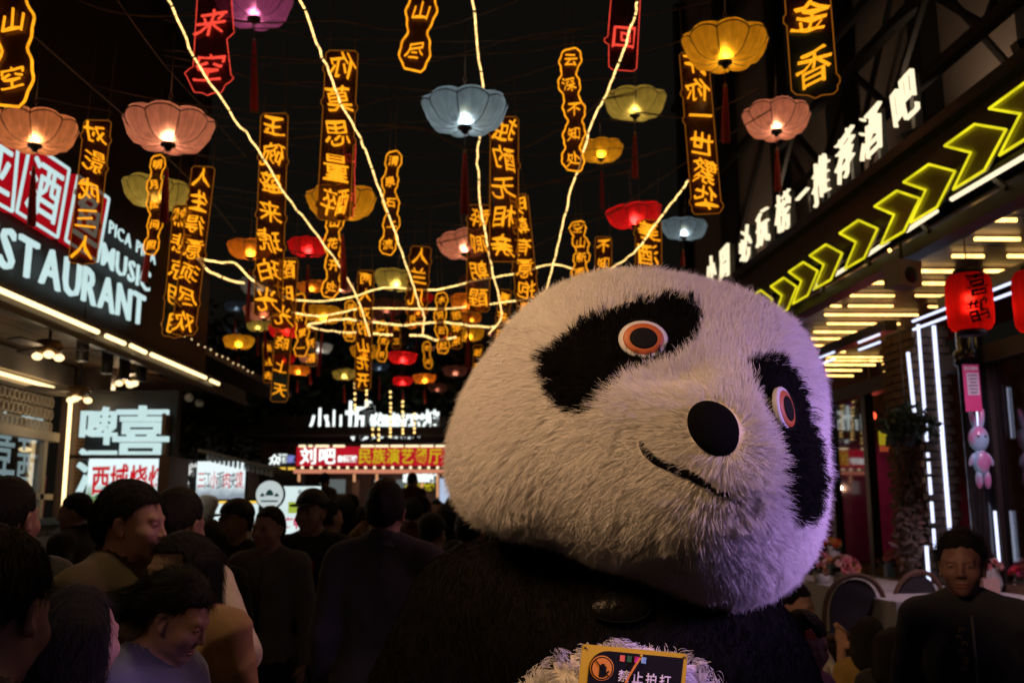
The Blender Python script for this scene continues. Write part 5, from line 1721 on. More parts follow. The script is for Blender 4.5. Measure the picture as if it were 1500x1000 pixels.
# ------------------------------------------------------------------ neon banners
M_acr = acrylic('brown_acrylic', (0.16, 0.075, 0.016), 0.50)
M_acr_r = acrylic('red_acrylic', (0.16, 0.03, 0.02), 0.55)
M_acr_b = acrylic('clear_acrylic', (0.10, 0.16, 0.20), 0.6, 0.08)
def banner(label, top, bot, w, t, text, mirror=False, style='plate', red=False, yaw=0.0, fit=0.86, x_off=0.0, clear_end=False):
    T = PT(top[0], top[1], t)
    B_ = PY(bot[0], bot[1], T.y)
    s = t / FPX
    H = (T - B_).length
    Wd = w * s
    b = thing('neon_banner', label, 'neon sign', T, group='hanging neon poem banners')
    ax = (T - B_).normalized()
    fr = frame_of((math.sin(yaw), -math.cos(yaw), 0), ax)
    z = ax; x = fr.col[0]; y = z.cross(x)
    b.rotation_euler = Matrix((x, y, z)).transposed().to_euler()
    em, eb, ac = (E_red, E_redb, M_acr_r) if red else (E_or, E_or2, M_acr)
    n = len(text)
    X, Y_, Z = Vector((1, 0, 0)), Vector((0, -1, 0)), Vector((0, 0, 1))
    rr = np.random.default_rng(int(top[0] * 7 + top[1]) % 1000)
    if style == 'plate':
        hw = Wd / 2
        cr = Wd * 0.10
        pts = [(-hw + cr, 0), (hw - cr, 0), (hw, -cr)]
        for i in range(n):
            zc = -H * (i + 0.72) / n
            if rr.random() < 0.55: pts += [(hw, zc + Wd * 0.14), (hw + Wd * 0.07, zc + Wd * 0.05), (hw + Wd * 0.06, zc - Wd * 0.07), (hw, zc - Wd * 0.14)]
        pts += [(hw, -H + cr), (hw - cr, -H)]
        pts += [(hw * 0.3, -H - Wd * 0.02), (0.0, -H - Wd * 0.09), (-hw * 0.3, -H - Wd * 0.02)] if rr.random() < 0.6 else []
        pts += [(-hw + cr, -H), (-hw, -H + cr)]
        for i in range(n - 1, -1, -1):
            zc = -H * (i + 0.55) / n
            if rr.random() < 0.55: pts += [(-hw, zc - Wd * 0.14), (-hw - Wd * 0.07, zc - Wd * 0.06), (-hw - Wd * 0.06, zc + Wd * 0.06), (-hw, zc + Wd * 0.14)]
        pts += [(-hw, -cr)]
        if red:
            pts = [(p[0] * (1 + 0.18 * math.sin(9 * p[1] / max(Wd, 1e-6) + 1)), p[1]) for p in pts]
        pan = MB().prism(pts, (0, 0.008, 0), X, Z, Y_, 0.005).build('acrylic_panel', ac, b)
        if clear_end:
            q = [(-hw * 0.96, -H * 0.60), (hw * 0.96, -H * 0.60), (hw * 0.96, -H + cr), (hw - cr, -H * 0.995), (-hw + cr, -H * 0.995), (-hw * 0.96, -H + cr)]
            MB().prism(q, (0, 0.003, 0), X, Z, Y_, 0.002).build('clear_panel', M_acr_b, b)
        MB().tube([(p[0], 0.004, p[1]) for p in pts], max(0.0024, Wd * 0.011), 5, closed=True).build('neon_border', eb if not red else E_red, b)
        gs = min(Wd * fit, H / n * 0.92)
        for i, ch in enumerate(text):
            zc = -H * (i + 0.5) / n
            obj('character', glyph(ch, -0.006, 0.012, 1.3), em, b, loc=((rr.random() - 0.5) * Wd * 0.05 + x_off * Wd, -0.012, zc), rot=(0, (rr.random() - 0.5) * 0.12, 0), scale=((-1 if mirror else 1) * gs, 0.5, gs * rr.uniform(0.95, 1.08)))
        wx = hw * 0.8
    else:
        hw = Wd / 2
        left, right = [], []
        m = n * 12
        for k in range(m + 1):
            u = k / m
            ph = (u * n) % 1.0
            wob = 0.66 + 0.34 * (0.5 - 0.5 * math.cos(2 * math.pi * ph)) ** 0.8
            wob += 0.05 * math.sin(17 * u * n + top[0])
            e = min(1, (u * n + 0.04) / 0.22, ((1 - u) * n + 0.04) / 0.22)
            e = math.sqrt(max(0, 1 - (1 - e) ** 2))
            sway = 0.10 * Wd * math.sin(2.1 * u * n + top[1])
            left.append((-hw * wob * e + sway, -H * u)); right.append((hw * wob * e + sway, -H * u))
        pts = right + left[::-1][1:-1]
        MB().prism(pts, (0, 0.010, 0), X, Z, Y_, 0.005).build('backing_panel', M_acr if not red else M_acr_r, b)
        MB().tube([(p[0], -0.004, p[1]) for p in pts], Wd * 0.034, 6, closed=True).build('neon_outline', em, b)
        gs = min(Wd * 0.66, H / n * 0.86)
        for i, ch in enumerate(text):
            u = (i + 0.5) / n
            obj('character', glyph(ch, -0.012 if w > 28 else -0.006, 0.012, 1.0), em, b, loc=(0.10 * Wd * math.sin(2.1 * u * n + top[1]), -0.008, -H * u), rot=(0, (rr.random() - 0.5) * 0.2, 0), scale=((-1 if mirror else 1) * gs, 0.5, gs))
        wx = hw * 0.35
    for sx in (-1, 1):
        MB().tube([(sx * wx, 0.006, -0.01), (sx * wx * 0.9, 0.006, 0.2), (sx * wx * 0.95, 0.006, 0.55)], 0.003, 5).build('hanging_wire', M_wire, b)
    return b
# plate style
banner('slim orange neon banner 对影成三人 before the red square panels', (143, 176), (120, 385), 40, 6.2, '对影成三人', True)
banner('orange neon banner reading 人生得意须尽欢, tilted, beside the restaurant sign', (298, 244), (268, 490), 34, 6.8, '人生得意须尽欢', True)
banner('dimmer tilted banner reading 举杯邀明月 half behind the one with 人生得意须尽欢', (272, 300), (255, 492), 36, 7.3, '燃悲凉明月', True, clear_end=True)
banner('long orange neon banner reading 玉碗盛来琥珀光 above the red and grey lanterns at the left', (402, 166), (392, 462), 40, 6.6, '王碗盛来琥珀光'.replace('王', '玉'), True)
banner('banner reading 醒时同交欢 overlapping the foot of the jade bowl banner', (420, 378), (414, 480), 34, 8.2, '醒时光', True)
banner('low dim banner ending in clear plastic below the small bright red lantern', (415, 486), (408, 588), 24, 9.6, '晓上天', True, clear_end=True)
banner('widest middle orange neon banner 你莫思量醉 with an amber lantern behind its foot', (501, 74), (488, 322), 47, 6.3, '你莫思量醉', True)
banner('orange neon banner reading 独酌无相亲 right of the large grey blue lantern', (739, 171), (738, 383), 41, 6.9, '独酌无相亲', True)
banner('orange neon banner reading 明朝有意抱琴 next to the one with 独酌无相亲', (757, 285), (776, 472), 32, 7.6, '明朝有意抱琴', True)
banner('orange neon banner reading 醉卿朝醒 behind the pink lantern', (702, 300), (700, 456), 33, 8.4, '醉卿朝醒', True)
banner('short orange neon banner reading 人兰几 in the middle', (617, 361), (609, 450), 30, 8.6, '人兰几', True)
banner('narrow orange neon banner reading 两人对酌山花开 in the middle', (536, 396), (531, 570), 23, 9.4, '两人对酌山花开', True)
banner('short orange neon banner reading 不知何 above the top of the panda head', (884, 347), (884, 400), 24, 9.6, '不知', False)
banner('orange neon banner reading 美酒 behind the red lantern over the panda', (950, 322), (950, 392), 38, 8.8, '美酒', True)
banner('small orange neon banner reading 春来何 by the slate blue lantern', (740, 424), (733, 505), 19, 9.9, '春来何', True)
banner('tall orange neon banner 许你一世繁华 below the large amber lantern', (1016, 76), (1036, 313), 42, 6.6, '许你一世繁华', True)
banner('large orange neon banner reading 郁金香 at the top right', (1177, -85), (1194, 138), 66, 5.6, '郁金香', False, clear_end=True)
banner('red neon banner reading 来空 at the top left beside the purple lantern', (318, -62), (304, 135), 54, 5.6, '归来空', False, 'plate', True)
banner('red neon banner at the top right above the olive lantern', (924, -80), (912, 103), 44, 5.9, '几回', False, 'plate', True)
banner('narrow red neon banner behind the widest middle banner', (512, 205), (509, 318), 18, 7.2, '红尘', False, 'plate', True)
# outline style
banner('outlined orange neon banner reading 春山空 at the top left corner', (8, -90), (22, 158), 58, 4.9, '夜静春山空'[2:], False, 'outline')
banner('outlined orange neon banner reading 依山尽 at the top middle', (617, -70), (611, 106), 44, 5.8, '日依山尽'[1:], False, 'outline')
banner('outlined orange neon banner reading 清泉石上流 left of the top middle rope light', (575, 221), (570, 374), 24, 7.0, '清泉石上流', False, 'outline')
banner('outlined orange neon banner reading 云深不知处 beside the small amber lantern at the top right', (834, 71), (843, 252), 32, 6.3, '云深不知处', False, 'outline')
banner('outlined orange neon banner reading 明月松间照 under the olive lantern at the left', (230, 227), (223, 374), 22, 7.0, '明月松间照', False, 'outline')
banner('outlined orange neon banner reading 惊起一滩 hanging under the amber lantern', (492, 310), (484, 437), 26, 7.9, '山花开处', False, 'outline')
banner('small outlined orange neon banner right of the small red lantern', (438, 430), (443, 522), 20, 9.6, '一杯复一', False, 'outline')
banner('small outlined orange neon banner alone between two amber lanterns', (645, 428), (648, 518), 18, 9.4, '水穷云起', False, 'outline')
banner('small outlined orange neon banner just above the panda head', (848, 324), (852, 410), 24, 8.8, '空山新雨', False, 'outline')

xr = np.random.default_rng(17)
for k, (px, py, h, w, t, txt) in enumerate(((560, 470, 60, 15, 12.5, '山花开'), (604, 430, 50, 14, 13, '明月'), (455, 470, 66, 15, 12, '一杯酒'), (512, 440, 60, 16, 11.5, '醉欲眠'), (668, 452, 58, 16, 11.5, '抱琴来'), (392, 500, 60, 14, 13.5, '卿且去'), (626, 500, 40, 12, 15, '花间'), (700, 505, 44, 13, 14.5, '独酌'), (580, 470, 40, 12, 15.5, '成三'))):
    banner('tiny far neon banner reading %s %s' % (txt, ('left of the small red pair', 'over the small red pair', 'under the red lantern', 'left of the two drinkers banner', 'under the pink lantern', 'above the noodle stall', 'above the far white characters', 'at the panda cheek', 'behind the olive lantern')[k]), (px, py), (px + (750 - px) * 0.004, py + h), w, t, txt, bool(k % 2), 'plate' if k % 3 else 'outline')
# ------------------------------------------------------------------ rope lights and dark cables
def smooth(pts, k=6):
    out = []
    n = len(pts)
    for i in range(n - 1):
        p0, p1, p2, p3 = pts[max(i - 1, 0)], pts[i], pts[i + 1], pts[min(i + 2, n - 1)]
        for j in range(k):
            u = j / k
            out.append(0.5 * ((2 * p1) + (p2 - p0) * u + (2 * p0 - 5 * p1 + 4 * p2 - p3) * u * u + (3 * p1 - p0 - 3 * p2 + p3) * u ** 3))
    out.append(pts[-1])
    return out
M_sleeve = mat('rope_sleeve', (0.5, 0.36, 0.18), rough=0.4)
def rope(label, pts, r=0.0095, beads=False, col=None, gap=2.3):
    """pts: (px, py, depth); tube with dark clips and, for the swags, tiny LEDs along it"""
    P = [PT(*p) for p in pts]
    o = thing('light_string', label, 'light string', P[0], group='rope lights strung over the alley')
    P = [p - P[0] for p in P]
    Q = smooth(P, 5)
    jr = np.random.default_rng(len(label))
    Q = [q + Vector(jr.normal(size=3) * (0.0035 if not beads else 0.002)) for q in Q]
    if beads:
        MB().tube(Q, r * 0.45, 5).build('rope', M_sleeve, o)
        me = MB()
        acc = 0.0
        for a, b in zip(Q[:-1], Q[1:]):
            L = (b - a).length
            while acc < L:
                me.ball(a + (b - a) * (acc / L), r * 0.95, 6, 4)
                acc += r * gap * (0.7 + 0.6 * random.random())
            acc -= L
        tag(me.build('led', E_warm2, o), kind='stuff')
    else:
        MB().tube(Q, r, 6).build('rope', col or E_warm2, o)
        for i in range(3, len(Q) - 1, 6):
            d = (Q[i + 1] - Q[i]).normalized()
            MB().tube([Q[i] - d * 0.006, Q[i] + d * 0.006], r * 1.25, 6).build('clip', M_iron, o)
    return o
E_rope = glow('warm_rope_tube', (1.0, 0.62, 0.21), 2.0, False, 0.65, 70)
rope('rope light running from the top left down to the red lantern in the middle', [(236, -20, 4.6), (262, 32, 4.9), (290, 95, 5.2), (336, 163, 5.6), (376, 218, 5.9), (420, 288, 6.3), (458, 335, 6.8), (505, 402, 7.6), (528, 448, 8.2), (541, 492, 9.0)], 0.0062, col=E_rope)
rope('rope light running from the top past the widest middle banner', [(430, -20, 4.8), (455, 40, 5.0), (478, 95, 5.2), (500, 152, 5.4), (524, 196, 5.8), (538, 228, 6.0), (556, 278, 6.4), (577, 335, 6.8), (596, 390, 7.3), (612, 440, 8.0), (622, 466, 8.4), (619, 490, 8.6)], 0.0062, col=E_rope)
rope('rope light running straight down from the top middle past the grey blue lantern', [(692, -20, 5.4), (697, 45, 5.6), (706, 116, 6.0), (709, 150, 6.2), (703, 195, 6.4), (699, 240, 6.6), (704, 300, 6.9), (712, 345, 7.2), (722, 400, 7.7), (734, 462, 8.4), (716, 490, 8.8)], 0.0062, col=E_rope)
rope('rope light running from the red banner at the top down to the panda head', [(934, 4, 5.2), (925, 40, 5.4), (902, 104, 5.6), (884, 146, 5.8), (866, 184, 6.0), (850, 240, 6.3), (836, 280, 6.6), (824, 330, 7.0), (811, 385, 7.5), (797, 436, 8.0)], 0.0062, col=E_rope)
rope('rope light rising from the panda head to the tall banner on the right', [(1008, 266, 6.5), (992, 287, 6.6), (968, 318, 6.8), (944, 352, 7.0), (926, 372, 7.2), (898, 392, 7.5), (884, 398, 7.6)], 0.0062, col=E_rope)
rope('beaded swag of small lights crossing from the jade bowl banner to the panda head', [(288, 378, 7.6), (320, 384, 7.8), (345, 386, 7.9), (372, 412, 8.1), (420, 436, 8.4), (470, 441, 8.6), (515, 435, 8.7), (562, 422, 8.8), (640, 424, 9.0), (700, 410, 9.1), (760, 400, 9.1), (808, 387, 9.0), (845, 396, 8.9)], 0.0085, True)
rope('short double strand of lights right of the tilted banner', [(290, 380, 7.7), (308, 398, 7.8), (330, 408, 7.9), (358, 416, 8.0)], 0.0095, col=E_rope)
rope('lower beaded swag of small lights in the middle', [(428, 457, 9.0), (470, 463, 9.2), (530, 452, 9.4), (590, 452, 9.6), (650, 452, 9.7), (720, 445, 9.7), (770, 438, 9.6), (800, 428, 9.5)], 0.0085, True)
rope('lowest warm rope light sagging across the far middle', [(452, 475, 9.2), (500, 468, 9.4), (545, 472, 9.6), (590, 476, 9.8), (640, 472, 9.9), (668, 474, 9.9), (700, 478, 9.9), (730, 478, 9.9), (752, 468, 9.8)], 0.010, col=E_rope)
rope('faint rope light below the lower swag at the middle left', [(450, 478, 9.4), (480, 484, 9.5), (505, 487, 9.6), (530, 486, 9.7)], 0.007, col=E_rope)
rope('short row of tiny lights right of the banner about two drinkers', [(548, 488, 10.2), (558, 490, 10.2), (574, 490, 10.2)], 0.011, True)
rope('short horizontal light tube low in the far middle', [(600, 491, 10.0), (622, 492, 10.0), (638, 498, 10.1), (668, 494, 10.2)], 0.011, col=E_rope)
for i, (x, y0, y1, lb) in enumerate(((520, 562, 606, 'beaded light drop below the banner about two drinkers'), (537, 572, 598, 'faint beaded light drop right of the one under the two drinkers banner'), (572, 574, 642, 'long beaded light drop in front of the far rooftop characters'), (590, 588, 640, 'beaded light drop under the lower far red lantern'), (607, 606, 640, 'short beaded light drop right of the far middle'), (546, 628, 640, 'stub of light tube under the far rooftop characters'), (555, 628, 645, 'second stub of light tube under the far rooftop characters'))):
    rope(lb, [(x, y0, 21), (x, (y0 + y1) / 2, 21), (x, y1, 21)], 0.026, True, None, 4.2)

def cable(label, pts, r=0.006, m=None):
    P = [PT(*p) for p in pts]
    o = tag(MB().tube([p - P[0] for p in smooth(P, 5)], r, 5).build('overhead_cable', m or M_wire), label, 'cable', 'dark cables strung over the alley')
    o.location = P[0]
cs = [
    ('cable sagging across the top left behind the red banner', [(95, -10, 5.6), (150, 14, 5.7), (220, 24, 5.8), (290, 22, 5.9), (380, 34, 6.0), (490, 30, 6.2), (560, 42, 6.3), (610, 44, 6.4), (660, 36, 6.4), (740, 8, 6.3), (790, -15, 6.2)], 0.006),
    ('diagonal cable from the left edge past the largest pink lantern', [(-5, 5, 5.0), (60, 62, 5.6), (128, 122, 6.2), (185, 172, 6.8), (245, 230, 7.4), (310, 296, 8.2), (345, 340, 8.8)], 0.006),
    ('cable behind the largest pink lantern', [(128, 122, 6.4), (190, 138, 6.5), (270, 152, 6.6), (360, 162, 6.7), (400, 168, 6.8)], 0.005),
    ('cable low across the left between lanterns', [(50, 142, 6.2), (100, 152, 6.3), (165, 164, 6.4)], 0.005),
    ('cable carrying the jade bowl banner and the middle ones', [(370, 152, 7.0), (420, 156, 7.0), (520, 157, 7.1), (570, 143, 7.1), (640, 140, 7.2), (740, 118, 7.1), (830, 92, 6.9), (900, 84, 6.8), (1000, 60, 6.6)], 0.006),
    ('cable bending behind the large grey blue lantern', [(370, 208, 7.4), (430, 202, 7.4), (520, 194, 7.4), (560, 190, 7.4), (612, 186, 7.4), (660, 208, 7.4), (700, 222, 7.4), (760, 218, 7.3), (800, 200, 7.2), (850, 172, 7.0), (888, 140, 6.8)], 0.007),
    ('cable crossing below the olive lantern to the tall banner', [(925, 163, 7.0), (960, 168, 7.0), (1000, 172, 6.9), (1050, 160, 6.8), (1110, 130, 6.6)], 0.007),
    ('cable between the clear spring banner and the grey blue lantern', [(585, 298, 8.2), (620, 304, 8.2), (680, 295, 8.1), (740, 282, 8.0), (800, 268, 7.9), (840, 258, 7.8), (900, 240, 7.6), (990, 215, 7.2)], 0.007),
    ('cable low in the middle over the olive lantern', [(480, 365, 9.0), (540, 362, 9.0), (590, 362, 9.0), (660, 352, 8.9), (720, 335, 8.8), (800, 326, 8.6)], 0.006),
    ('thin cable at the middle left behind the red lantern', [(300, 292, 8.4), (340, 288, 8.4), (430, 300, 8.5), (505, 282, 8.6), (560, 290, 8.6)], 0.005),
    ('cable at the top left from the roof of the restaurant', [(230, 232, 7.2), (280, 226, 7.2), (340, 232, 7.3), (380, 216, 7.3)], 0.005),
    ('cable rising to the top right over the taupe wall', [(780, 362, 8.2), (850, 330, 8.0), (900, 310, 7.8), (960, 268, 7.5), (1040, 215, 7.0), (1130, 160, 6.4)], 0.005),
    ('upper thin cable at the top right', [(750, 60, 6.0), (830, 48, 6.0), (900, 30, 5.9), (1000, 12, 5.8), (1080, -12, 5.6)], 0.004),
    ('long thin cable across the top middle', [(370, 96, 6.6), (440, 92, 6.6), (520, 92, 6.6), (600, 96, 6.6), (700, 72, 6.5), (760, 55, 6.4), (860, 40, 6.2)], 0.004),
    ('diagonal thin cable in the top left sky', [(165, -10, 5.6), (200, 40, 6.0), (245, 100, 6.6), (300, 160, 7.2), (360, 230, 8.0)], 0.004),
]
for lb, pts, r in cs: cable(lb, pts, r)
xr = np.random.default_rng(23)
for k in range(16):
    y0 = 40 + k * 27 + xr.uniform(-8, 8)
    t0 = 6.0 + k * 0.42
    a, b = xr.uniform(-30, 30), xr.uniform(10, 40)
    pts = [(x, y0 + a * (x - 560) / 400 + b * math.sin(math.pi * (x - 240) / 700) + xr.normal() * 3, t0) for x in range(240, 1010, 77)]
    cable('thin dark wire sagging across the alley among the lanterns', pts, 0.0035 + 0.0015 * (k % 3))
# ------------------------------------------------------------------ tables, chairs and flowers on the deck
M_cane = mat('brown_cane', (0.16, 0.085, 0.045), rough=0.6, var=0.3, scale=30, bump=0.4, bscale=120)
M_seatk = mat('dark_webbing', (0.05, 0.042, 0.05), rough=0.8, var=0.3, scale=60, bump=0.5, bscale=200)
DECK = 0.29
def table(px, py, t, lx, ly, lb_t, lb_c):
    c = PT(px, py, t)
    o = thing('dining_table', lb_t, 'table', (c.x, c.y, DECK), _ra, 'tables on the bar deck')
    H = 0.74
    MB().box((0, 0, H), (lx, ly, 0.03)).build('tabletop', M_cane, o)
    for sx in (-1, 1):
        for sy in (-1, 1):
            MB().box((sx * (lx / 2 - 0.06), sy * (ly / 2 - 0.06), H / 2 - 0.01), (0.05, 0.05, H - 0.03)).build('leg', M_iron, o)
    # cloth with a soft wavy skirt
    mb = MB()
    def ring(k, z, off, amp):
        pts = []
        per = [(-lx / 2, -ly / 2), (lx / 2, -ly / 2), (lx / 2, ly / 2), (-lx / 2, ly / 2)]
        for e in range(4):
            x0, y0 = per[e]; x1, y1 = per[(e + 1) % 4]
            for i in range(18):
                u = i / 18
                x, y = x0 + (x1 - x0) * u, y0 + (y1 - y0) * u
                nx, ny = (y1 - y0), -(x1 - x0)
                l = math.hypot(nx, ny)
                o_ = off + amp * math.sin(u * 6.28 * 3 + e + k)
                pts.append((x + nx / l * o_, y + ny / l * o_, z))
        return pts
    rings = [ring(0, H + 0.022, 0.0, 0), ring(0, H + 0.018, 0.012, 0), ring(0, H - 0.1, 0.02, 0.010), ring(0, H - 0.34, 0.03, 0.022)]
    vs = [p for r_ in rings for p in r_]
    n = 72
    fs = [tuple(range(n))]
    for i in range(3):
        for k in range(n):
            fs.append((i * n + k, (i + 1) * n + k, (i + 1) * n + (k + 1) % n, i * n + (k + 1) % n))
    cl = tag(mb.add(vs, fs, False).build('tablecloth', M_cloth, None, loc=(c.x, c.y, DECK), rot=(0, 0, _ra)), lb_c, 'tablecloth', 'white cloths on the deck tables')
    return c, DECK + H + 0.024
tA, zA = table(1268, 852, 8.3, 0.95, 1.9, 'table under the white cloth with the pink bouquet', 'white cloth on the table with the big pink bouquet')
tB, zB = table(1352, 872, 7.0, 0.85, 0.85, 'table behind the woman in the zipped jacket', 'white cloth on the table left of the woman in the zipped jacket')
tC, zC = table(1520, 862, 7.2, 0.85, 1.2, 'table at the right edge of the picture', 'white cloth on the table at the right edge')
def chair(px, py, t, yaw, label, m_back=None, scale=1.0, z=DECK):
    c = PT(px, py, t)
    o = thing('dining_chair', label, 'chair', (c.x, c.y, z), yaw, 'chairs around the deck tables')
    o.scale = (scale,) * 3
    MB().lathe([(0.0005, 0.44), (0.20, 0.44), (0.215, 0.455), (0.20, 0.475), (0.0005, 0.48)], 20, cap=False).build('seat', M_seatk, o)
    for a in (0.7, 2.44, 3.84, 5.58):
        MB().tube([(0.17 * math.cos(a), 0.17 * math.sin(a), 0.44), (0.22 * math.cos(a), 0.22 * math.sin(a), 0.0)], [0.017, 0.013], 8).build('leg', M_cane, o)
    hoop = []
    for i in range(21):
        u = math.pi * i / 20
        hoop.append((0.235 * math.cos(u), -0.16 - 0.045 * math.sin(u), 0.46 + 0.46 * math.sin(u) ** 0.55))
    MB().tube(hoop, 0.018, 8).build('back_hoop', M_cane, o)
    inner = [(p[0] * 0.78, p[1] + 0.004, 0.52 + (p[2] - 0.46) * 0.80) for p in hoop]
    b = MB()
    vs = [Vector(p) for p in inner] + [Vector(p) + Vector((0, 0.025, 0)) for p in inner]
    n = len(inner)
    b.add(vs, [tuple(range(n)), tuple(range(2 * n - 1, n - 1, -1))] + [(i, i + n, (i + 1) % n + n, (i + 1) % n) for i in range(n)])
    b.build('back_panel', m_back or M_seatk, o)
    return o
chair(1237, 868, 7.0, _ra, 'round backed cane chair in front of the table with the pink bouquet')
chair(1322, 862, 7.35, _ra + 0.2, 'cane chair between the bouquet table and the woman in the zipped jacket')
chair(1236, 930, 5.6, _ra - 0.35, 'wide tan backed chair low beside the panda', mat('tan_leather', (0.20, 0.12, 0.06), rough=0.5, var=0.2), 1.05, 0.0)
chair(1222, 980, 4.9, _ra + 0.1, 'chair with a dusty pink back just right of the panda body', mat('pink_fabric', (0.34, 0.12, 0.13), rough=0.85, var=0.15), 1.0, 0.0)
chair(1262, 972, 5.0, _ra + 0.3, 'chair with a dark teal back beside the dusty pink one', mat('teal_fabric', (0.03, 0.09, 0.10), rough=0.85, var=0.2), 1.0, 0.0)

def bouquet(px, py, t, r, label, cols, vase, seed, zb, sit=True):
    c = PT(px, py, t)
    o = thing('flower_vase', label, 'flowers', (c.x, c.y, zb), 0, 'flower arrangements on the deck tables')
    rr = np.random.default_rng(seed)
    h = max(0.06, c.z - zb - r * 0.3)
    if vase == 'box':
        MB().box((0, 0, 0.07), (0.12, 0.09, 0.14)).build('vase', mat('blue_box', (0.22, 0.36, 0.50), rough=0.5, var=0.1), o); h = 0.14
    else:
        MB().lathe([(0.05, 0), (0.075, 0.06), (0.055, h * 0.9), (0.065, h)], 16).build('vase', M_white, o)
    mb = [MB() for _ in cols]
    for k in range(46 if r > 0.1 else 24):
        d = rr.normal(size=3); d /= np.linalg.norm(d); d[2] = abs(d[2])
        p = Vector((d[0] * r, d[1] * r, h + d[2] * r * 0.85)) * 1.0
        q = mb[rr.integers(len(cols))]
        nn = Vector(d)
        e1 = nn.orthogonal().normalized(); e2 = nn.cross(e1)
        for ring_, (rad, lift, npet) in enumerate(((0.036, 0.008, 6), (0.022, 0.02, 5))):
            for j in range(npet):
                a = 2 * math.pi * j / npet + ring_ * 0.5 + k
                u = e1 * math.cos(a) + e2 * math.sin(a); w = nn.cross(u)
                q.add([p, p + u * rad * 0.6 + w * rad * 0.42 + nn * lift, p + u * rad + nn * lift * 1.6, p + u * rad * 0.6 - w * rad * 0.42 + nn * lift], [(0, 1, 2, 3)])
    for k, (cc, q) in enumerate(zip(cols, mb)):
        if q.v: tag(q.build('blossoms', cc, o), kind='stuff')
    lf = leaf_cloud(60, (0, 0, h * 0.95), (r * 0.9, r * 0.9, r * 0.5), 0.05, seed)
    tag(lf.build('leaves', M_leaf, o), kind='stuff')
    return o
F_pink = mat('pink_petals', (0.72, 0.26, 0.26), rough=0.7, var=0.25, scale=30)
F_pale = mat('pale_petals', (0.75, 0.48, 0.40), rough=0.7, var=0.2, scale=30)
F_mag = mat('magenta_petals', (0.60, 0.04, 0.16), rough=0.7, var=0.3, scale=30)
F_red = mat('red_petals', (0.75, 0.06, 0.03), rough=0.7, var=0.3, scale=30)
F_yel = mat('yellow_petals', (0.7, 0.38, 0.08), rough=0.7, var=0.3, scale=30)
bouquet(1233, 830, 7.6, 0.13, 'big pink bouquet on the nearest white tablecloth', [F_pink, F_pale, F_pink, F_yel], 'round', 1, zA)
bouquet(1305, 812, 8.9, 0.10, 'magenta flowers in a pale blue box on the white tablecloth', [F_mag, F_pink, F_mag], 'box', 2, zA)
bouquet(1202, 822, 8.2, 0.10, 'pink flowers half hidden by the panda head', [F_pink, F_pale], 'round', 3, zA)
bouquet(1220, 796, 8.9, 0.06, 'single red blossom arrangement beside the panda fur', [F_red, F_yel], 'round', 4, zA)
bouquet(1497, 838, 7.2, 0.07, 'red flowers at the right edge of the picture', [F_red, F_mag], 'round', 5, zC)
bouquet(1452, 828, 7.3, 0.06, 'small pale flowers behind the woman in the zipped jacket', [F_pale, F_pink], 'round', 6, zC)
cup = thing('paper_cup', 'small pale blue cup beside the blue flower box', 'cup', (PT(1334, 828, 8.6).x, PT(1334, 828, 8.6).y, zA)); MB().lathe([(0.028, 0), (0.036, 0.10), (0.033, 0.10), (0.026, 0.004)], 16, cap=False).build('body', bpy.data.materials['blue_box'], cup)
MB().lathe([(0.0005, 0.003), (0.027, 0.003)], 16, cap=False).build('bottom', bpy.data.materials['blue_box'], cup)
tis = thing('tissue_box', 'pale tissue box behind the woman in the zipped jacket', 'box', (PT(1457, 848, 7.2).x - 0.05, PT(1457, 848, 7.2).y, zC)); MB().box((0, 0, 0.055), (0.12, 0.10, 0.11)).build('carton', F_pale, tis); MB().lathe([(0.03, 0.11), (0.012, 0.13), (0.028, 0.165)], 8).build('tissue', M_white, tis)

# ------------------------------------------------------------------ planting and things on the bar front
c = PT(1327, 618, 8.5)
hp = thing('hanging_plant', 'bushy green plant hanging beside the brick pillar', 'plant', c)
tag(leaf_cloud(900, (0, 0, 0), (0.22, 0.2, 0.2), 0.045, 11).build('leaves', M_leaf, hp), kind='stuff')
MB().lathe([(0.07, -0.22), (0.11, -0.08), (0.10, -0.06)], 14).build('pot', M_brown, hp)
MB().tube([(0, 0, 0), (0, 0, 0.85)], 0.005, 5).build('cord', M_wire, hp)
c = PT(1338, 760, 8.4)
vp = thing('dried_plant', 'tall dried flower and vine column before the brick pillar', 'plant', (c.x, c.y, DECK))
M_dry = mat('dried_leaves', (0.22, 0.16, 0.13), rough=0.8, var=0.6, scale=6)
M_dry2 = mat('dried_pink', (0.30, 0.14, 0.12), rough=0.8, var=0.5, scale=6)
tag(leaf_cloud(900, (0, 0, 1.30), (0.18, 0.16, 0.62), 0.045, 12).build('leaves', M_dry, vp), kind='stuff')
tag(leaf_cloud(260, (0, -0.03, 1.30), (0.2, 0.17, 0.6), 0.04, 13).build('blossoms', M_dry2, vp), kind='stuff')
for k in range(5):
    a = k * 1.25
    MB().tube([(0.03 * math.cos(a), 0.03 * math.sin(a), 0), (0.08 * math.cos(a + 1), 0.08 * math.sin(a + 1), 0.7), (0.1 * math.cos(a + 2), 0.1 * math.sin(a + 2), 1.4), (0.05 * math.cos(a), 0.05 * math.sin(a), 1.9)], 0.011, 6).build('stem', M_bark, vp)
MB().lathe([(0.12, 0), (0.16, 0.32), (0.14, 0.34)], 16).build('pot', M_brown, vp)

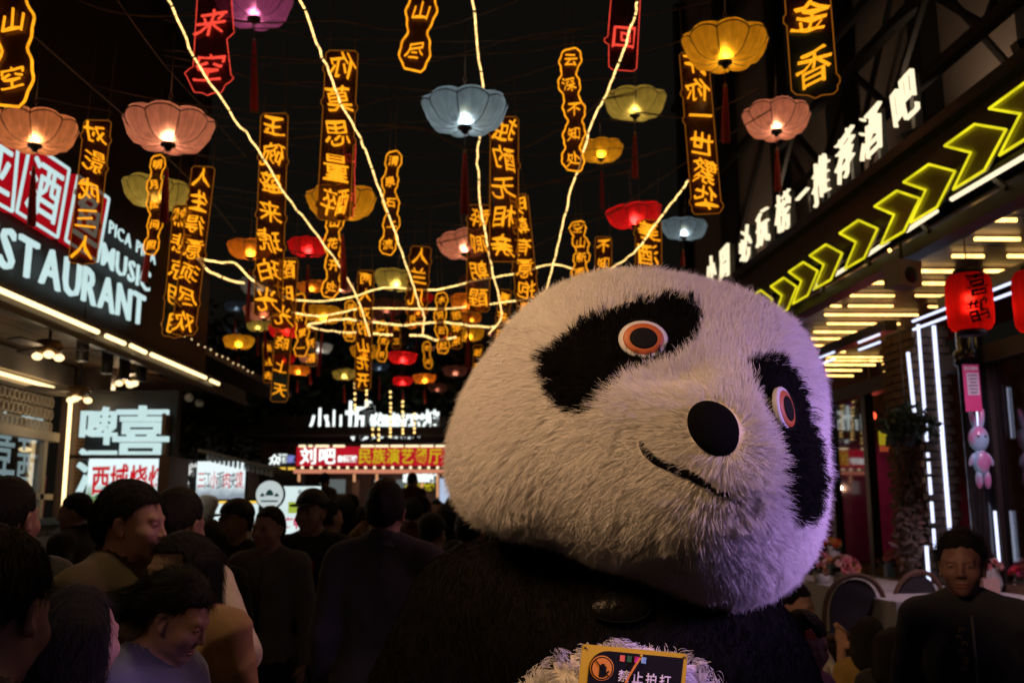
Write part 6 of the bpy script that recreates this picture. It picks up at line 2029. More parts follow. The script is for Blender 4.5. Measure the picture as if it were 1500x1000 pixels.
# rabbit shaped lamp hung on the steel post, and the little poster above it
c = PT(1434, 648, 7.35)
rb = thing('rabbit_lamp', 'translucent pink and blue rabbit shaped lamp hanging on the steel post', 'lamp', c)
def rabbit_mat():
    m, nt, out = _nt('rabbit_plastic')
    b = nt.nodes.new('ShaderNodeBsdfPrincipled'); b.inputs['Roughness'].default_value = 0.25
    tc = nt.nodes.new('ShaderNodeTexCoord'); nz = nt.nodes.new('ShaderNodeTexNoise'); nz.inputs['Scale'].default_value = 7
    nt.links.new(tc.outputs['Object'], nz.inputs['Vector'])
    rp = nt.nodes.new('ShaderNodeValToRGB')
    for e, (p, cc) in zip(rp.color_ramp.elements, ((0.40, (0.5, 0.16, 0.36, 1)), (0.58, (0.30, 0.42, 0.60, 1)))): e.position = p; e.color = cc
    nt.links.new(nz.outputs['Fac'], rp.inputs[0]); nt.links.new(rp.outputs[0], b.inputs['Base Color'])
    nt.links.new(rp.outputs[0], b.inputs['Emission Color']); b.inputs['Emission Strength'].default_value = 0.13
    nt.links.new(b.outputs[0], out.inputs[0]); m.cycles.emission_sampling = 'NONE'
    return m
M_rab = rabbit_mat()
MB().ball((0, 0, 0.03), (0.075, 0.06, 0.10), 16, 12).build('head', M_rab, rb)
MB().ball((0.005, 0, -0.15), (0.062, 0.05, 0.10), 16, 12).build('body', M_rab, rb)
for s in (-1, 1):
    MB().ball((s * 0.035, 0, 0.18), (0.022, 0.016, 0.085), 12, 10, Matrix.Rotation(s * 0.18, 3, 'Y')).build('ear', M_rab, rb)
    MB().ball((s * 0.032 + 0.01, 0, -0.28), (0.026, 0.03, 0.07), 12, 10).build('leg', M_rab, rb)
    MB().ball((s * 0.068, -0.01, -0.13), (0.02, 0.022, 0.055), 10, 8, Matrix.Rotation(-s * 0.4, 3, 'Y')).build('arm', M_rab, rb)
    MB().ball((s * 0.028, -0.056, 0.045), (0.008, 0.006, 0.012), 8, 6).build('eye', M_board, rb)
MB().tube([(0, 0, 0.26), (0, 0.0, 0.5)], 0.003, 5).build('cord', M_wire, rb)
c = PT(1424, 568, 7.25)
ps = thing('hanging_poster', 'small pink and white poster with dark print on the steel post', 'poster', c)
MB().box((0, 0, 0), (0.125, 0.004, 0.36)).build('sheet', mat('poster_pink', (0.50, 0.03, 0.16), rough=0.5, var=0.15), ps)
MB().box((0.008, -0.004, 0.03), (0.09, 0.003, 0.17)).build('white_field', mat('poster_white', (0.5, 0.42, 0.5), rough=0.5, var=0.3, scale=40), ps)
for k in range(6):
    MB().box((0.008, -0.007, 0.095 - k * 0.026), (0.07 - 0.008 * (k % 3), 0.002, 0.008)).build('text_line', M_board, ps)
for i, ch in enumerate('音乐现场'):
    obj('character', glyph(ch, 0.02, 0.01), M_white, ps, loc=(-0.038 + i * 0.026, -0.004, 0.15), scale=(0.026, 0.1, 0.03))
# loudspeaker under the canopy
c = PT(1322, 402, 6.9)
sp = thing('loudspeaker', 'cream loudspeaker hanging under the canopy of the bar', 'speaker', c, 0.4)
MB().prism([(-0.10, -0.10), (0.09, -0.10), (0.11, 0.09), (-0.11, 0.09)], (0, -0.08, 0), (1, 0, 0), (0, 0, 1), (0, -1, 0), 0.16).build('cabinet', M_cream, sp)
MB().lathe([(0.055, -0.005), (0.06, 0.0), (0.055, 0.008), (0.02, 0.02)], 20, (0, -0.082, -0.02), Matrix.Rotation(R(90), 3, 'X')).build('cone', M_board, sp)
MB().tube([(0, 0, 0.09), (0, 0, 0.24)], 0.012, 6).build('bracket', M_iron, sp)
# lit things inside the bar
for px, py, t, col, r, lb in ((1277, 609, 11.5, (1.0, 0.10, 0.04), 0.055, 'small red lamp glowing inside the bar'),):
    o = thing('table_lamp', lb, 'lamp', PT(px, py, t))
    MB().ball((0, 0, 0), r, 12, 8).build('globe', glow('red_globe', col, 2.2), o); MB().tube([(0, 0, r), (0, 0, 0.7)], 0.006, 5).build('cord', M_wire, o)
    lamp('red_lamp', 'POINT', (0, -0.12, -0.1), 6, (1, 0.12, 0.08), o, 0.05)
o = thing('stage_lamp', 'magenta spotlight washing the inside of the bar', 'lamp', RW(5.3, 11.6, 2.9))
o.rotation_euler = ((RW(6.0, 13.1, 1.5) - RW(5.3, 11.6, 2.9)).to_track_quat('-Z', 'Y')).to_euler()
MB().lathe([(0.06, 0.1), (0.09, -0.1)], 14, cap=False).build('housing', M_board, o); MB().lathe([(0.055, -0.002), (0.055, 0.002)], 14, (0, 0, -0.05)).build('lens', glow('magenta_lens', (1.0, 0.03, 0.4), 3), o)
MB().tube([(0, 0, 0.1), (0, 0.0, 0.5)], 0.01, 6).build('stem', M_iron, o)
lamp('magenta_lamp', 'SPOT', (0, 0, -0.13), 55, (1.0, 0.03, 0.35), o, 0.05, spot_size=R(80), spot_blend=0.7)
o = thing('yellow_poster', 'small lit yellow and red poster inside the bar', 'poster', PT(1295, 645, 9.6)); MB().box((0, 0, 0.03), (0.10, 0.01, 0.15)).build('sheet', glow('yellow_sheet', (0.55, 0.42, 0.02), 0.5), o); MB().box((0, -0.002, -0.08), (0.10, 0.012, 0.06)).build('lower_field', glow('red_sheet', (0.5, 0.08, 0.03), 0.5), o)
MB().tube([(0, 0, 0.10), (0, 0, 0.9)], 0.003, 5).build('cord', M_wire, o)
# ------------------------------------------------------------------ people
M_skin = {}
M_lip = mat('lip', (0.30, 0.115, 0.09), rough=0.4, var=0.15, scale=40)
M_eyeball = mat('eyeball', (0.26, 0.22, 0.20), rough=0.4, var=0.1)
def skin(tone):
    if tone not in M_skin:
        m = mat('skin_%d' % len(M_skin), tone, rough=0.48, var=0.22, scale=22, bump=0.16, bscale=420)
        m.node_tree.nodes['Principled BSDF'].inputs['Subsurface Weight'].default_value = 0.06
        M_skin[tone] = m
    return M_skin[tone]
M_hair = mat('black_hair', (0.008, 0.007, 0.007), rough=0.5, var=0.5, scale=60, stretch=(4, 4, 0.6), bump=0.6, bscale=120, spec=0.22)
M_hairs = fur_mat('hair_strands', (0.005, 0.004, 0.004), rough=0.55, transl=0.0)
def cloth(name, col, rough=0.85, sheen=0.15):
    return mat(name, col, rough=rough, var=0.22, scale=18, bump=0.10, bscale=320, sheen=sheen)
def rot(yaw=0, pitch=0, roll=0):
    return (Matrix.Rotation(R(yaw), 3, 'Z') @ Matrix.Rotation(R(pitch), 3, 'X') @ Matrix.Rotation(R(roll), 3, 'Y'))
NECK = (0, 0.02, 1.45)
def head_prims(fem=False):
    j = 0.94 if fem else 1.0
    H = [
        ell((0, 0.016, 1.612), (0.073, 0.092, 0.090), k=0.02),
        ell((0, -0.022, 1.565), (0.062 * j, 0.068, 0.078), k=0.03),
        ell((0, -0.030, 1.520), (0.049 * j, 0.056, 0.042), k=0.025),
        ell((0, -0.070, 1.492), (0.021, 0.018, 0.017), k=0.02),
        cap((-0.034, -0.072, 1.602), (0.034, -0.072, 1.602), 0.0125, k=0.012),
        ell((0.037, -0.056, 1.553), (0.026, 0.026, 0.024), k=0.02),
        ell((-0.037, -0.056, 1.553), (0.026, 0.026, 0.024), k=0.02),
        ell((0.031, -0.090, 1.585), (0.018, 0.012, 0.010), k=0.008, op=-1),
        ell((-0.031, -0.090, 1.585), (0.018, 0.012, 0.010), k=0.008, op=-1),
        cap((0, -0.083, 1.590), (0, -0.100, 1.556), 0.0075, 0.0105, k=0.010),
        ell((0.0105, -0.093, 1.551), 0.0078, k=0.006), ell((-0.0105, -0.093, 1.551), 0.0078, k=0.006),
        ell((0, -0.083, 1.524), (0.021, 0.010, 0.0055), k=0.005),
        ell((0, -0.081, 1.5145), (0.019, 0.010, 0.0060), k=0.005),
        ell((0, -0.092, 1.5195), (0.020, 0.006, 0.0013), k=0.003, op=-1),
    ]
    for s in (-1, 1):
        H.append(ell((s * 0.029, -0.074, 1.5845), (0.0165, 0.012, 0.0095), k=0.004))
        H.append(ell((s * 0.0745, 0.012, 1.570), (0.007, 0.018, 0.029), k=0.006, M=rot(0, -12, s * 12)))
        H.append(ell((s * 0.080, 0.004, 1.572), (0.006, 0.009, 0.016), k=0.004, op=-1))
        H.append(ell((s * 0.0735, -0.001, 1.548), (0.006, 0.007, 0.009), k=0.005))
    return H
def hand_prims(w, d, side, curl=0.5, r=1.0):
    """palm and five fingers hung off wrist w along direction d"""
    w = Vector(w); d = Vector(d).normalized()
    inn = Vector((-side, 0, 0)); inn = (inn - d * inn.dot(d)).normalized()    # palm looks inwards
    lat = d.cross(inn) * side
    if lat.y > 0: lat = -lat                                                    # thumb side to the front
    out = [ell(w + d * 0.048, (0.016, 0.040, 0.048), k=0.012, M=Matrix((inn, lat, d)).transposed())]
    for i, l in enumerate((0.066, 0.074, 0.070, 0.054)):
        a = w + d * 0.082 + lat * (0.029 - 0.019 * i)
        b = a + (d + inn * curl * 0.35).normalized() * l * 0.5
        c = b + (d * (1 - curl * 0.5) + inn * curl).normalized() * l * 0.5
        out += [cap(a - d * 0.02, b, 0.0088, 0.0080, k=0.004), cap(b, c, 0.0080, 0.0066, k=0.003)]
    a = w + d * 0.025 + lat * 0.030
    b = a + (d * 0.6 + lat * 0.7 + inn * 0.25).normalized() * 0.036
    c = b + (d * 0.9 + lat * 0.25 + inn * 0.3).normalized() * 0.030
    out += [cap(a, b, 0.0115, 0.0098, k=0.008), cap(b, c, 0.0095, 0.0075, k=0.004)]
    return out
DEF_ARM = ((0.170, 0.012, 1.385), (0.225, 0.035, 1.11), (0.230, -0.045, 0.875))
DEF_LEG = ((0.088, 0.0, 0.90), (0.096, -0.012, 0.49), (0.100, 0.02, 0.085))
def mirror(p): return (-p[0], p[1], p[2])
def build_template(key, head=(0, 0, 0), armL=None, armR=None, legs=None, fem=False, hair='short', garment='jacket', fat=1.0, fine=0.005, handcurl=0.5, torso=(0, 0)):
    """all meshes of one pose: skin, hair, upper and lower clothing, shoes, brows and eyes"""
    armL = armL or DEF_ARM; armR = armR or tuple(mirror(p) for p in DEF_ARM)
    legs = legs or (DEF_LEG, tuple(mirror(p) for p in DEF_LEG))
    hr = rot(*head)
    H = xf(head_prims(fem), hr, NECK)
    sh = 0.9 if fem else 1.0
    tor = [
        cap((-0.135 * sh, 0.01, 1.385), (0.135 * sh, 0.01, 1.385), 0.058, k=0.05),
        ell((0, 0.005, 1.25), (0.150 * sh * fat, 0.108 * fat, 0.175), k=0.05),
        ell((0, 0.0, 1.06), (0.138 * fat * (0.92 if fem else 1), 0.100 * fat, 0.17), k=0.05),
        ell((0, 0.012, 0.92), (0.158 * fat, 0.115 * fat, 0.12), k=0.05),
        cap((0.03, 0.025, 1.455), (0.125 * sh, 0.014, 1.405), 0.042, 0.040, k=0.04),
        cap((-0.03, 0.025, 1.455), (-0.125 * sh, 0.014, 1.405), 0.042, 0.040, k=0.04),
    ]
    if fem: tor += [ell((0.07, -0.075, 1.25), (0.06, 0.05, 0.06), k=0.04), ell((-0.07, -0.075, 1.25), (0.06, 0.05, 0.06), k=0.04)]
    hn = hr @ (Vector((0, 0.014, 1.54)) - Vector(NECK)) + Vector(NECK)
    neck = [cap((0, 0.028, 1.39), tuple(hn), 0.054 if not fem else 0.047, 0.051 if not fem else 0.044, k=0.03)]
    arms, hands = [], []
    for s, A in ((1, armL), (-1, armR)):
        arms += [cap(A[0], A[1], 0.047 * sh, 0.038 * sh, k=0.03), cap(A[1], A[2], 0.038 * sh, 0.026 * sh, k=0.012)]
        hands += hand_prims(A[2], Vector(A[2]) - Vector(A[1]), s, handcurl)
    lg, feet = [], []
    for L_ in legs:
        lg += [cap(L_[0], L_[1], 0.078 * fat, 0.054, k=0.03), cap(L_[1], L_[2], 0.052, 0.036, k=0.02)]
        f = L_[2]
        feet += [cap((f[0], f[1] + 0.03, f[2] - 0.042), (f[0] * 1.12, f[1] - 0.15, f[2] - 0.05), 0.040, 0.032, k=0.02)]
    allp = H + neck + tor + arms + hands + lg + feet
    hc = hr @ (Vector((0, 0.0, 1.58)) - Vector(NECK)) + Vector(NECK)
    xmax = max(abs(A[i][0]) for A in (armL, armR) for i in range(3)) + 0.15
    ymin = min([A[i][1] for A in (armL, armR) for i in range(3)] + [p[1] for L_ in legs for p in L_] + [hc.y - 0.1]) - 0.22
    ymax = max([A[i][1] for A in (armL, armR) for i in range(3)] + [p[1] for L_ in legs for p in L_] + [hc.y + 0.1]) + 0.18
    cs_ = 0.014
    xs = axis_steps(-xmax, xmax, fine, hc.x - 0.12, hc.x + 0.12, cs_)
    ys = axis_steps(ymin, ymax, fine, hc.y - 0.15, hc.y + 0.15, cs_)
    zs = axis_steps(-0.01, 1.82, fine, hc.z - 0.14, min(1.8, hc.z + 0.15), cs_)
    def hull(prims, fn=None, fine_=None):
        xx, yy, zz = (xs, ys, zs)
        if fine_ is not None:
            xx = np.arange(-xmax, xmax, fine_, dtype=np.float32); yy = np.arange(ymin, ymax, fine_, dtype=np.float32); zz = np.arange(-0.01, 1.82, fine_, dtype=np.float32)
        F = field(prims, xx, yy, zz, 0.2)
        if fn is not None:
            F = fn(F, xx[:, None, None], yy[None, :, None], zz[None, None, :])
        return surface_net(F, xx, yy, zz)
    T = {}
    V, Q = hull(allp)
    T['body'] = npmesh('body', V, Q)
    # --- clothing: the same limbs, inflated, cut clean at neckline, cuffs and hem
    hem = {'jacket': 0.86, 'shirt': 0.88, 'coat': 0.62, 'tee': 0.88, 'dress': 0.52}[garment]
    th = {'jacket': 0.022, 'shirt': 0.014, 'coat': 0.026, 'tee': 0.017, 'dress': 0.020}[garment]
    up = inflate([p for p in tor], th)
    for s, A in ((1, armL), (-1, armR)):
        e = Vector(A[2]) - (Vector(A[2]) - Vector(A[1])).normalized() * (0.005 if garment != 'tee' else 0.23)
        if garment in ('tee', 'dress'):
            e = Vector(A[1]) + (Vector(A[1]) - Vector(A[0])) * -0.35
            up += [cap(A[0], tuple(e), 0.066 * sh, 0.060 * sh, k=0.03)]
        else:
            up += [cap(A[0], A[1], 0.047 * sh + th + 0.012, 0.038 * sh + th + 0.008, k=0.03), cap(A[1], tuple(e), 0.038 * sh + th + 0.008, 0.030 * sh + th, k=0.012)]
    if garment in ('coat', 'dress'):
        up += [cap((0, 0.005, 1.0), (0, 0.0, hem), 0.16 * fat, 0.20 * fat, k=0.06)]
    else:
        up += [ell((0, 0.005, 0.93), (0.165 * fat + th, 0.125 * fat + th, 0.14), k=0.05)]
    collar = []
    cz = 1.452
    n = 14
    rad_c = 0.066 if not fem else 0.060
    for i in range(n):
        a0, a1 = 2 * math.pi * i / n, 2 * math.pi * (i + 1) / n
        P0 = (rad_c * 1.05 * math.sin(a0), 0.022 - rad_c * math.cos(a0), cz - 0.034 * math.cos(a0)); P1 = (rad_c * 1.05 * math.sin(a1), 0.022 - rad_c * math.cos(a1), cz - 0.034 * math.cos(a1))
        collar.append(cap(P0, P1, 0.013 if garment != 'tee' else 0.008, k=0.012))
        if garment in ('jacket', 'coat'):
            collar.append(cap((P0[0], P0[1], P0[2] + 0.02), (P1[0], P1[1], P1[2] + 0.02), 0.009, k=0.012))
    legcut = hem
    def cut_up(F, X, Y, Z):
        # open neck above the shoulder line, hem below
        nk = np.sqrt(X ** 2 + (Y - 0.024) ** 2) - (rad_c - 0.004)
        nk = np.maximum(nk, 1.40 - Z)
        F = np.maximum(F, -nk)
        F = np.maximum(F, legcut - Z)
        return F
    V, Q = hull(up + collar, cut_up, 0.011)
    V = V + vnormals(V, Q) * wrinkle(V, len(key) + 3, 0.0075, 15)[:, None]
    T['upper'] = npmesh({'jacket': 'jacket', 'shirt': 'shirt', 'coat': 'coat', 'tee': 't_shirt', 'dress': 'dress'}[garment], V, Q)
    lo = inflate(lg + [tor[3]], 0.016)
    topz = 1.0
    seated = abs(legs[0][1][2] - legs[0][0][2]) < 0.2
    V, Q = hull(lo, lambda F, X, Y, Z: np.maximum(np.maximum(F, Z - topz), 0.07 - Z), 0.014)
    V = V + vnormals(V, Q) * wrinkle(V, len(key) + 9, 0.006, 14)[:, None]
    T['lower'] = npmesh('trousers', V, Q)
    V, Q = hull(inflate(feet, 0.010), lambda F, X, Y, Z: np.maximum(np.maximum(F, Z - 0.10), 0.002 - Z), 0.011)
    T['shoe'] = npmesh('shoes', V, Q)
    # --- hair
    def cutf(a, b):     # keep above the line through (y=a0,z=a1) front and back points, in head space
        inv = np.array(hr.transposed())
        def f(F, X, Y, Z):
            px, py, pz = X - NECK[0], Y - NECK[1], Z - NECK[2]
            y = inv[1, 0] * px + inv[1, 1] * py + inv[1, 2] * pz + NECK[1]
            z = inv[2, 0] * px + inv[2, 1] * py + inv[2, 2] * pz + NECK[2]
            x = inv[0, 0] * px + inv[0, 1] * py + inv[0, 2] * pz
            # hairline: front point a, back point b, with sideburns dipping before the ear
            u = (y - a[0]) / (b[0] - a[0])
            line = a[1] + (b[1] - a[1]) * np.clip(u, 0, 1) ** 1.5 - 0.016 * np.clip(1 - np.abs(u - 0.36) / 0.14, 0, 1) * (np.abs(x) > 0.045)
            line = line + 0.005 * np.sin(x * 150) * np.sin(x * 61 + 2) + 0.004 * np.sin(y * 170 + x * 90)
            return np.maximum(F, line - z)
        return f
    xh = np.arange(hc.x - 0.19, hc.x + 0.19, 0.0048, dtype=np.float32); yh = np.arange(hc.y - 0.2, hc.y + 0.24, 0.0048, dtype=np.float32)
    zl = {'long': 1.16, 'bob': 1.36, 'pony': 1.2}.get(hair, 1.44)
    zh = np.arange(min(zl, hc.z - 0.2), hc.z + 0.19, 0.0056, dtype=np.float32)
    base_h = [ell((0, 0.020, 1.616), (0.0795, 0.099, 0.099), k=0.02), ell((0, 0.045, 1.575), (0.071, 0.072, 0.073), k=0.03)]
    if hair == 'crop': base_h = [ell((0, 0.018, 1.614), (0.0765, 0.096, 0.0955), k=0.02), ell((0, 0.045, 1.570), (0.068, 0.068, 0.068), k=0.03)]
    a_, b_ = (-0.085, 1.656), (0.10, 1.512)
    extra = []
    if hair in ('long', 'bob'):
        bz = 1.22 if hair == 'long' else 1.42
        base_h += [cap((0.062, 0.035, 1.60), (0.085, 0.05, bz + 0.02), 0.036, 0.030, k=0.03), cap((-0.062, 0.035, 1.60), (-0.085, 0.05, bz + 0.02), 0.036, 0.030, k=0.03),
                   cap((0, 0.075, 1.60), (0, 0.085, bz), 0.062, 0.050, k=0.05), cap((0.045, 0.07, 1.6), (0.05, 0.08, bz), 0.05, 0.04, k=0.05), cap((-0.045, 0.07, 1.6), (-0.05, 0.08, bz), 0.05, 0.04, k=0.05)]
    if hair == 'bun':
        base_h += [ell((0, 0.125, 1.64), (0.040, 0.036, 0.038), k=0.012)]
    if hair == 'pony':
        base_h += [cap((0, 0.105, 1.62), (0, 0.15, 1.55), 0.026, 0.034, k=0.015), cap((0, 0.15, 1.55), (0, 0.145, 1.36), 0.034, 0.014, k=0.02)]
    if hair in ('long', 'bob', 'bun', 'pony'): a_ = (-0.085, 1.655 if hair != 'bob' else 1.625)
    F = field(xf(base_h, hr, NECK), xh, yh, zh, 0.2)
    X, Y, Z = xh[:, None, None], yh[None, :, None], zh[None, None, :]
    if hair in ('long', 'bob'):
        inv = np.array(hr.transposed())
        px, py, pz = X - NECK[0], Y - NECK[1], Z - NECK[2]
        y = inv[1, 0] * px + inv[1, 1] * py + inv[1, 2] * pz + NECK[1]; z = inv[2, 0] * px + inv[2, 1] * py + inv[2, 2] * pz + NECK[2]
        F = np.maximum(F, np.minimum(-(y + 0.012), a_[1] - z))      # open in front of the face only
    else:
        F = cutf(a_, b_)(F, X, Y, Z)
    V, Q = surface_net(F, xh, yh, zh)
    Nn = vnormals(V, Q)
    V = V + Nn * (0.0013 * np.sin(V[:, 0] * 170 + 3 * np.sin(V[:, 2] * 60)) * np.sin(V[:, 1] * 140 + V[:, 2] * 50))[:, None]
    T['hair'] = npmesh('hair', V, Q)
    T['hair_vq'] = (V, Q)
    T['hair_style'] = hair
    # brows and eyes
    mb = MB()
    for s in (-1, 1):
        pts = [Vector((s * (0.014 + 0.008 * i), -0.0835 + 0.0012 * i * i, 1.6035 + 0.002 * math.sin(i * 0.9))) for i in range(5)]
        mb.tube([hr @ (p - Vector(NECK)) + Vector(NECK) for p in pts], [0.0022, 0.0032, 0.003, 0.0026, 0.0014], 6)
    T['brow'] = mb.mesh('eyebrows')
    mb = MB()
    for s in (-1, 1):
        pts = [Vector((s * (0.0165 + 0.0066 * i), -0.0855 + 0.0016 * abs(i - 2) ** 1.5 + 0.0014 * i, 1.5868 + 0.0012 * math.sin(math.pi * i / 4))) for i in range(5)]
        mb.tube([hr @ (p - Vector(NECK)) + Vector(NECK) for p in pts], [0.0010, 0.0015, 0.0016, 0.0015, 0.0010], 5)
    T['lash'] = mb.mesh('eyelashes')
    mb = MB()
    for z, ry in ((1.5242, 0.0046), (1.5142, 0.0052)):
        mb.ball(hr @ (Vector((0, -0.0845, z)) - Vector(NECK)) + Vector(NECK), (0.0215, 0.0095, ry), 16, 8, hr)
    T['lips'] = mb.mesh('lips')
    ew, ek = MB(), MB()
    for s in (-1, 1):
        ew.ball(hr @ (Vector((s * 0.030, -0.0775, 1.5845)) - Vector(NECK)) + Vector(NECK), (0.0125, 0.0095, 0.0030), 12, 8, hr)
        ek.ball(hr @ (Vector((s * 0.030, -0.0850, 1.5848)) - Vector(NECK)) + Vector(NECK), (0.0052, 0.0030, 0.0036), 10, 6, hr)
    T['eyew'], T['eyek'] = ew.mesh('eyes'), ek.mesh('pupils')
    if hair == 'cap' or key.endswith('cap'):
        pr = xf([ell((0, 0.018, 1.628), (0.088, 0.106, 0.092), k=0.01)], hr, NECK)
        F = field(pr, xh, yh, zh, 0.2)
        F = cutf((-0.085, 1.640), (0.12, 1.605))(F, X, Y, Z)
        V, Q = surface_net(F, xh, yh, zh)
        T['cap'] = npmesh('crown', V, Q)
        br = MB()
        poly = [(0.074 * math.sin(a), -0.062 - 0.100 * math.cos(a) ** 0.8 if abs(a) < 1.56 else -0.062) for a in np.linspace(-1.57, 1.57, 15)]
        vs = [hr @ (Vector((x, y, 1.640 - 0.010 * ((y + 0.06) / 0.1) ** 2 - 0.9 * x * x + zz)) - Vector(NECK)) + Vector(NECK) for zz in (0, -0.005) for x, y in poly]
        m = len(poly)
        br.add(vs, [tuple(range(m)), tuple(range(2 * m - 1, m - 1, -1))] + [(i, i + m, (i + 1) % m + m, (i + 1) % m) for i in range(m)])
        T['brim'] = br.mesh('brim')
    if key.endswith('chef'):
        ch = MB()
        Mx = hr
        c0 = hr @ (Vector((0, 0.02, 1.655)) - Vector(NECK)) + Vector(NECK)
        ch.lathe([(0.088, 0), (0.09, 0.08), (0.105, 0.13), (0.10, 0.19), (0.06, 0.215), (0.001, 0.22)], 18, c0, Mx)
        T['chef'] = ch.mesh('chef_hat')
    return T
_tpl = {}
def tpl(key, **kw):
    if key not in _tpl: _tpl[key] = build_template(key, **kw)
    return _tpl[key]
def person(T, label, px, py, t, yaw, top, bottom, tone=(0.42, 0.25, 0.17), top2=None, group='people in the crowded alley', strands_n=0, base_z=0.0, scale=None, hair_m=None, cap_m=None, shoe=None):
    """px, py: middle of the head in the picture, t: depth; feet go on the ground"""
    h = PT(px, py, t)
    sc = scale if scale else (h.z - base_z) / 1.575
    sc = max(0.5, min(1.12, sc))
    o = thing('person', label, 'person', (h.x, h.y, base_z), R(yaw), group)
    o.scale = (sc,) * 3
    obj('body', T['body'], skin(tone), o)
    hm = obj('hair', T['hair'], hair_m or M_hair, o)
    obj(T['upper'].name.split('.')[0], T['upper'], top, o)
    obj('trousers', T['lower'], bottom, o)
    obj('shoes', T['shoe'], shoe or M_board, o)
    obj('eyebrows', T['brow'], M_hair, o)
    obj('eyelashes', T['lash'], M_board, o)
    obj('lips', T['lips'], M_lip, o)
    e = obj('eyes', T['eyew'], M_eyeball, o)
    obj('pupils', T['eyek'], M_board, e)
    if 'cap' in T:
        cp = thing('baseball_cap', None, None); cp.parent = o
        C.objects.unlink(cp); bpy.data.objects.remove(cp)
        cc = obj('cap', T['cap'], cap_m or M_board, o)
        obj('brim', T['brim'], cap_m or M_board, cc)
    if 'chef' in T: obj('chef_hat', T['chef'], M_white, o)
    if strands_n:
        V, Q = T['hair_vq']
        P, N = sample_surface(V, Q, strands_n, 5)
        D = np.tile(np.array([0, 0.9, -0.2]) if T['hair_style'] in ('pony', 'bun') else np.array([0, 0.35, -1.0]), (len(P), 1)) + N * 0.2 + np.random.default_rng(3).normal(size=P.shape) * 0.25
        D -= N * (D * N).sum(1, keepdims=True) * 0.85
        D /= np.linalg.norm(D, axis=1, keepdims=True)
        Ls = np.full(len(P), 0.030 if T['hair_style'] in ('short', 'crop') else 0.06) * np.random.default_rng(4).uniform(0.5, 1.2, len(P))
        st = strands('hair_strands', P, N, D, Ls, M_hairs, hm, seed=8, pts=4, r0=0.00045, r1=0.00015, clump=0.4, lift=0.26, droop=0.1, curl=0.22)
        tag(st, kind='stuff')
    return o, sc

C_blk = cloth('black_cloth', (0.010, 0.010, 0.011)); C_char = cloth('charcoal_cloth', (0.030, 0.030, 0.032)); C_brn = cloth('brown_jacket_cloth', (0.070, 0.048, 0.020))
C_wht = cloth('cream_jacket_cloth', (0.66, 0.58, 0.44)); C_tan = cloth('tan_jacket_cloth', (0.36, 0.21, 0.10)); C_blu = cloth('grey_blue_cloth', (0.10, 0.11, 0.15)); C_nav = cloth('dark_navy_cloth', (0.022, 0.024, 0.034))
C_ylw = cloth('mustard_cloth', (0.22, 0.14, 0.03)); C_gry = cloth('grey_cloth', (0.09, 0.09, 0.095)); C_mar = cloth('maroon_cloth', (0.07, 0.012, 0.015)); C_pnk = cloth('pink_cloth', (0.55, 0.22, 0.38)); C_shw = cloth('white_shirt_cloth', (0.55, 0.53, 0.52)); C_gre = cloth('slate_shirt_cloth', (0.12, 0.125, 0.12))

# poses
man = tpl('man', garment='jacket', hair='short')
man_prof = tpl('man_prof', head=(18, 6, 0), garment='jacket', hair='short', fat=1.08, fine=0.0042)
man_near = tpl('man_near', head=(30, 16, 4), garment='shirt', hair='short', fat=1.1, fine=0.0042)
man_cap = tpl('man_cap', head=(-18, 4, 0), garment='shirt', hair='crop')
man_shirt = tpl('man_shirt', head=(-12, 3, 0), garment='shirt', hair='crop')
man_coat = tpl('man_coat', garment='jacket', hair='short', fat=1.08)
lady_bow = tpl('lady_bow', head=(25, 26, 0), fem=True, garment='tee', hair='pony', fine=0.0042, armL=((0.15, 0.01, 1.385), (0.20, 0.0, 1.13), (0.10, -0.20, 1.10)), armR=((-0.15, 0.01, 1.385), (-0.20, 0.0, 1.13), (-0.10, -0.20, 1.10)), handcurl=0.8)
lady_long = tpl('lady_long', head=(-35, 8, 6), fem=True, garment='jacket', hair='long')
lady_back = tpl('lady_back', fem=True, garment='shirt', hair='long')
lady_tied = tpl('lady_tied', head=(-6, 2, 0), fem=True, garment='jacket', hair='pony', fat=1.15, fine=0.0042)
hug_man = tpl('hug_man', head=(12, 10, 0), garment='jacket', hair='short', fat=1.15, armL=DEF_ARM, armR=((-0.19, 0.012, 1.385), (-0.38, 0.06, 1.19), (-0.17, 0.26, 1.16)), handcurl=0.3)
phone_man = tpl('phone_man', head=(0, -6, 0), garment='shirt', hair='short', armL=((0.17, 0.012, 1.385), (0.22, -0.14, 1.20), (0.09, -0.30, 1.46)), armR=((-0.17, 0.012, 1.385), (-0.22, -0.14, 1.20), (-0.09, -0.30, 1.46)), handcurl=0.8)
chef = tpl('man_chef', head=(10, 14, 0), garment='jacket', hair='crop', armL=((0.17, 0.012, 1.385), (0.22, -0.02, 1.12), (0.16, -0.24, 1.10)), armR=((-0.17, 0.012, 1.385), (-0.22, -0.02, 1.12), (-0.16, -0.24, 1.10)))
child = tpl('child', head=(-30, 10, 0), fem=True, garment='dress', hair='bob', handcurl=0.5)
diner = tpl('diner', head=(20, 8, 0), fem=True, garment='tee', hair='bun', armL=((0.15, 0.01, 1.385), (0.22, -0.10, 1.14), (0.12, -0.20, 1.40)), armR=((-0.15, 0.01, 1.385), (-0.20, 0.0, 1.13), (-0.10, -0.20, 1.06)),
            legs=(((0.088, 0.0, 0.90), (0.11, -0.42, 0.87), (0.11, -0.40, 0.49)), ((-0.088, 0.0, 0.90), (-0.11, -0.42, 0.87), (-0.11, -0.40, 0.49))))

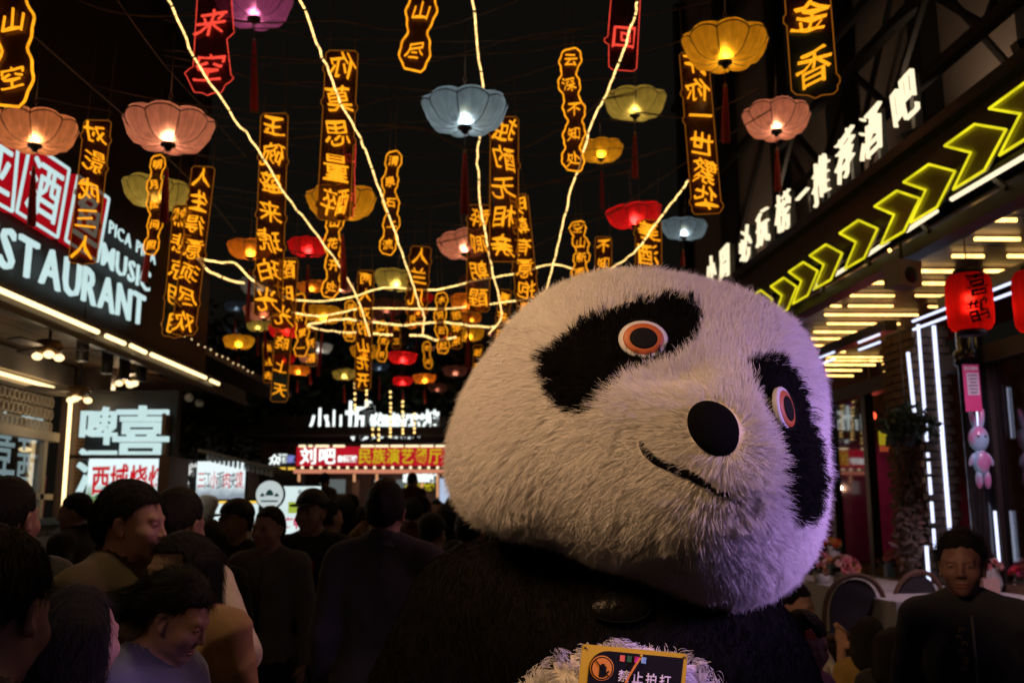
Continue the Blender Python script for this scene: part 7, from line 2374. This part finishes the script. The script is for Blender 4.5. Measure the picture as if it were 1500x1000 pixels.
# foreground left
P1, _ = person(man_near, 'person with short black hair seen very close in the lower left corner', -18, 896, 1.40, 142, C_blk, C_blk, tone=(0.40, 0.22, 0.17), strands_n=5000)
P2, _ = person(man_prof, 'person in a brown jacket with a dark collar shown in profile facing right', 186, 768, 3.0, 72, C_brn, C_blk, tone=(0.46, 0.27, 0.20), strands_n=5000)
P3, _ = person(hug_man, 'person in a cream jacket with an arm around the long haired woman', 258, 770, 3.35, 150, C_wht, C_char)
P4, _ = person(lady_long, 'person with long black hair in a tan jacket, held by the cream jacket', 268, 838, 2.95, -10, C_tan, C_blk, tone=(0.5, 0.32, 0.24), strands_n=3000)
P5, _ = person(lady_bow, 'person with dark hair bowing the head in a grey blue t-shirt at the lower left', 228, 896, 2.45, 62, C_blu, C_blk, tone=(0.44, 0.26, 0.20), strands_n=5000)
P6, _ = person(lady_back, 'person with long dark hair between the lower left corner and the bowed head', 118, 940, 2.05, 160, C_blk, C_blk, strands_n=3000)
person(man, 'person seen only as dark hair at the left edge above the close head', 14, 762, 3.1, 170, C_char, C_blk)
person(man_cap, 'person in a black cap with the brim to the left before the lit serving hatch', 347, 766, 5.5, -20, C_blk, C_blk, cap_m=M_board)
p8, _ = person(man_shirt, 'person with cropped hair in a dark slate shirt walking this way', 395, 776, 5.2, -8, C_gre, C_blk, tone=(0.44, 0.26, 0.19))
person(man_cap, 'person in a black cap and black shirt with a red tag before the menu screen', 458, 752, 5.6, 0, C_blk, C_blk, cap_m=M_board)
p10, _ = person(man_coat, 'person in a dark jacket seen from behind in the middle of the alley', 565, 752, 4.05, 178, C_char, C_blk)
person(man_cap, 'person with a cap seen from behind, between the dark jacket and the panda', 632, 783, 5.9, 176, C_char, C_blk, cap_m=C_blk)
person(man, 'person with dark hair half hidden behind the left cheek of the panda', 690, 778, 5.2, 165, C_char, C_blk)
person(phone_man, 'person in a mustard top raising a phone between the cap and the dark jacket', 484, 760, 6.6, 140, C_ylw, C_blk, tone=(0.5, 0.3, 0.2))
person(lady_back, 'person with dark hair parted in the middle low before the serving hatch', 308, 797, 5.0, 178, C_char, C_blk)
person(man_prof, 'person lit orange at the counter of the slatted wall', 113, 752, 6.4, -100, C_blk, C_blk, tone=(0.5, 0.3, 0.2))
person(chef, 'cook in a tall white hat behind the serving hatch of the noodle stall', 297, 768, 9.2, 40, C_shw, C_blk)
# right
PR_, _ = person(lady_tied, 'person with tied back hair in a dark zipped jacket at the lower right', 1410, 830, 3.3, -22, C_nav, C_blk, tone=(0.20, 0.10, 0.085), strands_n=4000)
cg, _ = person(child, 'child in a pink dress with a flower hairclip low beside the panda', 1178, 942, 3.05, 50, C_pnk, C_pnk, tone=(0.5, 0.3, 0.25), group='children by the deck')
c2, _ = person(child, 'child with round black hair and a mustard top left of the zipped jacket', 1272, 935, 4.2, 170, C_ylw, C_blk, group='children by the deck')
c3, _ = person(child, 'smaller child with black hair touching the zipped jacket', 1306, 952, 4.0, 150, C_blk, C_blk, group='children by the deck')
dn = PT(1160, 905, 4.6)
person(diner, 'seated person in a white top with a wristwatch half hidden behind the panda chin', 1158, 890, 4.7, 30, C_shw, C_blk, tone=(0.48, 0.28, 0.22), scale=1.0, base_z=PT(1158, 890, 4.7).z - 1.575)
# crowd further down the alley, each one placed by hand
crowd = [
    (505, 752, 7.6, 178, lady_back, C_blk, 'person with long hair behind the raised phone'), (530, 764, 8.6, 175, man, C_char, 'person with short hair just left of the dark jacket'),
    (606, 752, 8.2, 172, man_coat, C_mar, 'person in maroon right of the dark jacket'), (655, 760, 8.4, 182, lady_back, C_blk, 'person with long dark hair near the panda cheek'),
    (672, 752, 9.4, 178, man, C_char, 'person far back beside the panda cheek'), (428, 764, 8.8, 10, man, C_char, 'person far back between the slate shirt and the black cap'),
    (620, 745, 11.5, 180, man, C_blk, 'person far back under the yellow characters'), (640, 748, 12.5, 5, lady_back, C_gry, 'person in grey far back under the yellow characters'),
    (515, 742, 11.0, 178, man, C_blk, 'person far back left of the dark jacket head'), (492, 744, 12.5, 0, man, C_char, 'person far back above the raised phone'),
    (590, 748, 13.0, 178, lady_back, C_mar, 'person far back in maroon behind the dark jacket head'), (545, 738, 14.5, 178, man, C_char, 'person far back hidden by the dark jacket head'),
    (475, 742, 14.0, 178, man, C_blk, 'person far back above the second black cap'), (660, 742, 15.0, 178, man, C_blk, 'person farthest back at the panda fur edge'),
    (700, 765, 6.6, 178, lady_back, C_blk, 'person with long hair hidden behind the panda cheek'), (412, 752, 12.0, 178, man, C_blk, 'person far back behind the round sign'),
]
for (px, py, t, yaw, T, col, lb) in crowd:
    person(T, lb, px, py, t, yaw + rng.normal() * 8, col, C_blk, tone=(0.44, 0.26, 0.18))
# two performers on the low platform before the far restaurant
st = MB().box((PT(540, 745, 15.5).x, PT(540, 745, 15.5).y + 0.9, 0.28), (3.4, 1.8, 0.56)).build('stage', M_woodk); tag(st, kind='structure')
for (px, t, T, col, lb) in ((476, 15.6, man_prof, C_gry, 'person in a grey jacket standing on the low stage at the left'), (605, 15.6, man, C_mar, 'person in a maroon jacket standing on the low stage at the right')):
    h = PT(px, 704, t)
    person(T, lb, px, 704, t, 150, col, C_blk, base_z=0.56)
# zip and embroidered flowers on the jacket of the person at the right
def front_line(T, o, x, z0, z1, n, name, m, r):
    me = T['upper']
    bv = BVHTree.FromPolygons([v.co[:] for v in me.vertices], [p.vertices[:] for p in me.polygons])
    pts = []
    for i in range(n):
        z = z0 + (z1 - z0) * i / (n - 1)
        h = bv.ray_cast(Vector((x, -1, z)), Vector((0, 1, 0)), 3)[0]
        if h is not None: pts.append(h + Vector((0, -r * 0.4, 0)))
    if len(pts) > 1: MB().tube(pts, r, 6).build(name, m, o)
    return bv
M_zip = mat('zip_metal', (0.25, 0.23, 0.21), rough=0.4, metal=0.6)
bv = front_line(lady_tied, PR_, 0.012, 0.90, 1.41, 26, 'zip', M_zip, 0.0045)
M_emb = mat('gold_thread', (0.30, 0.20, 0.09), rough=0.6)
for i, (dx, z) in enumerate(((-0.025, 1.36), (-0.035, 1.335), (-0.020, 1.315), (-0.032, 1.29), (-0.022, 1.265), (-0.030, 1.24))):
    h = bv.ray_cast(Vector((dx, -1, z)), Vector((0, 1, 0)), 3)[0]
    mb = MB()
    for k in range(5):
        a = 2 * math.pi * k / 5
        mb.ball(h + Vector((0.008 * math.cos(a), 0, 0.008 * math.sin(a))), (0.005, 0.003, 0.005), 6, 4)
    tag(mb.build('embroidered_flower', M_emb, PR_), kind='stuff')
# dark collar of the brown jacket, buttons and collar wings of the slate shirt
def collar(o, m, r0=0.070, r1=0.078, h=0.05, gap=0.5):
    mb = MB()
    n = 22
    for z0, z1, ra, rb in ((1.438, 1.438 + h, r0, r0 * 0.94), (1.438 + h, 1.425, r0 * 0.95, r1)):
        vs = []
        for i in range(n + 1):
            a = gap + (2 * math.pi - 2 * gap) * i / n
            tilt = -0.026 * math.cos(a)
            vs += [(ra * math.sin(a), 0.022 - ra * math.cos(a), z0 + tilt), (rb * math.sin(a), 0.022 - rb * math.cos(a), z1 + tilt)]
        mb.add(vs, [(2 * i, 2 * i + 2, 2 * i + 3, 2 * i + 1) for i in range(n)], True)
    mb.build('collar', m, o)
C_dkb = cloth('dark_brown_collar', (0.03, 0.018, 0.012))
collar(P2, C_dkb, 0.072, 0.098, 0.052, 0.55)
collar(p8, C_gre); collar(P3, C_wht); collar(P4, C_tan, 0.064, 0.082); collar(PR_, C_nav, 0.066, 0.085, 0.05, 0.35); collar(p10, C_char, 0.072, 0.086)
bv8 = BVHTree.FromPolygons([v.co[:] for v in man_shirt['upper'].vertices], [p.vertices[:] for p in man_shirt['upper'].polygons])
for z in (0.98, 1.08, 1.18, 1.28, 1.37):
    h = bv8.ray_cast(Vector((0.0, -1, z)), Vector((0, 1, 0)), 3)[0]
    MB().ball(h + Vector((0, -0.004, 0)), (0.006, 0.003, 0.006), 8, 5).build('button', C_blk, p8)
front_line(man_shirt, p8, 0.0, 0.92, 1.40, 26, 'placket', C_blk, 0.004)
# small things people carry
def carried(name, label, cat, loc, f, m):
    o = thing(name, label, cat, loc)
    mb = MB(); f(mb); mb.build({'phone': 'case', 'hairclip': 'flower', 'wristwatch': 'strap', 'name_tag': 'card', 'brooch': 'petals', 'jacket_zip': 'teeth', 'plastic_bag': 'bag'}.get(name, 'body'), m, o)
    return o
ph = PT(478, 752, 6.25)
carried('phone', 'phone held up by the person in the mustard top', 'phone', ph, lambda q: q.box((0, 0, 0), (0.075, 0.009, 0.15)), M_board)
carried('name_tag', 'red tag on the chest of the black shirt', 'tag', PT(453, 830, 5.40), lambda q: q.box((0, 0, 0), (0.05, 0.006, 0.07)), mat('red_tag', (0.5, 0.03, 0.02)))
M_clip = mat('coral_plastic', (0.75, 0.16, 0.10), rough=0.3)
def petal5(q, r=0.012):
    for k in range(5):
        a = 2 * math.pi * k / 5
        q.ball((r * math.cos(a), 0, r * math.sin(a)), (r * 0.62, r * 0.35, r * 0.62), 8, 6)
    q.ball((0, -0.003, 0), r * 0.4, 8, 6)
carried('hairclip', 'coral flower hairclip in the hair of the child in pink', 'hairclip', PT(1186, 928, 2.90), lambda q: petal5(q, 0.010), M_clip)
carried('hairclip', 'second smaller coral flower hairclip beside the first', 'hairclip', PT(1192, 933, 2.91), lambda q: petal5(q, 0.006), M_clip)
# ------------------------------------------------------------------ lamps added out of view to light the panda, the crowd and the deck
def added_panel(loc, aim, energy, col, label, w, h, spread):  # added area light in a made-up housing, for the coloured wash
    o = thing('added_panel', label, 'lamp', loc)
    d = (Vector(aim) - Vector(loc)).normalized()
    o.rotation_euler = d.to_track_quat('-Z', 'Y').to_euler()
    MB().box((0, 0, 0.03), (w + 0.06, h + 0.06, 0.05)).build('housing', M_board, o)
    MB().box((0, 0, 0.0), (w, h, 0.006)).build('lens', glow('lens_' + label[:6].strip(), col, 1.5), o)
    MB().tube([(0, 0, 0.05), (0, 0, 0.25)], 0.02, 8).build('bracket', M_iron, o)
    lamp('lamp', 'AREA', (0, 0, -0.012), energy, col, o, w, shape='RECTANGLE', size_y=h, spread=R(spread))
    return o
added_panel(RW(2.6, 0.80, 2.3), (0.58, 2.10, 1.66), PURPLE, (0.66, 0.38, 1.0), 'violet wash panel under the canopy of the bar facing the panda', 0.5, 0.5, 28)
added_panel((-1.35, 0.35, 3.4), (0.05, 2.1, 1.85), AMBER, (1.0, 0.57, 0.28), 'amber wash panel hung with the lanterns before the panda', 0.9, 0.9, 32)
added_panel(RW(3.35, 3.9, 3.05), (-1.0, 3.0, 1.55), PINK, (1.0, 0.42, 0.62), 'pink wash panel under the canopy of the bar by the lettering', 0.4, 0.4, 46)
def added_pendant(loc, energy, col, label, size=85, tilt=0):  # added lamp, not seen in the alley, to lift the crowd and tables
    o = thing('added_lamp', label, 'lamp', loc, group='added lamps lighting the crowd and deck')
    o.rotation_euler = (R(tilt), 0, _ra)
    MB().lathe([(0.03, 0.10), (0.05, 0.09), (0.15, -0.02), (0.155, -0.03)], 20, cap=False).build('shade', M_iron, o)
    MB().ball((0, 0, 0.0), 0.035, 12, 8).build('bulb', E_bulb, o)
    MB().tube([(0, 0, 0.10), (0, 0, 0.5)], 0.005, 5).build('cord', M_wire, o)
    lamp('lamp', 'SPOT', (0, 0, -0.05), energy, col, o, 0.08, spot_size=R(size), spot_blend=0.9)
added_pendant((-1.0, 2.85, 4.1), 60, (1.0, 0.68, 0.36), 'shaded warm lamp added over the crowd above the picture', 52)
added_pendant(RW(4.0, 5.75, 3.1), 60, (1.0, 0.68, 0.92), 'shaded pinkish lamp added over the deck tables', 90, 38)
glyph_done()
